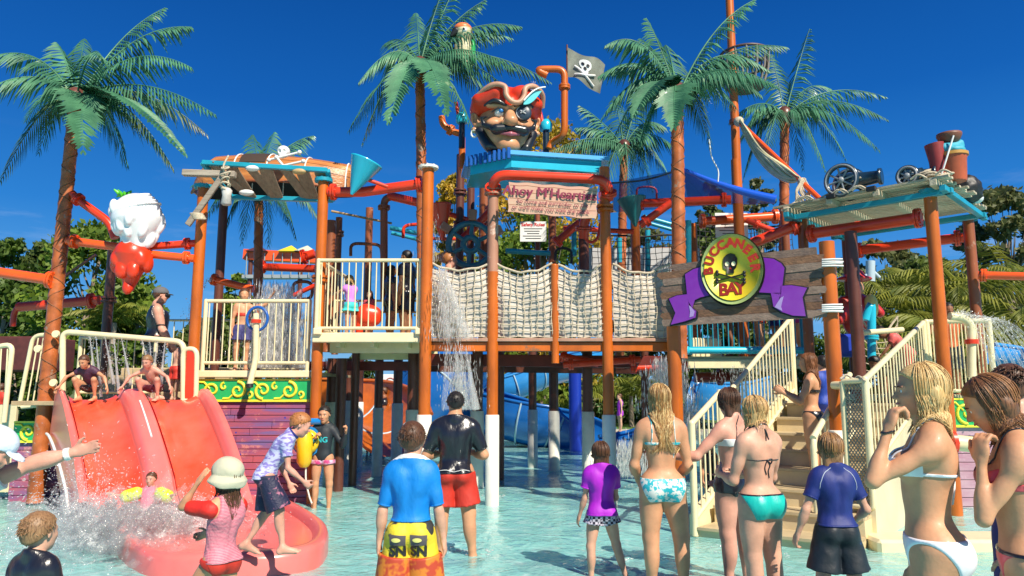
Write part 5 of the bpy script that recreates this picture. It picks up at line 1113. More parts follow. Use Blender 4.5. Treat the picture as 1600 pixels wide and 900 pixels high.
# ---------------------------------------------------------------- ship wheel
c = W(735, 382, 11.9); t = thing('ship_wheel', 'teal ship wheel with pink brown handles behind the nets', 'wheel', c); M_W = mat('wheel_teal', (.03, .16, .22), .4, var=.3, scale=4, coat=.2)
for rr, w in ((.36, .05), (.12, .05)): MB().tube([c + Vector((math.cos(a) * rr, 0, math.sin(a) * rr)) for a in [6.283 * i / 28 for i in range(28)]], w, 8, closed=True, flat=.7).build('ring', M_W, t)
for i in range(6):
    a = .45 + i * math.pi / 3; d = Vector((math.cos(a), 0, math.sin(a))); MB().tube([c + d * .1, c + d * .36], .035, 8).build('spoke', M_W, t); beam('handle', None, c + d * .40 - Vector((0, .01, 0)), c + d * .58 - Vector((0, .01, 0)), (.13, .13), M_PINKBR(), parent=t)
# ---------------------------------------------------------------- blue canopy
C0, C1, C2 = W(799, 261, 10.42), W(940, 270, 10.7), W(735, 273, 10.82); h = .17; up = Vector((0, 0, 1)); C1.z = C2.z = C0.z; C3, C4 = C1 + Vector((-.12, .95, 0)), C2 + Vector((-.1, .7, 0)); CP = [C0, C1, C3, C4, C2]
t = thing('blue_canopy', 'bright blue boxed canopy under the pirate head', 'canopy', C0); cm_ = (C0 + C3 + C4) / 3
def slab(P, z0, z1): n = len(P); mb = MB(); mb.add([p + up * z0 for p in P] + [p + up * z1 for p in P], [tuple(range(n - 1, -1, -1)), tuple(range(n, 2 * n))] + [(i, (i + 1) % n, (i + 1) % n + n, i + n) for i in range(n)], False); return mb
slab(CP, 0, h).build('fascia', M_CYAN(), t); k = [(p - cm_) * 1.10 + cm_ for p in CP]; slab(k, h + .003, h + .065).build('roof_sheet', mat('light_blue_gloss', (.10, .40, .78), .25, coat=.5), t)
for i in range(10): f = .03 + i * .103; p = k[0].lerp(k[4], f) + up * (h - .02); beam('roof_rib', None, p + Vector((0, -.02, -.05)), p + up * .12 + Vector((0, -.02, 0)), (.035, .05), mat('roof_rib_blue', (.01, .10, .40), .35), parent=t, up=(1, 0, 0))
# banner
def board_sheet(x0, x1, y0, yb, Y0, Y1, wig=.01, tl=(0, 0), th=.03): pass
a, b, c_, d = W(795, 284, 10.14), W(933, 294, 10.14), W(932, 342, 10.14), W(794, 331, 10.14); t = thing('greeting_banner', 'weathered pink board lettered with a pirate greeting', 'sign', a)
def bp(u, v): return a.lerp(b, u).lerp(d.lerp(c_, u), v) + Vector((.008 * math.sin(v * 17), 0, .008 * math.sin(u * 21) * (1 if v > .5 else -1)))
mb = MB(); mb.sheet(lambda u, v: bp(u, 1 - v), 24, 8, False); mb.sheet(lambda u, v: bp(1 - u, 1 - v) + Vector((0, .03, 0)), 24, 8, False); mb.build('board', mat('pink_board', (.62, .30, .22), .6, scale=2, col2=(.56, .38, .26), stretch=(1, 1, 4), wear=((.45, .25, .35), 2.5, .6)), t)
for i in range(4): MB().tube([bp(.01 + j * .098, .22 * i + .10) + Vector((0, -.001, 0)) for j in range(11)], .003, 4).build('plank_line', M_BROWN(), t)
ux = (b - a).normalized(); uy = (a - d).normalized(); MI = mat('maroon_ink', (.25, .02, .06), .6); ft = Vector((0, -.022, 0))
put_text("Ahoy M'Hearties!", .195, a.lerp(b, .49).lerp(d.lerp(c_, .49), .30) + ft, ux, uy, MI, t, shear=.05, extrude=.002)
for dx_ in (-.006, .006): put_text("Ahoy M'Hearties!", .195, a.lerp(b, .49).lerp(d.lerp(c_, .49), .30) + ft * (1.1 + dx_ * 10) + ux * dx_, ux, uy, MI, t, shear=.05, extrude=.002)
put_text('So come and surrender to the', .082, a.lerp(b, .5).lerp(d.lerp(c_, .5), .62) + ft, ux, uy, MI, t, extrude=.002)
put_text("or we'll make you walk the plank", .082, a.lerp(b, .48).lerp(d.lerp(c_, .48), .83) + ft, ux, uy, MI, t, extrude=.002)
# small notices
for i, (px, py, Y, w, hh, lab, title) in enumerate([(833, 362, 12.6, .46, .36, 'small white rules notice above the second net', 'Safety Rules'), (1143, 352, 13.2, .60, .46, 'white notice split by the orange mast foot', 'Notice'), (610, 598, 22, .45, .50, 'white notice with a round no sign below the left deck', '')]):
    c = W(px, py, Y); t = thing('notice_board', lab, 'sign', c, 'white notices'); MB().box(c, (w, .02, hh), None, .004).build('board', M_WHITE(), t)
    if title:
        put_text(title, .085, c + Vector((0, -.014, hh * .34)), (1, 0, 0), (0, 0, 1), mat('red_ink', (.6, .02, .02), .5), t, offset=.002, extrude=.001)
        mb = MB()
        for j in range(5): mb.box(c + Vector((-.02 * (j % 2), -.0125, hh * .14 - j * hh * .12)), (w * (.7 - .12 * (j % 3)), .003, .012))
        mb.build('small_print', M_BLACK(), t)
    else:
        MB().tube([c + Vector((math.cos(q) * .14, -.018, math.sin(q) * .14)) for q in [6.283 * j / 24 for j in range(24)]], .014, 6, closed=True).build('ring_symbol', mat('faded_red', (.5, .12, .10), .5), t); MB().tube([c + Vector((-.1, -.02, .1)), c + Vector((.1, -.02, -.1))], .012, 6).tube([c + Vector((-.06, -.016, -.03)), c + Vector((.06, -.016, .03))], .02, 6).build('bar_symbol', M_BLACK(), t)
# ---------------------------------------------------------------- pirate head
hc = W(790, 199, 10.75); S = .67; t = thing('pirate_sculpture', 'giant moustached pirate head with eye patch and red hat', 'sculpture', hc, None)
Fh = Matrix.Translation(hc) @ Matrix.Rotation(R(10), 4, 'Z') @ Matrix.Scale(S, 4) @ Matrix.Diagonal((.98, 1, .86, 1))
M_PSK = mat('sculpted_skin', (.64, .30, .15), .4, var=.2, scale=3, coat=.12); E = lambda c, r, k=.06, rot=None, op='+': ell(c, r, rot, k, '', op)
face = [E((0, .1, 0), (.66, .62, .80)), E((0, -.22, -.40), (.44, .34, .42), .15), E((0, -.42, -.66), (.24, .20, .20), .12), cone((0, -.52, .22), (0, -.74, -.14), .09, .15, .06), E((-.13, -.62, -.17), (.10, .11, .09), .04), E((.13, -.62, -.17), (.10, .11, .09), .04),
        E((-.32, -.42, -.12), (.20, .16, .16), .1), E((.32, -.42, -.12), (.20, .16, .16), .1), cone((-.46, -.46, .36), (-.08, -.56, .30), .07, .08, .05), cone((.46, -.46, .36), (.08, -.56, .30), .07, .08, .05), E((-.22, -.62, .18), (.15, .12, .085), .03, None, '-'), E((.28, -.60, .18), (.16, .10, .12), .05, None, '-'),
        E((-.70, .0, .12), (.10, .14, .24), .03, (0, R(-18), 0)), E((-.73, -.10, .12), (.05, .06, .14), .03, None, '-'), E((.70, .0, .12), (.10, .14, .24), .03, (0, R(18), 0)), E((.73, -.10, .12), (.05, .06, .14), .03, None, '-'), E((-.72, -.02, -.14), (.09, .09, .08), .04), E((.72, -.02, -.14), (.09, .09, .08), .04)]
sdf_obj('face', M_PSK, t, face, .022, frame=Fh)
hat = [E((0, .15, .50), (.82, .72, .36), .1), E((0, .1, .80), (.62, .55, .26), .12), cone((-.62, -.22, .58), (-.30, -.40, .74), .20, .22, .1), cone((.62, -.25, .56), (.30, -.42, .72), .20, .24, .1), cone((.66, -.1, .50), (.74, .1, .22), .16, .12, .1), cone((-.64, -.05, .5), (-.70, .1, .22), .16, .12, .1)]
sdf_obj('hat', mat('hat_red', (.72, .045, .012), .4, var=.2, scale=3, coat=.12), t, hat, .024, frame=Fh)
trim = MB(); FP = lambda x, y, z: Fh @ Vector((x, y, z))
trim.tube(catmull([FP(-.78, -.20, .60), FP(-.42, -.58, .84), FP(-.14, -.66, .80), FP(-.10, -.70, .54), FP(.02, -.72, .38), FP(.18, -.72, .37), FP(.30, -.70, .54), FP(.34, -.68, .78), FP(.55, -.60, .88), FP(.78, -.40, .78), FP(.82, -.2, .52)], 6), .042, 8); trim.build('hat_trim', mat('tan_trim', (.52, .28, .18), .45, var=.2), t)
fe = MB(); fe.sheet(lambda u, v: FP(.28 + .50 * u, -.74 + .12 * u, .36 + .46 * u + (v - .5) * .26 * math.sin(3.14 * min(1, u + .12))), 10, 4); fe.sheet(lambda u, v: FP(.28 + .50 * (1 - u), -.70 + .12 * (1 - u), .36 + .46 * (1 - u) + (v - .5) * .26 * math.sin(3.14 * min(1, (1 - u) + .12))), 10, 4); fe.build('feather', mat('feather_aqua', (.08, .50, .55), .5), t)
fb = MB().tube([FP(.28 + .52 * i / 8, -.78 + .12 * i / 8, .40 + .46 * i / 8 + .10 * math.sin(3.14 * i / 8)) for i in range(9)], .012, 6).build('feather_edge', M_WHITE(), t)
ms = [cone((0, -.66, -.29), (-.30, -.60, -.33), .09, .14, .05), cone((0, -.66, -.29), (.30, -.60, -.33), .09, .14, .05), cone((-.30, -.60, -.32), (-.56, -.42, -.16), .09, .06, .05), cone((.30, -.60, -.32), (.56, -.42, -.16), .09, .06, .05), cone((-.56, -.42, -.16), (-.62, -.44, .02), .05, .035, .03), cone((.56, -.42, -.16), (.62, -.44, .02), .05, .035, .03), cone((-.62, -.44, .02), (-.50, -.52, .02), .035, .02, .02), cone((.62, -.44, .02), (.50, -.52, .02), .035, .02, .02)]
M_MST = mat('moustache_black', (.012, .016, .022), .35, var=.3, coat=.3); sdf_obj('moustache', M_MST, t, ms, .018, frame=Fh)
sdf_obj('beard', M_MST, t, [cone((-.60, -.1, -.2), (-.42, -.30, -.66), .13, .12, .05), cone((.60, -.1, -.2), (.42, -.30, -.66), .13, .12, .05), cone((-.42, -.30, -.70), (.42, -.30, -.70), .09, .09, .05)], .024, frame=Fh)
sdf_obj('lips', mat('lip_mauve', (.42, .12, .16), .35, coat=.3), t, [cone((-.22, -.60, -.42), (.0, -.68, -.46), .035, .055, .03), cone((.22, -.60, -.42), (0, -.68, -.46), .035, .055, .03)], .018, frame=Fh)
MB().tube(catmull([FP(-.56, -.42, .36), FP(-.34, -.60, .43), FP(-.08, -.64, .30)], 6), [.018 + .022 * math.sin(3.14 * i / 12) for i in range(13)], 8).tube(catmull([FP(.08, -.64, .30), FP(.3, -.60, .45), FP(.56, -.42, .40)], 6), [.018 + .022 * math.sin(3.14 * i / 12) for i in range(13)], 8).build('eyebrows', M_MST, t)
e_ = MB().ball(FP(-.22, -.46, .18), .075, 16, 10).build('eye', M_WHITE(), t); MB().ball(FP(-.20, -.575, .18), .032, 12, 8).build('iris', mat('blue_iris', (.03, .20, .55), .2), e_); MB().tube([FP(-.40, -.50, .16), FP(-.27, -.60, .25), FP(-.13, -.55, .17)], .012, 6).build('eyelid', M_MST, t)
pc_ = FP(.30, -.58, .15); MB().lathe(pc_, [(0, .125), (.03, .12), (.05, .10), (.055, .02)], 20, (-.1, -1, 0)).build('eye_patch', mat('patch_navy', (.03, .05, .08), .4, var=.3), t)
MB().tube([pc_ + Vector((math.cos(a) * .10, -.035, math.sin(a) * .10)) for a in [6.283 * i / 20 for i in range(20)]], .012, 6, closed=True).tube([pc_ + Vector((-.04, -.06, .02)), pc_ + Vector((.04, -.06, -.03))], .012, 6).tube([pc_ + Vector((.04, -.06, .03)), pc_ + Vector((-.04, -.06, -.02))], .012, 6).build('patch_rivet', mat('patch_grey', (.35, .38, .40), .4), t)
MB().tube([FP(-.74, -.08, -.26) + Vector((math.cos(a) * .045, 0, math.sin(a) * .055)) for a in [6.283 * i / 16 for i in range(16)]], .014, 6, closed=True).build('earring', M_WHITE(), t)
MB().box(FP(0, .2, -.85) , (.5, .45, .12), None, .02).build('neck_block', M_DARKNAVY(), t)
# ---------------------------------------------------------------- parrot
pc = W(724, 62, 11.3); t = thing('parrot_figure', 'moulded parrot perched in the palm crown', 'sculpture', pc)
fr = Matrix.Translation(pc) @ Matrix.Scale(.46, 4)
sdf_obj('body', mat('parrot_cream', (.75, .66, .42), .5, scale=9, col2=(.12, .18, .08), stretch=(1, 1, 3)), t, [E((0, 0, -.45), (.34, .30, .62), .1), E((0, -.02, .22), (.33, .32, .32), .1)], .03, frame=fr)
sdf_obj('crest', mat('parrot_orange', (.85, .20, .06), .4), t, [E((-.02, .0, .38), (.32, .32, .22), .05)], .03, frame=fr); sdf_obj('beak', M_BLACK(), t, [cone((-.25, -.18, .22), (-.40, -.22, .05), .15, .06, .05)], .02, frame=fr)
sdf_obj('wing', mat('parrot_green', (.03, .40, .10), .4), t, [E((.34, .05, -.45), (.10, .25, .5), .05)], .03, frame=fr)
e_ = MB().ball(fr @ Vector((.06, -.28, .22)), .045, 10, 8).build('eye', M_WHITE(), t); MB().ball(fr @ Vector((.04, -.37, .22)), .02, 8, 6).build('iris', M_BLACK(), e_)
# ---------------------------------------------------------------- skull flag
t = thing('pirate_flag', 'faded black flag with white skull on a short pole', 'flag', W(888, 150, 11.1)); FM = mat('flag_black', (.05, .055, .05), .8, scale=3, col2=(.30, .32, .27), contrast=(.3, .8))
fa, fb_, fc, fd = W(887, 74, 11.0), W(946, 100, 11.0), W(938, 146, 11.0), W(888, 118, 11.0)
def fp(u, v): return fa.lerp(fb_, u).lerp(fd.lerp(fc, u), v) + Vector((0, .07 * math.sin(u * 7 + v * 2), .02 * math.sin(u * 9)))
MB().sheet(lambda u, v: fp(u, 1 - v), 20, 12).build('cloth', FM, t); MB().tube([W(886, 70, 11.05), W(886, 160, 11.05)], .014, 8).build('flag_pole', M_DBROWN(), t)
def flagpoly(pts): return [fp(u, v) + Vector((0, -.012, 0)) for u, v in pts]
mb = MB()
for cu, cv, ru, rv in ((.48, .36, .17, .20), (.48, .56, .10, .12)): mb.sheet(lambda u, v: fp(cu + ru * v * math.cos(u * 6.283), cv + rv * v * math.sin(u * 6.283)) + Vector((0, -.012, 0)), 16, 3)
for a, b in (((.2, .55), (.78, .88)), ((.2, .88), (.78, .55))): mb.tube([fp(a[0] + (b[0] - a[0]) * i / 6, a[1] + (b[1] - a[1]) * i / 6) + Vector((0, -.014, 0)) for i in range(7)], .018, 6)
mb.build('skull_emblem', M_WHITE(), t)
mb = MB()
for cu, cv in ((.41, .36), (.55, .37), (.48, .50)): mb.sheet(lambda u, v: fp(cu + .045 * v * math.cos(u * 6.283), cv + .06 * v * math.sin(u * 6.283)) + Vector((0, -.02, 0)), 10, 1)
mb.build('eye_holes', M_BLACK(), t)
# ---------------------------------------------------------------- mast, crow's nest, furled sail
mx = W(1153, 300, 12.6); t = thing('tall_mast', 'tall orange mast behind the round sign running out of the picture', 'mast', (mx.x, 12.6, 2.2)); MB().tube([(mx.x, 12.6, 2.2), (mx.x, 12.6, W(1140, -60, 12.6).z)], [.085, .07], 14).build('pole', M_ORANGE(), t); MB().flange(W(1150, 190, 12.6), (0, 0, 1), .12, .06).build('collar', M_BROWN(), t)
cn = W(1164, 112, 12.6); t = thing('crows_nest', 'dark brown barrel shaped lookout basket on the mast', 'lookout', cn); MN = mat('nest_brown', (.10, .06, .05), .5, var=.3); r1, r2 = .42, .30
for zz, rr in ((.32, r1), (.10, .38), (-.30, r2)): MB().tube([cn + Vector((math.cos(a) * rr, math.sin(a) * rr, zz)) for a in [6.283 * i / 24 for i in range(24)]], .026, 6, closed=True).build('hoop', MN, t)
st = MB().tube([cn + Vector((r1, 0, .32)), cn + Vector((.40, 0, .0)), cn + Vector((r2, 0, -.3))], .022, 6).build('stave', mat('nest_grey', (.22, .19, .17), .6), t); copies(st, [Matrix.Rotation(6.283 * i / 14, 4, 'Z') for i in range(1, 14)])
MB().lathe(cn - Vector((0, 0, .32)), [(0, r2), (.03, r2)], 18).build('nest_floor', MN, t)
a, b = W(1152, 188, 12.4), W(1282, 312, 10.9); t = thing('furled_sail', 'sagging cream furled sail on an orange boom', 'sail', a); MB().tube([a, b], .04, 10).build('boom', M_REDOR(), t)
M_SAIL = mat('sail_cloth', (.66, .60, .36), .8, var=.2, scale=5, bump=.4, bscale=12)
def sail(u, v): p = a.lerp(b, .02 + u * .74); s = math.sin(math.pi * u) ** .7; return p + Vector((0, -.05 * math.sin(v * 3.1) - .02 * math.sin(9 * u + 4 * v), -.50 * s * v * .8 - .02 * math.sin(v * 12 + u * 8)))
MB().sheet(sail, 26, 12).build('cloth', M_SAIL, t)
for k_ in range(5): MB().tube([sail(i / 20, .35 + k_ * .15) + Vector((0, -.03, 0)) for i in range(21)], [.008 + .028 * math.sin(3.14 * i / 20) for i in range(21)], 6).build('fold', M_SAIL, t)
mb = MB(); q = a.lerp(b, .80)
for i in range(9): mb.tube(catmull([q + Vector((rnd.uniform(-.06, .06), -.05, rnd.uniform(-.05, .05))), q + Vector((rnd.uniform(-.14, .14), -.08, -.2)), q + Vector((-.25 + i * .06, -.06, -.42 + rnd.uniform(-.05, .05)))], 5), .016, 6)
mb.ball(q, .07).ball(a.lerp(b, .02), .09, 10, 6); mb.build('sail_lashing', M_ROPE(), t)
MB().tube(catmull([W(1225, 326, 10.8), W(1262, 318, 10.7), W(1300, 300, 10.4), W(1345, 277, 10.1)], 6), .014, 6).build('slack_rope', M_ROPE(), label='slack pale rope running along the raft roof edge', cat='rope')
MB().tube(catmull([W(1108, 218, 10.6), W(1112, 245, 10.6), W(1122, 266, 10.6), W(1122, 284, 10.6)], 6), .010, 6).build('hanging_rope', M_WHITE(), label='thin white rope hanging below the third palm', cat='rope')
# ---------------------------------------------------------------- blue shade cloth
SA, SB, SC_, SD = W(1066, 264, 11.4), W(1212, 312, 11.0), W(1060, 318, 13.5), W(955, 286, 12.2); t = thing('shade_cloth', 'sagging see-through blue shade cloth with a bright edge roll', 'shade cloth', SA)
mcl = mat('blue_shade_mesh', (.01, .05, .42), .8, alpha=.66)
mb = MB(); mb.sheet(lambda u, v: SD.lerp(SA, u).lerp(W(958, 332, 13.2).lerp(W(1150, 318, 13.0), u), v) + Vector((0, 0, -.10 * math.sin(3.14 * u) * math.sin(3.14 * v))), 14, 8); mb.sheet(lambda u, v: SA.lerp(SB, u).lerp(W(1075, 312, 13).lerp(W(1200, 318, 12.6), u), v) + Vector((0, 0, -.06 * math.sin(3.14 * u))), 14, 8); mb.build('mesh_cloth', mcl, t)
MB().tube([SA.lerp(SB, i / 10) + Vector((0, 0, -.05 * math.sin(3.14 * i / 10))) for i in range(11)], [.03 + .012 * i / 10 * 4 for i in range(11)], 10).build('edge_roll', mat('bright_blue_vinyl', (.01, .10, .62), .3, coat=.4), t); MB().tube(catmull([SD, SD.lerp(SA, .5) - Vector((0, 0, .06)), SA], 6), .016, 6).build('edge_cord', M_DARKNAVY(), t)
# ---------------------------------------------------------------- raft roof
zr = 4.33; RA, RB, RC = W(1213, 322, 10.9), W(1478, 268, 9.25), W(1545, 322, 11.0); RA.z = RB.z = RC.z = zr; U_ = RB - RA; V_ = RC - RB
t = thing('raft_roof', 'roof of pale slats on a teal frame seen from below', 'roof', RA); un, vn = U_.normalized(), V_.normalized(); ang = math.atan2(un.y, un.x)
M_SL = wood('pale_raft_slat', (.60, .52, .38), (.40, .32, .22), 'X', 2.5)
n_s = 22
for i in range(n_s): p = RA + V_ * ((i + .5) / n_s); e = rnd.uniform(-.06, .05); MB().box(p + U_ * .5 + un * e, (U_.length + rnd.uniform(-.05, .1), V_.length / n_s * .70, .03), Matrix.Rotation(ang, 3, 'Z')).build('slat', M_SL, t)
for f in (.06, .34, .62, .93): p = RA + U_ * f - up * .06; beam('joist', None, p, p + V_, (.09, .09), M_SL, parent=t)
for a_, b_ in ((RA + V_ * .12, RB + V_ * .12), (RA + V_ * .9, RB + V_ * .9), (RB + V_ * .02 - U_ * .03, RC - U_ * .03), (RA + U_ * .06, RA + V_ + U_ * .06)): beam('frame_bar', None, a_ - up * .14, b_ - up * .14, (.08, .08), M_TEAL(), parent=t)
mb = MB()
for i in range(9): p = RA + U_ * rnd.uniform(.05, .95) + up * .03; mb.tube(catmull([p, p + up * .05 + un * .1, p + un * .2 - up * .02], 4), .014, 5)
mb.build('rope_tangle', M_ROPE(), t)
def on_raft(u, v, z=0.0): return RA + U_ * u + V_ * v + up * (.03 + z)
def cannon(label, u, v, wr, Lg):
    p = on_raft(u, v); t = thing('cannon', label, 'cannon', p, 'cannons on the raft roof'); Lg *= .85; ax = (un * .95 + vn * .1).normalized(); c = p + up * (wr * .9)
    for q in (0, 1):
        o = c - vn * (.16 if q == 0 else -.16); w = MB().tube([o + un * math.cos(a) * wr + up * math.sin(a) * wr for a in [6.283 * i / 26 for i in range(26)]], .035, 8, closed=True).build('wheel', M_DARKNAVY(), t); s_ = MB()
        for i in range(8): a = i * math.pi / 4 + .2; s_.tube([o, o + un * math.cos(a) * wr + up * math.sin(a) * wr], .016, 6)
        s_.ball(o, .05).build('spokes', mat('grey_spoke', (.25, .27, .30), .4), w); MB().tube([o - vn * .03 + un * math.cos(a) * wr + up * math.sin(a) * wr for a in [6.283 * i / 26 for i in range(26)]], .014, 6, closed=True).build('rim', mat('grey_spoke', (.25, .27, .30), .4), w)
    b = MB(); b.lathe(c - ax * .15, [(0, .03), (.03, .10), (.08, .13), (.30, .125), (Lg * .6, .105), (Lg * .92, .09), (Lg * .94, .12), (Lg, .12), (Lg, .05)], 18, ax); b.build('barrel', M_DARKNAVY(), t); return t
cannon('dark cannon with a tall spoked wheel on the raft roof', .42, .08, .215, .75); cannon('second dark cannon lying further right on the raft roof', .78, .14, .12, .55)
p = on_raft(.99, .22); t = thing('barrel_stack', 'red tub with a blue cloth and a brown keg on the raft corner', 'barrel', p)
MB().lathe(p, [(0, .17), (.02, .18), (.38, .20), (.42, .22), (.46, .22), (.46, .10)], 20).build('tub', mat('terracotta_paint', (.52, .10, .04), .5, var=.2, scale=4), t); MB().flange(p + up * .45, (0, 0, 1), .235, .05, bolt=False).build('tub_rim', mat('gold_band', (.5, .25, .05), .5), t)
sdf_obj('blue_cloth', mat('cyan_cloth', (.04, .36, .48), .6, bump=.5, bscale=10), t, [ell((0, 0, .52), (.20, .19, .09), None, .03), cone((-.15, -.05, .56), (.12, .02, .64), .08, .09, .05)], .018, frame=Matrix.Translation(p), noise_amp=.008, noise_scale=35)
MB().lathe(p + Vector((-.03, 0, .66)), [(0, .10), (.05, .16), (.12, .19), (.16, .19), (.16, .14)], 18).build('keg', mat('keg_brown', (.20, .07, .04), .5, var=.3), t)
q = p + Vector((-.26, .02, .05)); MB().tube([q, q + Vector((.02, 0, .3)), q + Vector((-.02, 0, .6))], [.1, .13, .15], 12).build('powder_keg', mat('maroon_keg', (.28, .03, .03), .5, var=.2), t)
MB().tube(catmull([p + Vector((-.3, -.1, .02)), p + Vector((-.22, -.16, .3)), p + Vector((-.08, -.2, .72))], 5), .016, 6).build('pale_strap', M_WHITE(), t)
for q_ in [t]: q_.scale = (.82, .82, .82)
mb = MB()
for i in range(14): c = p + Vector((-.35 + .05 * (i % 5), -.12 + .02 * i, .02 + .012 * i)); mb.tube([c + Vector((math.cos(a) * .12, math.sin(a) * .10, .02 * math.sin(2 * a + i))) for a in [6.283 * j / 12 for j in range(12)]], .015, 5, closed=True)
mb.build('rope_coil', M_ROPE(), label='coiled pale rope beside the red tub', cat='rope')
p = on_raft(.96, .62); o = sdf_obj('net_bundle', M_BLACK(), None, [ell((0, 0, .12), (.2, .18, .2), k=.05), ell((.12, .1, .05), (.15, .15, .12), k=.05)], .025, frame=Matrix.Translation(p), noise_amp=.02, noise_scale=40); tag(o, 'black bundled net behind the red tub', 'net bundle'); o = MB().ball(on_raft(.99, .75, .02), .08, 12, 8).build('float_ball', M_WHITE()); tag(o, 'white float ball at the raft roof corner', 'float')
# spout bits on raft front edge
for i, u in enumerate((.36, .6)): o = MB().box(on_raft(u, -.01, -.03), (.13, .05, .07), Matrix.Rotation(ang, 3, 'Z'), .01).build('dark_bracket', M_BLACK()); tag(o, ['left black bracket on the raft roof edge', 'right black bracket on the raft roof edge'][i], 'bracket')
# ---------------------------------------------------------------- carved sign
SPL, SPR = W(1035, 460, 9.22), W(1296, 440, 8.32); s_ux = Vector((SPR.x - SPL.x, SPR.y - SPL.y, 0)).normalized(); s_n = Vector((s_ux.y, -s_ux.x, 0)) * 1.0
if s_n.y > 0: s_n = -s_n
def onp(px, py, off=0.0):               # where a measured outline meets the sign's own plane
    d = ray(px, py); o = Vector((0, 0, CAM_H)); p0 = SPL + s_n * 0.0; t = (p0 - o).dot(s_n) / d.dot(s_n); return o + d * t + s_n * off
t = thing('carved_sign', 'broad plank sign with purple ribbon and round yellow skull badge', 'sign', SPL)
M_SGN = [wood('sign_board_dark', (.22, .14, .10), (.10, .065, .055), 'X', 2.2), wood('sign_board_grey', (.30, .21, .16), (.15, .10, .075), 'X', 2.2), wood('sign_board_brown', (.26, .13, .065), (.12, .06, .035), 'X', 2.2)]
rn = random.Random(3)
def plate(pts, off, th, m, name, smooth=False, parent=None):
    q = [onp(x, y, off) for x, y in pts]; mb = MB(); k = len(q); mb.add([p + s_n * th for p in q] + q, [tuple(range(k)), tuple(reversed(range(k, 2 * k)))] + [(i, (i + 1) % k, (i + 1) % k + k, i + k) for i in range(k)], smooth); return mb.build(name, m, parent or t)
nb_ = 9
for i in range(nb_):
    f0, f1 = i / nb_, (i + .97) / nb_; jl, jr = rn.uniform(-4, 3), rn.uniform(-4, 3)
    def yt(x, f): l, r = 417 + (511 - 417) * f, 384 + (496 - 384) * f; return l + (r - l) * (x - 1030) / 262
    xl, xr = 1034 + jl, 1288 + jr
    if i == 0: xl, xr = 1052, 1276
    pts = [(xl + rn.uniform(-2, 4), yt(xl, f0)), (xl + 60, yt(xl + 60, f0)), (1170, yt(1170, f0)), (xr - 20, yt(xr - 20, f0)), (xr, yt(xr, f0) + 1), (xr + rn.uniform(-5, 4), yt(xr, (f0 + f1) / 2)), (xr + rn.uniform(-3, 3), yt(xr, f1)), (1170, yt(1170, f1)), (xl + 4, yt(xl, f1)), (xl + rn.uniform(-6, 2), yt(xl, (f0 + f1) / 2))]
    plate(pts, .004 * (i % 3), .045, M_SGN[(i * 2) % 3], 'plank')
M_PUR = mat('ribbon_purple', (.20, .012, .36), .45, scale=1.3, col2=(.26, .06, .42), var=.1, coat=.2); M_PURL = mat('ribbon_lilac', (.42, .30, .62), .45)
for pts in ([(1073, 430), (1086, 422), (1104, 417), (1112, 462), (1096, 466), (1088, 470), (1084, 482), (1077, 470)], [(1048, 468), (1060, 463), (1076, 461), (1079, 478), (1090, 487), (1089, 497), (1072, 503), (1051, 508), (1058, 490)], [(1192, 404), (1210, 406), (1222, 413), (1227, 420), (1222, 462), (1206, 459), (1188, 458)], [(1206, 459), (1222, 458), (1218, 470), (1210, 480), (1208, 468)], [(1220, 448), (1238, 447), (1262, 451), (1255, 466), (1260, 495), (1240, 494), (1222, 488), (1210, 480), (1221, 466)]):
    c_ = (sum(p[0] for p in pts) / len(pts), sum(p[1] for p in pts) / len(pts)); grow = [(c_[0] + (x - c_[0]) * 1.09 + (1.2 if x > c_[0] else -.6), c_[1] + (y - c_[1]) * 1.09 + .8) for x, y in pts]
    plate(grow, .056, .012, M_BLACK(), 'ribbon_edge'); plate(pts, .070, .012, M_PUR, 'ribbon')
for pts in ([(1079, 478), (1082, 480), (1088, 488), (1086, 495), (1080, 497), (1081, 488)], [(1221, 467), (1226, 464), (1222, 480), (1224, 487), (1212, 481)]): plate(pts, .0835, .003, M_PURL, 'ribbon_sheen')
def ovp(cx, cy, rx, ry, n=40): return [(cx + rx * math.cos(6.283 * i / n), cy + ry * math.sin(6.283 * i / n)) for i in range(n)]
plate(ovp(1147.5, 424, 50, 57), .085, .012, M_BLACK(), 'badge_edge', True); plate(ovp(1146.5, 422.5, 48, 54.5), .098, .012, mat('badge_green', (.32, .42, .16), .45, coat=.2), 'badge_rim', True); plate(ovp(1146.5, 422.5, 42.5, 48.5), .111, .008, mat('badge_yellow', (.80, .62, .03), .45, coat=.25, var=.1, scale=3), 'badge_face', True)
M_LET = mat('letter_red', (.42, .02, .01), .6); ppm = PPM(8.75)
for i, ch in enumerate('BUCCANEER'):
    a = R(184 - i * 22.6); px, py = 1146.5 + 35.5 * math.cos(a), 423 - 40.5 * math.sin(a); rot = a - math.pi / 2
    put_text(ch, .150, onp(px, py, .121), s_ux * math.cos(rot) + Vector((0, 0, 1)) * math.sin(rot), -s_ux * math.sin(rot) + Vector((0, 0, 1)) * math.cos(rot), M_LET, t, 'letter', extrude=.004, offset=.007)
for i, ch in enumerate('BAY'): put_text(ch, .20, onp(1134 + i * 13, 455 - i * 1.2, .121), s_ux, (0, 0, 1), M_LET, t, 'letter', extrude=.004, offset=.006)
plate([(1133, 412), (1134, 405), (1139, 400), (1145, 398.5), (1151, 400), (1155, 406), (1155, 414), (1153, 421), (1150, 423), (1150, 429), (1139, 430), (1139, 424), (1134, 421)], .121, .008, M_BLACK(), 'skull', True)
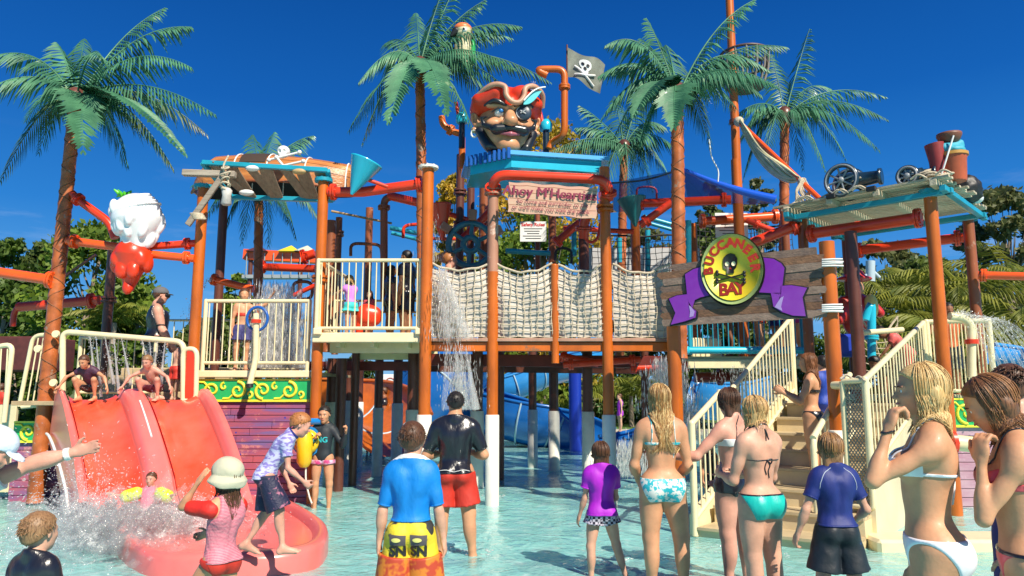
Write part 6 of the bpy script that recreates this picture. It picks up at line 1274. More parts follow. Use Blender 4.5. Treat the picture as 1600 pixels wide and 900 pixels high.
for a_, b_ in (((1124, 429), (1166, 441)), ((1124, 441), (1166, 430))):
    p, q = onp(*a_, .125), onp(*b_, .125); mb = MB().tube([p, q], .018, 8, flat=.4, up=s_n)
    for e in (p, q):
        for z in (-.018, .018): mb.ball(e + Vector((0, 0, z)), .020, 8, 6)
    mb.build('crossbone', M_BLACK(), t)
for e in ((1139.5, 415), (1149.5, 414.5)): plate(ovp(*e, 3.2, 3.6, 12), .130, .003, mat('badge_yellow_eye', (.80, .74, .45), .5), 'skull_eye', True)
plate([(1144.5, 419.5), (1146.5, 423), (1142.5, 423)], .130, .003, mat('letter_red', (.50, .03, .015)), 'skull_nose')
for i, py in enumerate((411, 482)):
    mb = MB()
    for j in range(4): a_, b_ = W(1284, py - 5 + j * 3.2, 8.24), W(1316, py - 6 + j * 3.2 + (j % 2), 8.22); mb.tube([a_, (a_ + b_) / 2 - Vector((0, .02, 0)), b_ + Vector((.01 * (j % 2), 0, 0))], .013, 6)
    o = mb.build('sign_lashing', mat('silvery_wire', (.50, .52, .52), .5, metal=.3, var=.2)); tag(o, ['upper silvery lashing tying sign to the thick post', 'lower silvery lashing tying sign to the thick post'][i], 'lashing')

# ---------------------------------------------------------------- stairs climbing away to the right
S0, S1 = G(1092, 838, .0), G(1335, 866, .0); sw_ = S1 - S0; rd = Vector((2.8, 3.3, 0)).normalized()
t = thing('staircase', 'wide cream and tan stairs climbing away to the right', 'stairs', S0); nst = 8; run = .40; rise = .185
M_TREAD = mat('stair_tread', (.52, .41, .24), .6, var=.18, scale=4, wear=((.36, .28, .17), 4, .6)); M_RISER = mat('stair_riser', (.66, .54, .32), .55, var=.12, scale=4)
for i in range(nst):
    a_ = S0 + rd * (run * i); zt_ = .10 + rise * i; q = [a_, a_ + sw_, a_ + sw_ + rd * (run + .02), a_ + rd * (run + .02)]
    for nm, z0_, z1_, m_, off in (('riser', -.13 if i == 0 else zt_ - rise - .02, zt_ - .032, M_RISER, .0), ('tread', zt_ - .03, zt_, M_TREAD, -.03)):
        q2 = [q[0] + rd * off, q[1] + rd * off, q[2], q[3]]; MB().add([p + up * z0_ for p in q2] + [p + up * z1_ for p in q2], [(0, 1, 5, 4), (1, 2, 6, 5), (2, 3, 7, 6), (3, 0, 4, 7), (4, 5, 6, 7), (3, 2, 1, 0)], False).build(nm, m_, t)
SE = S0 + rd * (run * nst)
for a_ in (S0 - sw_.normalized() * .05,): 
    b_ = a_ + rd * (run * nst); mb = MB(); th = sw_.normalized() * .05
    prof_ = [a_ - up * .13, a_ + up * .22, b_ + up * (rise * nst + .22), b_ + up * (rise * nst - .30), a_ + rd * .5 - up * .13]
    mb.add([p for p in prof_] + [p - th for p in prof_], [(0, 1, 2, 3, 4), (9, 8, 7, 6, 5), (0, 5, 6, 1), (1, 6, 7, 2), (2, 7, 8, 3), (3, 8, 9, 4), (4, 9, 5, 0)], False); mb.build('stringer', M_CREAM(), t)
def slope_rail(label, pts, n, base_drop, hgt, group='guard rails', rt=.034, rb=.011, newels=True):
    """pts: floor points along the run; bars stand on the slope"""
    t = thing('guard_rail', label, 'railing', pts[0], group); top = [p + up * hgt for p in pts]; MB().tube(elbow(top, .08) if len(top) > 2 else top, rt, 10).build('top_rail', M_CREAM(), t); bot = [p + up * base_drop for p in pts]; MB().tube(bot, rt * .75, 8).build('bottom_rail', M_CREAM(), t)
    if newels:
        for p in (pts if newels is True else newels): MB().tube([p - up * .10, p + up * hgt], rt * 1.15, 10).ball(p + up * hgt, rt * 1.17, 10, 6).build('newel', M_CREAM(), t)
    segs = list(zip(pts, pts[1:])); tot = sum((b - a).length for a, b in segs)
    for k in range(n):
        d = (k + .5) / n * tot
        for a, b in segs:
            l = (b - a).length
            if d <= l: c = a.lerp(b, d / l); MB().tube([c + up * base_drop, c + up * hgt], rb, 6, cap=False).build('baluster', M_CREAM(), t); break
            d -= l
    return t
bq = S0 - sw_.normalized() * .04
slope_rail('long cream stair rail kinking upward behind the two standing women', [bq + up * .10, bq + rd * .75 + up * .44, bq + rd * 1.05 + up * .46, bq + rd * 3.25 + up * 1.52], 27, .07, 1.10)
mq = S0 + sw_ * .70; slope_rail('short cream rail in front of the dark haired woman on the stairs', [mq + rd * .45 + up * .28, mq + rd * 1.9 + up * .98], 9, .1, .78, newels=False)
mq0 = mq + rd * .45; MB().tube(elbow([mq0 + up * .12, mq0 + up * 1.06, mq0 + rd * .25 + up * 1.18], .12), .034, 10).build('rail_end', M_CREAM(), label='curved cream end post of the short stair rail', cat='railing')
# landing with a diamond net panel, and the second flight's rail
LN0, LN1 = W(1316, 600, 8.05), W(1352, 600, 7.85); zl = -.05
t = thing('net_fence_panel', 'grey diamond net panel in a cream frame right of the thick post', 'net panel', Vector((LN0.x, LN0.y, 0)))
zt2, zb2 = W(1335, 596, 7.95).z, W(1335, 792, 7.95).z; fr_ = [Vector((LN0.x, LN0.y, zt2)), Vector((LN1.x, LN1.y, zt2 + .01)), Vector((LN1.x, LN1.y, zb2)), Vector((LN0.x, LN0.y, zb2))]
MB().tube(elbow(fr_ + [fr_[0]], .04), .030, 10).build('frame', M_CREAM(), t); mb = MB(); du, dv = fr_[1] - fr_[0], fr_[3] - fr_[0]
for k in range(-26, 8):
    for sg in (0, 1):
        pts_ = []
        for j in range(0, 27):
            u = (k + j) / 7.0; u = u if sg == 0 else 1 - u
            if -.001 <= u <= 1.001: pts_.append(fr_[0] + du * u + dv * (j / 26) + s_n * (.006 * (1 if (j + sg) % 2 else -1)))
        if len(pts_) > 1: mb.tube(pts_, .0065, 4, cap=False)
mb.build('mesh', mat('grey_net_cord', (.34, .30, .24), .8), t, kind='stuff')
ftop = W(1330, 590, 8.0); MB().tube([W(1302, 602, 8.3), W(1356, 602, 7.85)], .045, 10).build('landing_rail', M_CREAM(), label='thick cream rail over the diamond net panel', cat='railing')
E0, E1 = Vector((LN1.x, LN1.y, .0)), W(1442, 505, 10.4); dE = Vector((E1.x - E0.x, E1.y - E0.y, 0)); z0_, z1_ = zt2 - 1.0, E1.z - 1.0
slope_rail('cream rail rising behind the blonde woman to the right deck', [Vector((E0.x, E0.y, z0_ + .02)), Vector((E1.x, E1.y, z1_))], 21, .06, 1.0)
# its solid cream side
mb = MB(); a0, a1 = Vector((E0.x + .02, E0.y - .0, -.13)), Vector((E1.x, E1.y, -.13)); th = Vector((dE.y, -dE.x, 0)).normalized() * .03
pl_ = [a0, a0 + up * (z0_ + .16), a1 + up * (z1_ + .16), a1]; mb.add(pl_ + [p - th * 2 for p in pl_], [(0, 1, 2, 3), (7, 6, 5, 4), (0, 4, 5, 1), (1, 5, 6, 2), (2, 6, 7, 3), (3, 7, 4, 0)], False); mb.build('stair_side', mat('cream_panel', (.72, .64, .42), .45, var=.12, scale=2, coat=.2), label='solid cream side panel below the rising right rail', cat='panel')
MB().box((E0.x + .8, E0.y - .12, -.02), (1.9, .5, .26), None, .03).build('cream_kerb', M_CREAM(), label='low cream kerb behind the boy in navy', cat='kerb')
# right deck
D0 = Vector((E1.x, E1.y, z1_)); D1 = W(1546, 600, 10.3); D1.z = z1_; t = thing('right_deck', 'right hand deck with scroll frieze below', 'deck', D0)
MB().box(((D0.x + D1.x) / 2 + .1, D0.y + 1.2, z1_ - .05), (D1.x - D0.x + .5, 2.4, .10), None, .01).build('deck_floor', M_CREAM(), t)
slope_rail('cream rail with close bars on the right deck', [D0 + Vector((.05, 0, 0)), D1 + Vector((0, -.1, 0))], 17, .05, 1.02, newels=True)
zf0, zf1 = W(1500, 668, 10.3).z, W(1500, 622, 10.3).z; frieze('green and yellow scroll frieze behind the pink bikini woman', W(1478, 640, 10.3).x, W(1575, 640, 10.3).x, 10.32, zf0, zf1)
wallboards('lilac painted plank wall below the right frieze', W(1478, 700, 10.3).x, W(1600, 700, 10.3).x, 10.36, -.12, zf0, 10, mat('mural_lilac', (.50, .34, .40), .5, scale=1.5, col2=(.38, .18, .26), stretch=(1, 1, 5), detail=8, wear=((.55, .35, .45), 2.5, .58)), seed=8)
pipe('cream spray standpipe with red collar on the right deck', [(1518, 590, 9.9), (1518, 508, 9.9), (1505, 496, 9.9), (1484, 494, 9.9)], .055, M_CREAM(), name='spray_nozzle', cat='nozzle', bend=.12); o = MB().flange(W(1518, 534, 9.9), (0, 0, 1), .085, .06, bolt=False).build('nozzle_collar', M_RED()); tag(o, 'red collar ring on the right deck standpipe', 'collar')
o = MB().tube([W(1478, 690, 9.5), W(1540, 697, 9.4)], .10, 14).build('cream_spout', M_CREAM()); tag(o, 'stout cream spout pointing at the pink bikini woman', 'spout'); o = MB().flange(W(1484, 691, 9.48), (1, 0, 0), .17, .05).build('spout_flange', M_RED()); tag(o, 'red bolted flange of the stout cream spout', 'flange')
# middle deck behind the sign
zq = W(1170, 553, 11.9).z; a_, b_ = W(1074, 560, 11.9), W(1275, 560, 11.9); t = thing('middle_deck', 'cream edged deck with cyan rail seen below the carved sign', 'deck', a_)
MB().box(((a_.x + b_.x) / 2, 11.9, zq - .16), (b_.x - a_.x, .08, .15), None, .01).build('fascia', M_CREAM(), t); MB().box(((a_.x + b_.x) / 2, 13.2, zq - .07), (b_.x - a_.x, 2.6, .06)).build('deck_floor', mat('cream_floor', (.62, .54, .36)), t)
MB().box((a_.x + .42, 12.3, zq + .12), (.5, .05, .34), None, .02).build('cream_box', M_CREAM(), t)
railing('cyan railing on the middle deck below the carved sign', (a_.x + .04, 11.86, zq), (b_.x - .2, 11.86, zq), .98, M_TEAL(), n=22, rt=.02, rb=.009, base=.10); MB().tube([(a_.x - .06, 11.78, zq + .05), (b_.x - .2, 11.78, zq + .05)], .055, 12).ball((a_.x - .06, 11.78, zq + .05), .085, 12, 8).build('cyan_bumper', M_CYAN(), label='thick cyan bumper pipe below the cyan railing', cat='pipe')
o = MB().box(W(1322, 540, 11), (.28, .2, .34), None, .05).build('blue_tub', mat('blue_tub', (.01, .04, .40), .4)); tag(o, 'blue tub hanging behind the thick sign post', 'tub')
MB().tube(catmull([W(1313, 592, 8.0), W(1322, 586, 8.0), W(1334, 592, 7.95), W(1342, 588, 7.9), W(1352, 596, 7.8)], 5), .012, 6).build('coiled_cord', M_ROPE(), label='loose pale cord lying on the net panel rail', cat='cord')

# moulded figure in red behind the post
c = W(1337, 470, 12.6); t = thing('moulded_figure', 'moulded pirate figure in red coat and hat behind the deck', 'sculpture', c); Fm = Matrix.Translation(c)
sdf_obj('coat', mat('figure_red', (.50, .02, .015), .35, var=.2, coat=.3), t, [ell((0, 0, -.25), (.26, .20, .42), k=.08), cone((-.22, 0, -.02), (-.34, -.1, -.35), .1, .08, .06), cone((.22, 0, -.02), (.38, -.05, -.22), .1, .08, .06)], .03, frame=Fm)
sdf_obj('head', mat('figure_skin', (.55, .28, .14), .4), t, [ell((0, -.02, .22), (.14, .14, .17), k=.04), cone((0, -.14, .22), (0, -.2, .18), .03, .03, .02)], .02, frame=Fm); sdf_obj('hat', mat('figure_red', (.50, .02, .015)), t, [ell((0, 0, .38), (.30, .2, .06), k=.06), ell((0, 0, .44), (.16, .15, .13), k=.06)], .02, frame=Fm)
sdf_obj('shirt_front', mat('figure_yellow', (.75, .60, .20), .5), t, [ell((.18, -.16, -.12), (.12, .10, .22), k=.04)], .025, frame=Fm)
# white slide mast far behind
o = MB().tube([W(1360, 408, 26), W(1360, 440, 26)], .16, 10).tube([W(1345, 438, 26), W(1360, 425, 26)], .07, 8).tube([W(1360, 420, 26), W(1378, 438, 26)], .07, 8).build('distant_mast', mat('pale_steel', (.45, .58, .66), .4)); tag(o, 'pale steel mast with stays far behind the raft posts', 'mast')

# ---------------------------------------------------------------- slides and huts behind
def trough(label, pts, r, m, name='water_slide', arc=3.6, seams=0, cat='slide', group='slides behind the tower', closed=False):
    P = catmull([W(*p) for p in pts], 8); t = thing(name, label, cat, P[0], group); n = 16; V = []; mb = MB()
    for k, p in enumerate(P):
        d = (P[min(k + 1, len(P) - 1)] - P[max(k - 1, 0)]).normalized(); s = d.cross(up).normalized(); u = s.cross(d)
        for j in range(n + 1): a = -math.pi / 2 + (j / n - .5) * arc; V.append(tuple(p + s * math.cos(a) * r + u * math.sin(a) * r))
    mb.add(V, [(k * (n + 1) + j, k * (n + 1) + j + 1, (k + 1) * (n + 1) + j + 1, (k + 1) * (n + 1) + j) for k in range(len(P) - 1) for j in range(n)]); mb.build('channel', m, t)
    for side in (0, n): MB().tube([V[k * (n + 1) + side] for k in range(len(P))], .045, 6).build('lip', m, t)
    for q in range(seams): k = int((q + 1) * (len(P) - 1) / (seams + 1)); MB().tube([Vector(V[k * (n + 1) + j]) * 1.0 + (Vector(V[k * (n + 1) + j]) - P[k]).normalized() * .01 for j in range(n + 1)], .03, 5).build('seam', mat('pale_seam', (.35, .50, .60), .4), t)
    return t
M_BSL = mat('blue_slide_gelcoat', (.010, .12, .42), .25, var=.25, scale=1.5, coat=.5); M_BSL2 = mat('light_blue_slide', (.03, .25, .62), .25, var=.2, scale=1.5, coat=.5)
trough('long blue water slide descending behind the white sleeved posts', [(650, 585, 23), (740, 618, 22), (820, 640, 21.5), (880, 655, 21.5), (940, 684, 21)], .98, M_BSL, seams=5); trough('upper blue slide crossing above the lower one', [(720, 615, 24), (790, 596, 24), (850, 572, 24.5), (930, 553, 26)], .70, M_BSL2, seams=4)
trough('blue tube slide left of the falling water', [(660, 640, 20), (690, 600, 20), (722, 570, 20.5), (735, 545, 21)], .9, M_BSL, arc=6.0, seams=2); trough('orange slide curving below the left deck', [(512, 600, 18), (560, 602, 18), (600, 622, 17), (612, 655, 15.8)], .85, mat('orange_slide', (.50, .12, .015), .3, var=.2, coat=.4), arc=3.4, seams=2)
trough('low blue slide behind the right deck', [(1540, 548, 16), (1600, 556, 16), (1680, 562, 15)], .30, M_BSL2, arc=4); trough('blue slide mouth low behind the long haired woman', [(955, 690, 17), (1000, 682, 17.5), (1060, 660, 18)], .42, M_BSL)
trough('blue slide seen through the stair rails', [(1085, 600, 20), (1120, 610, 20), (1165, 600, 21)], .8, M_BSL2)
t = thing('distant_shelter', 'distant shelter with orange edge and yellow tent roofs', 'shelter', W(440, 410, 24)); beam('fascia', None, W(382, 398, 24), W(500, 404, 24), (.3, .34), M_REDOR(), parent=t); beam('floor_edge', None, W(380, 433, 24), W(485, 433, 24), (.3, .12), mat('steel_grey', (.3, .33, .35), .5), parent=t)
for i, (px, m_) in enumerate([(455, mat('yellow_canvas', (.80, .62, .03), .6)), (480, mat('white_canvas', (.55, .60, .45), .6)), (405, M_DBROWN())]): c = W(px, 395, 24); MB().lathe(c, [(0, .5), (.24, .02)], 4).build('tent_roof', m_, t)
for i in range(8): p = W(384 + i * 14, 433, 23.8); MB().tube([p, p + up * .8], .02, 5).build('rail_bar', mat('steel_grey', (.3, .33, .35)), t)
for px in (392, 470): MB().tube([W(px, 433, 24) - up * 4, W(px, 400, 24)], .08, 8).build('leg', M_DBROWN(), t)
o = MB().box(W(20, 520, 20) - up * .6, (2.6, 1.5, .9), None, .03).build('dark_red_hut', mat('hut_red', (.10, .02, .018), .7, var=.3)); tag(o, 'dark red hut behind the left hoop rails', 'hut')
beam('long_low_roof', 'long low reddish roof beyond the upper climbing net', W(1010, 404, 34), W(1130, 404, 34), (3, .5), mat('rust_roof', (.30, .14, .10), .8), cat='roof')
# low planted banks outside the pool on both sides
MB().box((34, 23, -.1), (47, 15.5, .5)).build('garden_bed', M_GRASS, kind='structure'); MB().box((-36.5, 24.5, -.1), (47, 12, .5)).build('garden_bed', M_GRASS, kind='structure')
# ---------------------------------------------------------------- people in the pool and on the decks
GW = -.10
def who(label, px, yh, Y, rotz, sk, sex, ground=GW, H=None, **k):
    p = W(px, yh, Y); return Human(label, (p.x, Y), H or (p.z - ground), R(rotz), sk, sex, ground=ground, **k)
PG = 'people playing at the water park'
M_BLUE = cloth('rash_blue', (.0, .20, .62)); M_BLK = cloth('wet_black', (.012, .013, .02), rough=.28, coat=.35, bump=.7, bscale=9); M_REDC = cloth('red_board_cloth', (.55, .03, .015), bump=.6)
# boy in the bright blue rash shirt
h = who('boy in bright blue rash shirt and yellow patterned shorts seen from behind', 645, 648, 4.95, 0, SK_FAIR(), 'c', vox=.008, aL=((-.24, -.02, -1), (-.10, .10, -1), 30), aR=((.24, -.02, -1), (.16, .12, -1), 40), lL=((-.10, 0, -1), DOWN, (0, 1, 0)), lR=((.10, .05, -1), (0, -.1, -1), (.1, 1, 0)), fat=1.14, limb=1.12, head=(0, 0, -8))
h.hair(H_BROWN(), 'short', .022, 420, th=.0035); sh = h.shirt('rash_shirt', M_BLUE, .565, .86, .012, .838); h.mk('collar', M_WHITE(), [(h.sel('neck', 'trap'), .016, [(h.tp((0, 0, .845)), nrm([0, .3, 1])), (h.tp((0, 0, .822)), nrm([0, -.3, -1]))])], .006)
so = h.shorts('board_shorts', mat('yellow_print', (.72, .56, .03), .6, scale=9, col2=(.03, .03, .03), contrast=(.40, .43), detail=1.5, bump=.3), .59, .86, .026, flare=1.25); 
h.mk('shorts_hem', mat('red_flame_print', (.45, .05, .02), .6, scale=12, col2=(.65, .20, .02), contrast=(.45, .55), detail=2), [([cone(h.J['hip' + T], h.J['kn' + T], .070 * h.U, .078 * h.U, .02)], .014, [h.limb(T, 'leg', .88), (lambda l: (l[0], -l[1]))(h.limb(T, 'leg', .42))]) for T in 'LR'], .008)
M_GP = mat('print_grey', (.10, .08, .09), .6); M_YP = mat('print_pale_yellow', (.75, .68, .20), .6)
for x in (-.046, .046):
    h.decal([(-.05, -.034), (.05, -.034), (.054, .03), (-.054, .036)], 1, x, .492, M_GP, True, on=so, off=.004); h.decal([(.030 * math.cos(q) - .008, .014 * math.sin(q)) for q in [6.283 * i / 14 for i in range(14)]], 1, x, .494, M_YP, True, on=so, off=.008); h.decal('SN', .088, x, .442, M_BLACK(), True, on=so, off=.006, offset=.004)
# man in black
h = who('man in wet black rash shirt and red board shorts seen from behind', 712, 606, 7.35, 2, SK_TAN(), 'm', vox=.010, aL=((-.42, .08, -1), (.55, .75, .0), 30), aR=((.42, .08, -1), (-.55, .75, .05), 30), lL=((-.12, 0, -1), (-.02, 0, -1), (-.35, 1, 0)), lR=((.16, 0, -1), (.10, 0, -1), (.45, 1, 0)), fat=1.12, head=(6, 0, 0))
h.hair(H_BLACK(), 'short', .02, 300, th=.004); h.shirt('rash_shirt', M_BLK, .52, .80, .014, .84); so = h.shorts('board_shorts', M_REDC, .525, .78, .026, flare=1.22)
h.mk('pocket', M_BLK, [([ell(np.array(h.J['hipR']) * .62 + np.array(h.J['knR']) * .38 + [.035, -.075, 0], (.05, .028, .065))], 0, [])], .006); h.strap('waist_cord', M_WHITE(), [h.tp((-.08, -.08, .53)), h.tp((0, -.09, .527)), h.tp((.08, -.08, .53))], .003, .028)
# girl in purple
h = who('small girl in purple shirt and black white checked shorts', 938, 683, 6.5, 4, SK_FAIR(), 'c', vox=.008, aL=((-.18, .15, -1), (-.25, .35, -1), 30), aR=((.16, .25, -1), (-.1, .8, -.3), 30), lL=((-.14, 0, -1), (0, 0, -1), (-.2, 1, 0)), lR=((.24, 0, -1), (.30, 0, -1), (.3, 1, 0)))
h.hair(H_BROWN(), 'long', .03, 90, back=-.3, wave=.003); h.shirt('tee_shirt', cloth('purple_tee', (.38, .01, .52), bump=.5), .50, .55, .022, .84)
h.shorts('checked_shorts', mat('check_cloth', (.03, .02, .06), .6), .53, .34, .024, flare=1.2)
m_ = _mats['check_cloth']; N, L = _nodes(m_); ck = N.new('ShaderNodeTexChecker'); ck.inputs['Scale'].default_value = 46; ck.inputs[1].default_value = (.55, .5, .6, 1); ck.inputs[2].default_value = (.015, .01, .03, 1); tc = N.new('ShaderNodeTexCoord'); L.new(tc.outputs['Object'], ck.inputs[0]); L.new(ck.outputs[0], N['Principled BSDF'].inputs[0])
# woman with long wet hair and floral bikini
h = who('tall woman with long wet honey hair in aqua floral bikini', 1030, 594, 6.1, 0, SK_TAN(), 'f', vox=.009, aL=((-.22, .10, -1), (.25, .75, -.55), 30), aR=((.20, .06, -1), (-.2, .75, -.45), 30), lL=((-.05, 0, -1), (.0, 0, -1), (-.2, 1, 0)), lR=((.15, 0, -1), (.03, 0, -1), (.2, 1, 0)), head=(4, 0, 0), fat=.98)
h.hair(H_HONEY(), 'long', .36, 260, m2=hair_mat('light_streaks', (.80, .62, .32), (.55, .36, .14)), drift=(.005, -.01), wave=.007, spread=.8, th=.0021)
M_FLO = mat('floral_cloth', (.72, .72, .68), .5, scale=26, col2=(.02, .42, .50), contrast=(.46, .54), detail=2); h.brief('bikini_bottom', M_FLO, .553, .550); h.band('bikini_band', M_FLO, .704, .716, .005)
for q in (-1, 1): h.strap('shoulder_strap', M_FLO, [h.on(q * .055, .712), h.on(q * .052, .76), h.tp((q * .05, -.01, .82)), h.on(q * .045, .77, False), h.on(q * .045, .73, False)], .0045)
h.mk('bikini_cups', M_FLO, [(h.sel('chest', 'bust'), .006, [(h.tp((0, 0, .755)), [0, 0, 1]), (h.tp((0, 0, .70)), [0, 0, -1]), (h.tp((0, .02, .7)), [0, -1, 0])])], .006); h.strap('string_end', M_FLO, [h.on(.045, .70), h.on(.05, .67), h.on(.046, .645)], .003)
# woman in black bikini bottoms, and her neighbour in aqua
h = who('woman in black swim shorts reaching a hand to the stair rail', 1140, 600, 6.35, 32, SK_PINK(), 'f', vox=.009, aL=((-.65, .45, -.8), (-.55, .9, -.05), 20), aR=((.2, .1, -1), (-.3, .7, -.5), 25), lL=((-.04, 0, -1), DOWN, (-.2, 1, 0)), lR=((.10, .06, -1), (.02, -.05, -1), (.2, 1, 0)), head=(8, 0, -20))
h.hair(H_BROWN(), 'long', .06, 110, wave=.004); h.shorts('swim_shorts', M_BLK, .575, .16, .008, flare=.8); h.band('bikini_band', M_WHITE(), .70, .735, .005); h.strap('strap', M_BLK, [h.on(-.05, .72), h.on(-.03, .78), h.tp((0, -.02, .84))], .004)
h = who('woman with straight blond bob in black edged aqua bikini', 1180, 612, 5.55, 22, SK_FAIR(), 'f', vox=.008, aL=((-.16, .25, -1), (.25, .9, .1), 30), aR=((.14, .35, -1), (-.35, .9, .0), 30), lL=((-.02, 0, -1), DOWN, (-.1, 1, 0)), lR=((.07, .04, -1), (0, -.04, -1), (.1, 1, 0)), head=(10, 0, 12), fat=1.02)
h.hair(H_BLOND(), 'long', .13, 170, m2=H_HONEY(), wave=.003, spread=1.0, drift=(-.03, .03)); M_AQ = cloth('aqua_cloth', (.01, .48, .42), rough=.4)
h.brief('bikini_bottom', M_AQ, .552, .552, grow=.006); h.mk('bikini_trim', M_BLK, [(h.sel('pelvis', 'waist', 'thigh'), .0075, [(h.tp((0, 0, .556)), [0, 0, 1]), (h.tp((0, 0, .549)), [0, 0, -1])])], .004)
h.band('bikini_band', M_BLK, .700, .7045, .004, vox=.0035); h.mk('neck_tie', M_BLK, [(h.sel('neck', 'trap'), .005, [(h.tp((0, 0, .842)), nrm([0, .5, 1])), (h.tp((0, 0, .832)), nrm([0, -.5, -1]))])], .004)
for pts in ([(0, .702), (.014, .68), (.006, .655), (.012, .625)], [(0, .702), (-.014, .67), (-.004, .64)], [(.0, .702), (.022, .707), (.02, .688), (.0, .70)]): h.strap('back_tie', M_BLK, [h.on(x, z) for x, z in pts], .0045)
for pts in ([(0, .838), (.012, .815), (.02, .79)], [(0, .838), (.006, .81), (.004, .785)]): h.strap('neck_string', M_BLK, [h.on(x, z) for x, z in pts], .0045)
h.mk('bikini_cups', M_AQ, [(h.sel('chest', 'bust'), .006, [(h.tp((0, 0, .755)), [0, 0, 1]), (h.tp((0, 0, .70)), [0, 0, -1]), (h.tp((0, .02, .7)), [0, -1, 0])])], .006)
# boy in navy
h = who('boy in navy rash shirt and dark shorts with wet brown hair', 1297, 668, 5.3, 0, SK_FAIR(), 'c', vox=.008, aL=((-.45, -.05, -1), (-.28, .28, -1), 50), aR=((.45, -.02, -1), (-.05, .9, -.55), 40), lL=((-.14, 0, -1), DOWN, (-.1, 1, 0)), lR=((.14, 0, -1), DOWN, (.1, 1, 0)), fat=1.12, limb=1.1, head=(4, 0, -14))
h.hair(H_LIGHT(), 'long', .05, 170, m2=H_HONEY(), wave=.004); M_NAVY = cloth('navy_cloth', (.008, .022, .17), rough=.6, bump=.5); sh = h.shirt('rash_shirt', M_NAVY, .54, .62, .016, .84); h.shorts('board_shorts', mat('dark_teal_print', (.008, .014, .022), .55, scale=7, col2=(.01, .09, .42), contrast=(.30, .36), detail=3, bump=.5, bscale=12), .57, .86, .028, flare=1.25)
for q in (-1, 1): h.strap('seam_piping', mat('piping_white', (.5, .55, .65), .5), [h.tp((q * .03, -.05, .83)), h.on(q * .062, .80), h.on(q * .082, .76), h.tp((q * .095, -.02, .70))], .0028, .018)
# blonde woman in white bikini
p = W(1428, 565, 3.45)
h = Human('blonde woman in white bikini holding her chin, seen from the side', (p.x + .02, 3.45), 1.77, R(66), SK_TAN(), 'f', vox=.0065, limb=.9, bust=1.0, ground=-.06, head=(4, 0, 8), lean=(2, 0, 0), chest=(-4, 0, 0), aL=((-.22, .86, -.50), (.25, -.35, 1.0), 75, (.2, -.4, 0)), aR=((-.02, .10, -1), (-.12, .10, -1), 30), arm=.84, lL=((-.04, .04, -1), (0, -.05, -1), (0, 1, 0)), lR=((.05, .0, -1), (0, -.02, -1), (0, 1, 0)), fat=1.02, face=True)
h.hair(H_BLOND(), 'long', .19, 420, m2=hair_mat('light_streaks', (.80, .62, .32), (.55, .36, .14)), drift=(.0, .02), wave=.016, spread=1.25, th=.0021, seed=5, ratio=1.10); M_WB = cloth('white_swim_cloth', (.80, .80, .84), rough=.4, bump=.3)
h.brief('bikini_bottom', M_WB, .548, .535, grow=.006); h.band('bikini_band', M_WB, .700, .7075, .0045, vox=.0035); h.mk('bikini_cups', M_WB, [(h.sel('chest', 'bust'), .005, [(h.tp((0, .03, .752)), h.Rc @ nrm([0, .25, 1])), (h.tp((0, 0, .698)), [0, 0, -1]), (h.tp((0, .015, .7)), [0, -1, 0])])], .005)
for pts in ([(0, .704), (.012, .68), (.004, .65), (.008, .61)], [(0, .704), (-.010, .67), (-.004, .63)], [(0, .704), (.018, .712), (.02, .692), (0, .70)]): h.strap('back_tie', M_WB, [h.on(x, z) for x, z in pts], .0055, .006)
for q in (-1, 1): h.strap('neck_strap', M_WB, [h.on(q * .045, .735, False), h.on(q * .045, .775, False), h.tp((q * .035, -.02, .84)), h.tp((0, -.06, .835))], .0045)
h.strap('neck_string', M_WB, [h.on(.0, .83), h.on(.006, .79), h.on(.0, .755)], .0045); h.strap('hair_tie', M_BLK, [h.J['wrL'] + np.array([math.cos(a) * .04, math.sin(a) * .04, -.01]) for a in [6.283 * i / 8 for i in range(9)]], .004, .003)
# woman in pink bikini at the right edge
p = W(1580, 586, 3.3)
h = Human('woman with damp auburn hair in pink bikini at the right edge', (p.x, 3.3), 1.745, R(62), SK_TAN(), 'f', vox=.0065, limb=.9, bust=1.0, ground=-.08, head=(24, 0, 0), lean=(4, 0, 0), aL=((-.10, .55, -.9), (.15, -.05, 1), 60, (.3, -.3, 0)), aR=((-.02, .10, -1), (-.12, .1, -1), 30), arm=.84, fat=1.02, face=True)
h.hair(hair_mat('damp_dark_auburn', (.22, .09, .035), (.07, .028, .012)), 'long', .17, 380, drift=(.02, .0), wave=.010, spread=1.1, th=.0021, seed=9, m2=hair_mat('copper_streaks', (.42, .19, .07), (.22, .09, .03))); M_PK = cloth('coral_cloth', (.72, .10, .12), rough=.45)
h.brief('bikini_bottom', M_PK, .545, .545, grow=.005); h.mk('bikini_trim', M_BLK, [(h.sel('pelvis', 'waist', 'thigh'), .007, [(h.tp((0, 0, .549)), [0, 0, 1]), (h.tp((0, 0, .541)), [0, 0, -1])])], .004); h.band('bikini_band', M_PK, .695, .712, .005); h.mk('bikini_cups', M_PK, [(h.sel('chest', 'bust'), .005, [(h.tp((0, .03, .752)), h.Rc @ nrm([0, .25, 1])), (h.tp((0, 0, .698)), [0, 0, -1]), (h.tp((0, .015, .7)), [0, -1, 0])])], .005)
for q in (-1, 1): h.strap('neck_strap', M_BLK, [h.on(q * .045, .735, False), h.tp((q * .045, .03, .80)), h.tp((q * .03, -.03, .84))], .004)
for pts in ([(-.088, .545), (-.10, .53), (-.112, .50)], [(-.088, .545), (-.10, .555), (-.115, .545), (-.09, .54)], [(-.088, .545), (-.092, .52), (-.10, .485)]): h.strap('side_tie', M_BLK, [h.tp((x, -.01, z)) for x, z in pts], .005, .012)
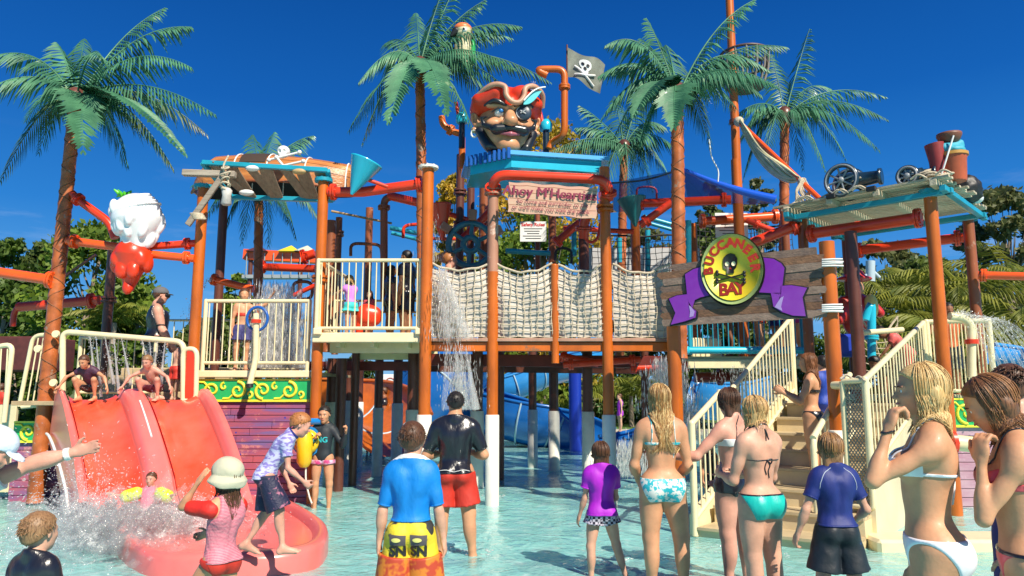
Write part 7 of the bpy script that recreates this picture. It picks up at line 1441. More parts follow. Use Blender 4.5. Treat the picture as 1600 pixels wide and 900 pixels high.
# man behind her
h = who('man with dark curly hair behind the woman in pink bikini', 1580, 558, 3.9, 40, SK_FAIR(), 'm', vox=.010, head=(12, 0, -60)); h.hair(H_BROWN(), 'short', .03, 400, th=.005); h.shorts('board_shorts', M_NAVY, .56, .8, .02, flare=1.2)
h.strap('red_strap', M_REDC, [h.hp(.30, -.1, .05), h.hp(.36, -.12, -.05), h.hp(.36, -.16, -.16), h.hp(.30, -.2, -.12)], .006, .01)
# little boy bottom left
h = who('small boy with cropped sandy hair and black rash shirt with a blue sleeve', 64, 788, 3.75, -12, SK_FAIR(), 'c', vox=.008, aL=((-.5, .1, -1), (-.2, .5, -1), 30), aR=((.35, .25, -1), (.1, .6, -1), 30), fat=1.15, head=(0, 0, -6), hh=.20)
h.hair(H_GINGER() if 0 else H_LIGHT(), 'short', .016, 380, th=.0035); h.shirt('rash_shirt', M_BLK, .50, .9, .014, .85); h.mk('blue_sleeve', M_BLUE, [(h.sel('armR'), .016, [h.limb('R', 'arm', .92), (lambda l: (l[0], -l[1]))(h.limb('R', 'arm', .45))])], .008); h.shorts('shorts', M_NAVY, .53, .7, .02)
# pointing person in white cap, mostly out of frame
p = W(-84, 702, 3.9); h = Human('person in pale cap pointing with a banded wrist at the left edge', (p.x, 3.9), 1.54, R(-80), SK_PINK(), 'm', vox=.009, lean=(22, 0, 0), head=(8, 0, 0), hh=.225, aR=((.1, .15, -1), (-.02, .3, -1), 25), aL=((-.1, .90, .38), (.0, 1.0, .28), 12, (1, 0, 0)), ground=-.1)
h.mk('cap', mat('pale_cap', (.62, .70, .80), .7, bump=.3), [([ell(h.hp(0, -.05, .22), np.array([.37, .46, .34]) * h.hh, h.Rh)], .003, [(h.hp(0, 0, .10), h.Rh @ nrm([0, .15, -1]))]), ([ell(h.hp(0, .46, .12), np.array([.26, .26, .035]) * h.hh, h.Rh @ np.array(Euler((R(-8), 0, 0)).to_matrix()))], 0, [])], .006)
h.shirt('shirt', M_WHITE(), .5, .4, .02, .84); h.shorts('shorts', M_NAVY, .54, .8, .02)
for T in 'L': h.mk('wristband', M_WHITE(), [(h.sel('fore' + T), .006, [(h.J['wr' + T] - nrm(h.J['wr' + T] - h.J['el' + T]) * .015, nrm(h.J['wr' + T] - h.J['el' + T])), (h.J['wr' + T] - nrm(h.J['wr' + T] - h.J['el' + T]) * .045, -nrm(h.J['wr' + T] - h.J['el' + T]))])], .005)
# girl in sun hat
h = who('girl in pale sun hat, pink striped top and red bottoms climbing into the basin', 352, 722, 4.7, 62, SK_MID() if 0 else SK_TAN(), 'c', vox=.008, H=1.26, ground=-.1, lean=(-4, 0, 0), head=(2, 0, 0), aL=((-.22, .85, .05), (.16, -.55, .85), 10, (.7, -.3, 0)), aR=((.25, .75, -.75), (-.1, 1.0, -.35), 30), lL=((-.05, .62, -.85), (0, -.1, -1), (0, 1, 0)), lR=((.05, -.1, -1), (0, -.15, -1), (0, 1, 0)))
h.hair(H_BROWN(), 'long', .20, 60, wave=.003, spread=.4)
h.mk('sun_hat', mat('hat_cream', (.52, .50, .37), .9, bump=.6, bscale=12), [([ell(h.hp(0, -.05, .22), np.array([.42, .48, .42]) * h.hh, h.Rh)], .006, [(h.hp(0, 0, .05), h.Rh @ nrm([0, .1, -1]))]), ([cone(h.hp(0, -.05, .12), h.hp(0, -.05, -.06), .45 * h.hh, .60 * h.hh, .03)], 0, [(h.hp(0, 0, .10), h.Rh @ nrm([0, 0, 1])), (h.hp(0, 0, -.10), h.Rh @ nrm([.1, .3, -1]))])], .006, noise_amp=.005, noise_scale=30)
M_PST = mat('pink_stripe', (.62, .12, .20), .6, bump=.5, scale=9); N, L = _nodes(M_PST); wv = N.new('ShaderNodeTexWave'); wv.bands_direction = 'Z'; wv.inputs['Scale'].default_value = 38; tc = N.new('ShaderNodeTexCoord'); cr = N.new('ShaderNodeValToRGB'); cr.color_ramp.elements[0].color = (.60, .07, .14, 1); cr.color_ramp.elements[1].color = (.66, .34, .38, 1); L.new(tc.outputs['Object'], wv.inputs[0]); L.new(wv.outputs[0], cr.inputs[0]); L.new(cr.outputs[0], N['Principled BSDF'].inputs[0])
h.shirt('swim_top', M_PST, .515, 0, .014, .84); h.mk('red_sleeves', mat('red_dots', (.62, .02, .012), .6, var=.1, bump=.4), [(h.sel('arm' + T), .018, [h.limb(T, 'arm', .80)]) for T in 'LR'], .008); h.brief('swim_bottom', M_REDC, .53, .52, grow=.008); h.shorts('swim_skirt', M_REDC, .53, .10, .012, flare=.7)
h.strap('bracelet', M_BLACK(), [h.J['wrR'] + np.array([math.cos(a) * .03, 0, math.sin(a) * .03]) for a in [6.283 * i / 8 for i in range(9)]], .004, .003)
# red haired boy running on the rim
p = G(432, 852, .22)
h = Human('ginger boy in pale checked rash shirt running along the basin rim', (p.x, 6.35), 1.29, R(-74), SK_PINK(), 'c', vox=.008, ground=.20, lean=(30, 0, 0), chest=(8, 0, 0), head=(-14, 0, 0), aR=((.12, .12, -1), (.0, .75, -.65), 70), aL=((-.15, -.2, -1), (0, .5, -1), 40), lR=((.10, .42, -1), (0, .12, -1), (0, 1, 0)), lL=((-.05, .05, -1), (0, -.62, -1), (0, .9, -.35)), face=True, pin=None)
h.hair(H_GINGER(), 'short', .014, 330, th=.003); M_CHK = mat('pale_check', (.50, .52, .74), .6, scale=20, col2=(.24, .20, .52), contrast=(.47, .53), detail=1, stretch=(1, 1, 2.4), bump=.3); h.shirt('rash_shirt', M_CHK, .50, .55, .013, .84); h.mk('collar', M_NAVY, [(h.sel('neck', 'trap'), .012, [(h.tp((0, 0, .85)), h.Rc @ nrm([0, .2, 1])), (h.tp((0, 0, .832)), h.Rc @ nrm([0, -.2, -1]))])], .006)
h.shorts('board_shorts', mat('navy_print', (.012, .014, .05), .6, scale=14, col2=(.35, .12, .20), contrast=(.36, .42), detail=3, bump=.4), .525, .96, .024, flare=1.25)
# child in black rash shirt by the post
h = who('dark haired child in black long sleeved rash shirt standing by the post', 508, 629, 10.25, 180, SK_TAN(), 'c', vox=.009, face=True, ground=-.1, aL=((-.55, .1, -.8), (-.25, .35, .9), 70), aR=((.2, .3, -1), (-.55, .6, .8), 60), lL=((-.08, 0, -1), DOWN, (-.3, 1, 0)), lR=((.08, 0, -1), DOWN, (.3, 1, 0)), head=(6, 0, 0))
h.hair(H_BLACK(), 'short', .02, 200, th=.004); sh = h.shirt('rash_shirt', cloth('matt_black', (.012, .02, .028), bump=.5), .49, 1.92, .012, .845); h.shorts('swim_shorts', mat('pink_floral', (.62, .45, .60), .6, scale=18, col2=(.55, .05, .20), contrast=(.4, .6), detail=2), .50, .22, .018, flare=1.1); h.decal('ING', .10, .01, .685, mat('print_teal', (.02, .45, .50), .5), False, on=sh, offset=.002)
# boys at the slide top
for i, (px, lab, sk, y2) in enumerate([(143, 'boy in dark top crouching at the left slide mouth under the jets', SK_TAN(), 570), (240, 'bare chested boy crouching at the right slide mouth under the jets', SK_PINK(), 568)]):
    h = Human(lab, (W(px, 630, 10.35).x, 10.35), 1.16, R(180), sk, 'c', vox=.011, ground=1.42, lean=(44, 0, 0), head=(-20, 0, 0), face=True, aL=((-.85, .25, -.45), (-.45, .25, -.9), 20), aR=((.85, .25, -.45), (.45, .25, -.9), 20), lL=((-.30, .85, .45), (.10, -.42, -1), (-.1, 1, 0)), lR=((.30, .85, .45), (-.10, -.42, -1), (.1, 1, 0)))
    h.hair(H_BROWN() if i == 0 else H_LIGHT(), 'short', .015, 160); h.shorts('board_shorts', [M_BLK, cloth('maroon_shorts', (.12, .02, .04))][i], .56, .6, .018)
    if i == 0: h.shirt('rash_shirt', cloth('plum_dark', (.07, .02, .05)), .5, .4, .012, .84)
# two small children splashing down
for i, (px, yh, Y, lab, sk) in enumerate([(232, 738, 8.6, 'toddler in pink vest with yellow armbands sliding into the basin', SK_PINK()), (242, 722, 9.2, 'dark haired child sliding behind the toddler with armbands', SK_TAN())]):
    h = Human(lab, (W(px, yh, Y).x, Y), 1.0, R(180), sk, 'c', vox=.010, ground=[.22, .42][i], lean=(-18, 0, 0), head=(22, 0, 0), face=True, aL=((-.8, .35, -.25), (-.7, .5, .2), 20), aR=((.8, .35, -.25), (.7, .5, .2), 20), lL=((-.2, 1, .0), (0, 1, -.25), (0, .3, 1)), lR=((.2, 1, .0), (0, 1, -.25), (0, .3, 1)))
    dz = W(px, yh, Y).z - (h.frame @ Vector(h.hp(0, -.05, .52))).z; h.root.location.z += dz
    h.hair(H_BROWN() if i == 0 else H_BLACK(), 'short', .018, 160); h.shirt('vest', [cloth('pink_vest', (.62, .20, .28)), M_NAVY][i], .5, 0, .012, .84); h.shorts('shorts', [cloth('pink_vest', (.62, .20, .28)), M_NAVY][i], .56, .25, .015)
    if i == 0:
        for T in 'LR': h.mk('armband', mat('lime_vinyl', (.55, .78, .03), .3, coat=.4, wear=((.02, .03, .01), 22, .66)), [([cone(h.J['shd' + T] * .6 + h.J['el' + T] * .4, h.J['el' + T], .075, .075, .02)], 0, [])], .009)
# man on the slide platform
g_ = 1.42
h = who('heavy man in dark singlet and grey cap standing above the slide', 250, 446, 11.9, -62, SK_PINK(), 'm', vox=.012, ground=g_, fat=1.28, limb=1.12, head=(6, 0, 0), aR=((.12, .25, -1), (.05, .6, -.95), 20), aL=((-.12, .2, -1), (0, .6, -.9), 20)); h.hair(H_BROWN(), 'short', .012, 100)
h.shirt('singlet', M_BLK, .47, 0, .02, .80); h.shorts('shorts', M_BLK, .55, .9, .03, flare=1.2); h.mk('cap', mat('grey_cap', (.12, .12, .13), .8), [([ell(h.hp(0, -.05, .20), np.array([.37, .46, .36]) * h.hh, h.Rh)], .004, [(h.hp(0, 0, .12), h.Rh @ nrm([0, .15, -1]))]), ([ell(h.hp(0, .48, .15), np.array([.24, .26, .03]) * h.hh, h.Rh)], 0, [])], .008)
h.mk('sunglasses', M_BLACK(), [([cone(h.hp(-.28, .26, .04), h.hp(-.10, .42, .03), .018, .03, .01), cone(h.hp(.28, .26, .04), h.hp(.10, .42, .03), .018, .03, .01), cone(h.hp(-.1, .42, .03), h.hp(.1, .42, .03), .02, .02, .01)], 0, [])], .006); h.strap('tattoo_band', M_BLACK(), [h.J['elR'] + np.array([math.cos(a) * .05, math.sin(a) * .05, .06]) for a in [6.283 * i / 8 for i in range(9)]], .012, .0)
h = who('child in red shorts walking behind the bare chested slide boy', 278, 528, 11.3, -30, SK_FAIR(), 'c', vox=.012, ground=1.42, lean=(10, 0, 0)); h.hair(H_BROWN(), 'short', .015, 100); h.shorts('shorts', M_REDC, .56, .75, .03, flare=1.2)
# lower deck child and upper deck people
h = who('bare chested boy with red armband walking on the left deck', 382, 447, 11.6, -150, SK_TAN(), 'c', vox=.012, ground=1.85, aL=((-.8, .2, .2), (-.5, .3, .9), 30)); h.hair(H_BROWN(), 'short', .015, 100); h.shorts('shorts', cloth('navy_floral', (.05, .05, .18), var=.5, scale=20), .56, .6, .02, flare=1.1); h.mk('red_band', M_REDC, [(h.sel('chest', 'waist'), .008, [(h.tp((0, 0, .70)), [0, 0, 1]), (h.tp((0, 0, .66)), [0, 0, -1])])], .01)
h = who('little girl in lilac top and aqua skirt at the upper railing', 550, 425, 11.5, 38, SK_FAIR(), 'c', vox=.010, ground=2.36, lean=(14, 0, 0), aL=((-.3, .8, -.3), (0, 1, 0), 30), aR=((.2, .8, -.4), (0, 1, 0), 30)); h.hair(H_BLOND(), 'long', .10, 60); h.shirt('swim_top', cloth('lilac_top', (.55, .22, .66)), .56, .2, .012, .84); h.shorts('skirt', cloth('aqua_skirt', (.05, .60, .60)), .58, .40, .035, flare=1.5)
h = who('grown up in dark clothes at the back corner of the upper deck', 636, 388, 12.4, 70, SK_MID(), 'm', vox=.014, ground=2.36); h.hair(H_BLACK(), 'short', .02, 80); h.shirt('shirt', M_BLK, .5, .5, .02); h.shorts('shorts', M_BLK, .54, .8, .02)
h = who('dark haired woman half hidden by the end of the upper railing', 612, 412, 12.2, -60, SK_MID(), 'f', vox=.014, ground=2.36); h.hair(H_BLACK(), 'long', .2, 50); h.shirt('shirt', M_BLK, .5, .3, .02); h.shorts('shorts', M_BLK, .54, .6, .02)
h = who('child in pink top behind the small red tub on the upper deck', 578, 452, 12.0, 160, SK_FAIR(), 'c', vox=.013, ground=2.36); h.hair(H_BROWN(), 'long', .06, 40); h.shirt('shirt', M_PK, .5, .3, .02); h.shorts('shorts', M_NAVY, .54, .6, .02)
h = who('child with ginger brown hair looking over the first rope net', 703, 390, 11.6, -70, SK_PINK(), 'c', vox=.010, ground=2.28); h.hair(H_GINGER(), 'short', .015, 100); h.shorts('shorts', M_REDC, .54, .6, .02)
# stairs
h = who('woman with long auburn hair in black bikini clasping her hands on the stairs', 1264, 562, 8.9, 62, SK_TAN(), 'f', vox=.010, H=1.62, ground=.42, head=(6, 0, 10), aL=((-.25, .42, -.9), (-.05, .9, .55), 60), aR=((.0, .5, -.8), (-.3, .9, .6), 60), fat=.95)
h.hair(H_AUBURN(), 'long', .26, 120, wave=.010, spread=1.1); h.brief('bikini_bottom', M_BLK); h.band('bikini_band', M_BLK, .69, .712, .006); h.mk('bikini_cups', M_BLK, [(h.sel('chest', 'bust'), .006, [(h.tp((0, 0, .757)), [0, 0, 1]), (h.tp((0, 0, .70)), [0, 0, -1]), (h.tp((0, .01, .7)), [0, -1, 0])])], .008)
h = who('dark haired boy in royal blue top higher on the stairs', 1284, 551, 9.9, 10, SK_FAIR(), 'c', vox=.011, H=1.35, ground=.72, aR=((.4, .2, -1), (-.2, .9, -.1), 30)); h.hair(H_BLACK(), 'short', .018, 120); h.shirt('rash_shirt', cloth('royal_blue', (.01, .05, .36)), .5, .5, .014); h.shorts('shorts', M_NAVY, .54, .8, .025, flare=1.2)
h = who('child with wet hair seen through the bars of the stair rail', 1180, 655, 9.3, 150, SK_PINK(), 'c', vox=.012); h.hair(H_LIGHT(), 'long', .06, 60); h.shorts('shorts', mat('pink_floral', (.6, .4, .5)), .56, .3, .02); h.shirt('swim_top', mat('pink_floral', (.6, .4, .5)), .56, 0, .01, .82)
h = who('second wet haired child behind the stair rail near the thick orange post', 1108, 680, 9.9, 200, SK_TAN(), 'c', vox=.012); h.hair(H_BROWN(), 'long', .05, 60); h.shorts('shorts', M_BLK, .56, .5, .02); h.shirt('swim_top', M_BLK, .56, 0, .01, .82)
# right deck
h = who('child in coral shirt stooping over the right deck rail', 1412, 486, 11.3, 68, SK_DARK(), 'c', vox=.011, H=1.25, ground=1.50, lean=(48, 0, 0), head=(18, 0, 0), aL=((-.1, .5, -.9), (0, .6, -.7), 30)); h.hair(H_BLACK(), 'short', .02, 100); h.shirt('shirt', cloth('coral_shirt', (.75, .13, .12)), .48, .45, .02); h.shorts('shorts', M_REDC, .53, .7, .025)
h = who('dark skinned adult in orange swim vest on the right deck', 1476, 470, 11.4, 170, SK_DARK(), 'm', vox=.012, ground=1.42, fat=1.1, lean=(10, 0, 0), aL=((-.7, .3, -.7), (-.1, .5, -1), 20), aR=((.7, .3, -.7), (.1, .5, -1), 20)); h.hair(H_BLACK(), 'short', .02, 100); h.shirt('swim_vest', cloth('orange_vest', (.60, .12, .03)), .52, 0, .02, .82); h.shorts('shorts', M_BLK, .54, .9, .025, flare=1.2)
h = who('dark skinned child bending forward behind the rising right rail', 1388, 528, 10.6, 80, SK_DARK(), 'c', vox=.012, H=1.2, ground=.95, lean=(30, 0, 0)); h.hair(H_BLACK(), 'short', .02, 80); h.shirt('shirt', cloth('dark_olive', (.04, .05, .03)), .5, .3, .02); h.shorts('shorts', M_BLK, .53, .7, .02)
# behind the cyan railing
for i, (px, sk, m_, lab, hh_) in enumerate([(1150, SK_DARK(), M_BLK, 'dark trousered person behind the cyan railing, left of centre', 1.5), (1188, SK_TAN(), M_REDC, 'bather with red bottoms behind the cyan railing', 1.45), (1218, SK_MID(), M_NAVY, 'bather in navy behind the cyan railing', 1.4), (1243, SK_TAN(), cloth('magenta_sarong', (.5, .03, .2)), 'person in magenta cloth behind the right end of the cyan railing', 1.5), (1120, SK_FAIR(), M_BLK, 'bather in black at the left end of the cyan railing', 1.3)]):
    p = W(px, 555, 12.7 + .1 * i); h = Human(lab, (p.x, 12.7 + .1 * i), hh_, R(60 * i), sk, 'mfcfc'[i], vox=.016, ground=zq); h.hair(H_BLACK(), 'short', .02, 40); h.shorts('shorts', m_, .57, .5, .025, flare=1.2); h.shirt('top', m_, .5 if i == 3 else .6, .3, .015)
# far away
for i, (px, yh, Y, sk, m_, lab, sx, rz) in enumerate([(968, 613, 26.5, SK_FAIR(), cloth('violet_suit', (.35, .03, .50)), 'far swimmer in violet swimsuit standing at the pool edge', 'c', 100), (846, 629, 24.5, SK_MID(), M_AQ, 'far child in aqua shirt behind the blue slide', 'c', 180), (926, 642, 25.5, SK_PINK(), M_PK, 'far child in coral top beside the blue slide end', 'c', 90), (908, 640, 26, SK_FAIR(), M_PK, 'far child in coral top beside the blue pillar', 'c', 30), (578, 640, 19, SK_DARK(), cloth('grey_shorts', (.16, .15, .22)), 'far child in grey shorts below the left deck', 'c', 60), (600, 602, 18.6, SK_DARK(), M_BLK, 'far grown up in black below the left deck', 'm', 100), (4, 596, 13.5, SK_DARK(), M_REDC, 'dark skinned child behind the far left hoop rails', 'c', 0), (1060, 640, 16, SK_MID(), M_BLK, 'bather in the fountain spray behind the long haired woman', 'c', 20)]):
    h = who(lab, px, yh, Y, rz, sk, sx, vox=.02, ground=.1 if Y > 25.9 else (GW if i < 6 or i == 7 else .7)); h.hair(H_BROWN(), 'short', .02, 20, vox=.02); h.shorts('shorts', m_, .57, .35, .02, flare=1.1); h.shirt('top', m_, .52, .3 if i else 0, .016)
# ---------------------------------------------------------------- water toys the people use
p = W(480, 690, 10.2); t = thing('water_cannon', 'yellow water cannon with blue wheel beside the dark haired child', 'water cannon', p); my = mat('toy_yellow', (.80, .52, .01), .3, coat=.4, var=.1)
MB().lathe(p + Vector((0, .05, .0)), [(0, .20), (.03, .21), (.07, .20)], 24, (0, -1, 0)).build('back_wheel', mat('toy_blue', (.01, .20, .55), .3, coat=.4), t); MB().lathe(p + Vector((0, -.02, .0)), [(0, .17), (.05, .17), (.07, .14)], 24, (0, -1, 0)).build('dial', my, t)
MB().tube([p + Vector((0, -.10, .14)), p + Vector((0, -.12, .02)), p + Vector((0, -.11, -.26)), p + Vector((0, -.10, -.32))], [.07, .11, .10, .06], 14).build('barrel', my, t); MB().tube([p + Vector((-.14, 0, .27)), p + Vector((.18, 0, .27))], .045, 10).build('handle_bar', mat('toy_blue', (.01, .20, .55)), t); MB().tube([p + Vector((0, .0, .27)), p + Vector((0, 0, .1))], .02, 8).build('stem', M_BROWN(), t)
MB().tube(catmull([p + Vector((.02, -.1, -.3)), p + Vector((.03, -.1, -.5)), p + Vector((.08, -.1, -.7)), p + Vector((.12, -.1, -.80))], 5), .012, 6).build('hose', M_SLEEVE(), t)
for i in range(8): a = i * math.pi / 4; MB().ball(p + Vector((math.cos(a) * .12, -.095, math.sin(a) * .12)), .014, 8, 6).build('bolt', M_BLACK(), t)
p = W(572, 492, 11.6); o = sdf_obj('spring_toy', M_RED(), None, [ell((0, 0, 0), (.16, .14, .18), k=.05), ell((.12, 0, -.02), (.14, .1, .16), k=.05), cone((-.1, 0, -.1), (-.1, 0, -.28), .06, .06, .03)], .02, frame=Matrix.Translation(p)); tag(o, 'rounded red play drum beside the girl in aqua skirt', 'play drum')
# ---------------------------------------------------------------- falling and splashing water
def spray_mat(name, a, col=(.97, .98, .98)):
    if name in _mats: return _mats[name]
    m = bpy.data.materials.new(name); _mats[name] = m; m.use_nodes = True; N, L = _nodes(m); N.clear(); o = N.new('ShaderNodeOutputMaterial'); t = N.new('ShaderNodeBsdfTransparent'); d = N.new('ShaderNodeBsdfDiffuse'); tl = N.new('ShaderNodeBsdfTranslucent'); g = N.new('ShaderNodeBsdfGlossy'); g.inputs['Roughness'].default_value = .1
    d.inputs[0].default_value = tl.inputs[0].default_value = (*col, 1); m0 = N.new('ShaderNodeMixShader'); m0.inputs[0].default_value = .6; L.new(d.outputs[0], m0.inputs[1]); L.new(tl.outputs[0], m0.inputs[2]); m1 = N.new('ShaderNodeMixShader'); m1.inputs[0].default_value = .15; L.new(m0.outputs[0], m1.inputs[1]); L.new(g.outputs[0], m1.inputs[2])
    m2 = N.new('ShaderNodeMixShader'); m2.inputs[0].default_value = a; L.new(t.outputs[0], m2.inputs[1]); L.new(m1.outputs[0], m2.inputs[2]); L.new(m2.outputs[0], o.inputs[0]); return m
M_DROP, M_MIST, M_STREAM = spray_mat('water_drops', .48), spray_mat('water_mist', .16), spray_mat('water_stream', .42)
def drops(name, label, cat, P, S, m=None, stretch=None, D=None):
    """P centres, S radii: each drop an eight faced bead, drawn out along its fall"""
    n = len(P)
    if stretch is None: stretch = np.ones((n, 3)) * rs.uniform(.7, 1.5, (n, 3))
    oc = np.array([(1, 0, 0), (-1, 0, 0), (0, 1, 0), (0, -1, 0), (0, 0, 1), (0, 0, -1)], float); st = stretch
    if D is not None:
        w = D / np.maximum(np.linalg.norm(D, axis=1), .01)[:, None]; u = np.cross(w, [0.3, 1, 0.1]); u /= np.linalg.norm(u, axis=1)[:, None]; v_ = np.cross(w, u); k_ = rs.uniform(1.2, 3.6, (n, 1, 1)); oc2 = oc[None] * S[:, None, None] * .75; V = (P[:, None] + oc2[..., :1] * u[:, None] + oc2[..., 1:2] * v_[:, None] + oc2[..., 2:] * k_ * w[:, None]).reshape(-1, 3)
    else: V = (P[:, None, :] + oc[None] * S[:, None, None] * st[:, None, :]).reshape(-1, 3)
    f = np.array([(0, 2, 4), (2, 1, 4), (1, 3, 4), (3, 0, 4), (2, 0, 5), (1, 2, 5), (3, 1, 5), (0, 3, 5)]); Q = (np.arange(n)[:, None, None] * 6 + f[None]).reshape(-1, 3)
    me = bpy.data.meshes.new(name); me.vertices.add(len(V)); me.vertices.foreach_set('co', V.ravel()); me.loops.add(Q.size); me.loops.foreach_set('vertex_index', Q.astype(np.int32).ravel()); me.polygons.add(len(Q)); me.polygons.foreach_set('loop_start', np.arange(0, Q.size, 3, dtype=np.int32)); me.polygons.foreach_set('loop_total', np.full(len(Q), 3, np.int32)); me.update(calc_edges=True); me.polygons.foreach_set('use_smooth', np.ones(len(Q), bool)); me.materials.append(m or M_DROP)
    o = bpy.data.objects.new(name, me); COL.objects.link(o); tag(o, label, cat, kind='stuff'); return o
rs = np.random.RandomState(5)
FD = []
def fan(o, n, v, spread, t, g=4.0, size=(.004, .012), jitter=.02):
    """drops thrown from o with mean velocity v"""
    o, v = np.array(o), np.array(v); vv = v + rs.normal(size=(n, 3)) * np.array(spread); tt = rs.random((n, 1)) * t; FD.append(vv + np.array([0, 0, -g]) * tt); P = o + vv * tt + np.array([0, 0, -.5 * g]) * tt ** 2 + rs.normal(size=(n, 3)) * jitter; return P, rs.uniform(*size, n) * rs.choice([.6, .8, 1, 1.5], n)
# great splash at the slide foot
P, S = [], []
for px, py, z, n, v, sp in ((150, 822, .1, 3400, (-.5, -.6, 1.8), (.8, .8, .7)), (205, 825, .12, 4400, (-.1, -1.1, 1.15), (1.0, .8, .7)), (285, 822, .12, 3600, (.4, -1.0, 1.0), (.9, .8, .6)), (240, 830, .08, 5200, (0, -.4, .8), (1.2, .8, .5)), (170, 830, .08, 3600, (-.5, -.2, 1.0), (.8, .6, .5)), (330, 815, .1, 1300, (.6, -.4, 1.0), (.7, .6, .5))):
    p, s_ = fan(G(px, py, z), n, v, sp, .75, 5.5, (.0035, .011)); P.append(p); S.append(s_)
P, S = np.concatenate(P), np.concatenate(S); k = P[:, 2] > .0; drops('slide_splash', 'white splash of drops at the foot of the pink slide', 'splash', P[k], S[k] * .85, None, None, np.concatenate(FD)[k])
rough = spray_mat('froth', .80)
fm = MB()
def froth(u, v):
    a = u * 6.283; r = v; c = G(250, 822, .10); x = c.x + math.cos(a) * r * 1.05; y = c.y + .1 + math.sin(a) * r * .95; h_ = .26 * (1 - r) ** .8 + .06 * noise.noise(Vector((x * 5, y * 5, 0))) + .04 * noise.noise(Vector((x * 14, y * 14, 3)))
    return (x + .03 * noise.noise(Vector((x * 9, y * 9, 7))), y, max(.0, .03 + h_ * (1 if r < .97 else .2)))
fm.sheet(froth, 90, 40); m_fr = mat('white_froth', (.80, .84, .85), .6, scale=7, bump=1.0, bscale=26, detail=8); N, L = _nodes(m_fr)
if 1:
    tc = N.new('ShaderNodeTexCoord'); nz = N.new('ShaderNodeTexNoise'); nz.inputs['Scale'].default_value = 7; nz.inputs['Detail'].default_value = 9; nz.inputs['Roughness'].default_value = .7; mr = N.new('ShaderNodeMapRange'); mr.inputs[1].default_value = .40; mr.inputs[2].default_value = .62; mr.inputs[3].default_value = .0; mr.inputs[4].default_value = .85; L.new(tc.outputs['Object'], nz.inputs[0]); L.new(nz.outputs[0], mr.inputs[0]); L.new(mr.outputs[0], N['Principled BSDF'].inputs['Alpha'])
if 1:
    P2 = np.concatenate([np.array(G(x_, y_, .1)) + rs.normal(size=(n_, 3)) * np.array([.35, .35, .14]) + [0, 0, .12] for x_, y_, n_ in ((145, 822, 180), (215, 838, 200), (290, 836, 180), (190, 860, 150), (120, 845, 120))]); drops('splash_mist', 'soft white mist over the slide splash', 'mist', P2[P2[:, 2] > .03], rs.uniform(.03, .10, int((P2[:, 2] > .03).sum())), spray_mat('soft_mist', .085))
fm.build('churned_foam', m_fr, label='churned white foam in the basin below the slide', cat='foam', kind='stuff')
# jets from the long hoop over the boys
P, S = [], []; mb = MB()
for i, (px, ex, ey) in enumerate([(140, 150, 600), (150, 158, 620), (164, 178, 600), (178, 186, 615), (190, 205, 602), (222, 238, 600), (234, 240, 625), (246, 238, 610), (258, 252, 600)]):
    a = W(px, 522 + (px - 98) * .08, 10.32); b = W(ex, ey, 10.30); pts = bez(a, (a + b) / 2 + Vector((0, -.02, .05)), b, 8); mb.tube(pts, [.004 + .0026 * j for j in range(9)], 6, cap=False)
    n = 130; t_ = rs.random((n, 1)); q = np.array(a) + (np.array(b) - np.array(a)) * t_ + rs.normal(size=(n, 3)) * (.01 + .05 * t_); P.append(q); S.append(rs.uniform(.003, .008, n))
mb.build('shower_jets', M_STREAM, label='fan of water jets from the long hoop over the slide boys', cat='water jet', kind='stuff'); drops('jet_drops', 'fine drops round the jets over the slide boys', 'spray', np.concatenate(P), np.concatenate(S))
# curtain falling behind the left deck rail, and others
def curtain(name, label, top, bot, Y, w, n, size=(.005, .014), ns=14, seed=1, dY=.15):
    r_ = np.random.RandomState(seed); a, b = np.array(W(*top, Y)), np.array(W(*bot, Y)); t_ = r_.random((n, 1)) ** .8; P = a + (b - a) * t_; ww = np.array(w) / PPM(Y); sp = (ww[0] + (ww[1] - ww[0]) * t_[:, 0]); P[:, 0] += r_.normal(size=n) * sp * .33; P[:, 1] += r_.normal(size=n) * dY; S = r_.uniform(*size, n); st = np.ones((n, 3)); st[:, 2] = r_.uniform(2, 8, n); st[:, :2] = .6
    drops(name, label, 'falling water', P, S, M_DROP, st); mb = MB(); rn_ = random.Random(seed)
    for i in range(ns):
        u = rn_.uniform(-.5, .5); f0 = rn_.uniform(0, .3); p = Vector(a) + Vector((u * ww[0], rn_.uniform(-dY, dY), 0)); q = Vector(b) + Vector((u * ww[1], rn_.uniform(-dY, dY), 0)); pts = [p.lerp(q, f0 + (1 - f0) * j / 7) + Vector((rn_.uniform(-.015, .015), 0, 0)) for j in range(8)]; mb.tube(pts, [.012 + .006 * j for j in range(8)], 6, cap=False)
    o = mb.build(name, M_MIST); tag(o, label.replace('drops', 'streams'), 'falling water', kind='stuff')
curtain('waterfall_drops', 'heavy curtain of drops pouring behind the left deck', (432, 445), (432, 575), 11.9, (50, 85), 3600, (.006, .017), seed=1, ns=46); curtain('bucket_water', 'broken column of drops falling in front of the bridge', (712, 535), (722, 640), 10.3, (34, 50), 750, seed=2, size=(.004, .010), ns=14)
curtain('net_water', 'thin veil of drops in front of the first rope net', (690, 420), (712, 530), 10.3, (12, 60), 800, seed=3, ns=6); curtain('fountain_drops', 'spray of drops behind the long haired woman', (1040, 560), (1060, 690), 9.9, (40, 80), 2600, seed=4, ns=8); curtain('fountain_drops', 'loose spray of drops by the lower blue slide', (975, 690), (985, 745), 12, (50, 90), 1200, seed=5, ns=3)
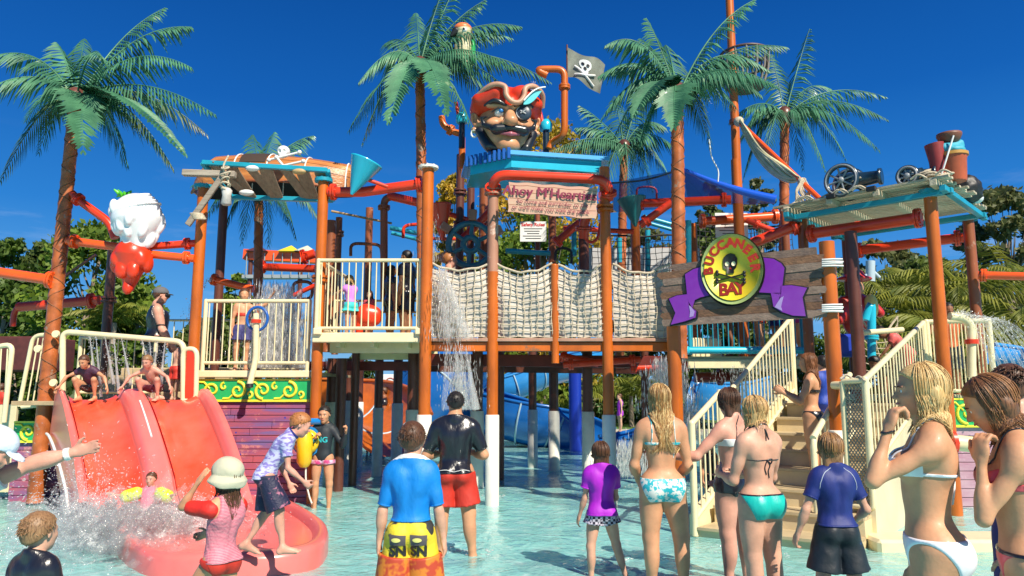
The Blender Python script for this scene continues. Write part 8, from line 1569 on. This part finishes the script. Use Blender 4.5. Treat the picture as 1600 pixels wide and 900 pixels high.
curtain('stair_water', 'dark shower of drops under the middle deck', (1185, 570), (1180, 640), 11.5, (100, 90), 1500, (.003, .008), 2, seed=6); curtain('net_post_water', 'veil of drops falling beside the red dumping funnel', (668, 330), (668, 410), 11.5, (24, 30), 600, (.004, .01), 5, seed=7); curtain('umbrella_water', 'thin drops falling near the pirate hat', (832, 130), (834, 160), 11, (4, 8), 60, (.004, .008), 2, seed=8)
# jets on the right deck standpipe
P, S = [], []; mb = MB()
for i in range(9):
    a = np.array(W(1484 + i * 7, 494 + i * .8, 9.86)); v = np.array([1.0 + .10 * i, -.05, 1.0 - .05 * i]); n = 100; t_ = rs.random((n, 1)) * .58; P.append(a + v * t_ + np.array([0, 0, -4.6]) * t_ ** 2 + rs.normal(size=(n, 3)) * .02 * (1 + 2 * t_)); S.append(rs.uniform(.004, .011, n)); mb.tube([Vector(a + v * q + np.array([0, 0, -4.6]) * q * q) for q in [j * .058 for j in range(10)]], [.006 + .002 * j for j in range(10)], 5, cap=False)
drops('deck_jet_drops', 'arching drops thrown right from the right deck pipe', 'spray', np.concatenate(P), np.concatenate(S)); mb.build('deck_jets', M_MIST, label='arching jets thrown right from the right deck pipe', cat='water jet', kind='stuff')
P, S = fan(W(333, 437, 11.9), 260, (-.9, 0, .2), (.12, .1, .12), .45, 8, (.004, .01)); drops('spout_drops', 'drops thrown left from the orange spout above the left deck', 'spray', P, S)
# rings of froth where legs and falls break the pool
mb = MB(); rn = random.Random(4)
for (px, py, r0, n) in [(700, 858, .10, 26), (745, 862, .11, 26), (930, 880, .08, 20), (972, 872, .08, 20), (768, 776, .13, 30), (663, 735, .14, 20), (951, 765, .12, 20), (722, 700, .5, 90), (1050, 760, .5, 90), (430, 790, .5, 30), (1300, 850, .16, 20), (1488, 798, .13, 24), (500, 782, .10, 24), (55, 782, .15, 30), (160, 860, .6, 110), (120, 830, .6, 90), (985, 770, .6, 90), (1170, 860, .25, 40)]:
    c = G(px, py, 0)
    for i in range(n):
        a = rn.uniform(0, 6.28); r = r0 * rn.uniform(.85, 1.5); mb.ball((c.x + math.cos(a) * r, c.y + math.sin(a) * r, wave_h(c.x + math.cos(a) * r, c.y + math.sin(a) * r) + .004), rn.uniform(.008, .026), 7, 3, (1, 1, .35))
mb.build('froth_rings', M_STREAM, label='little rings of froth round posts and legs in the pool', cat='foam', kind='stuff')
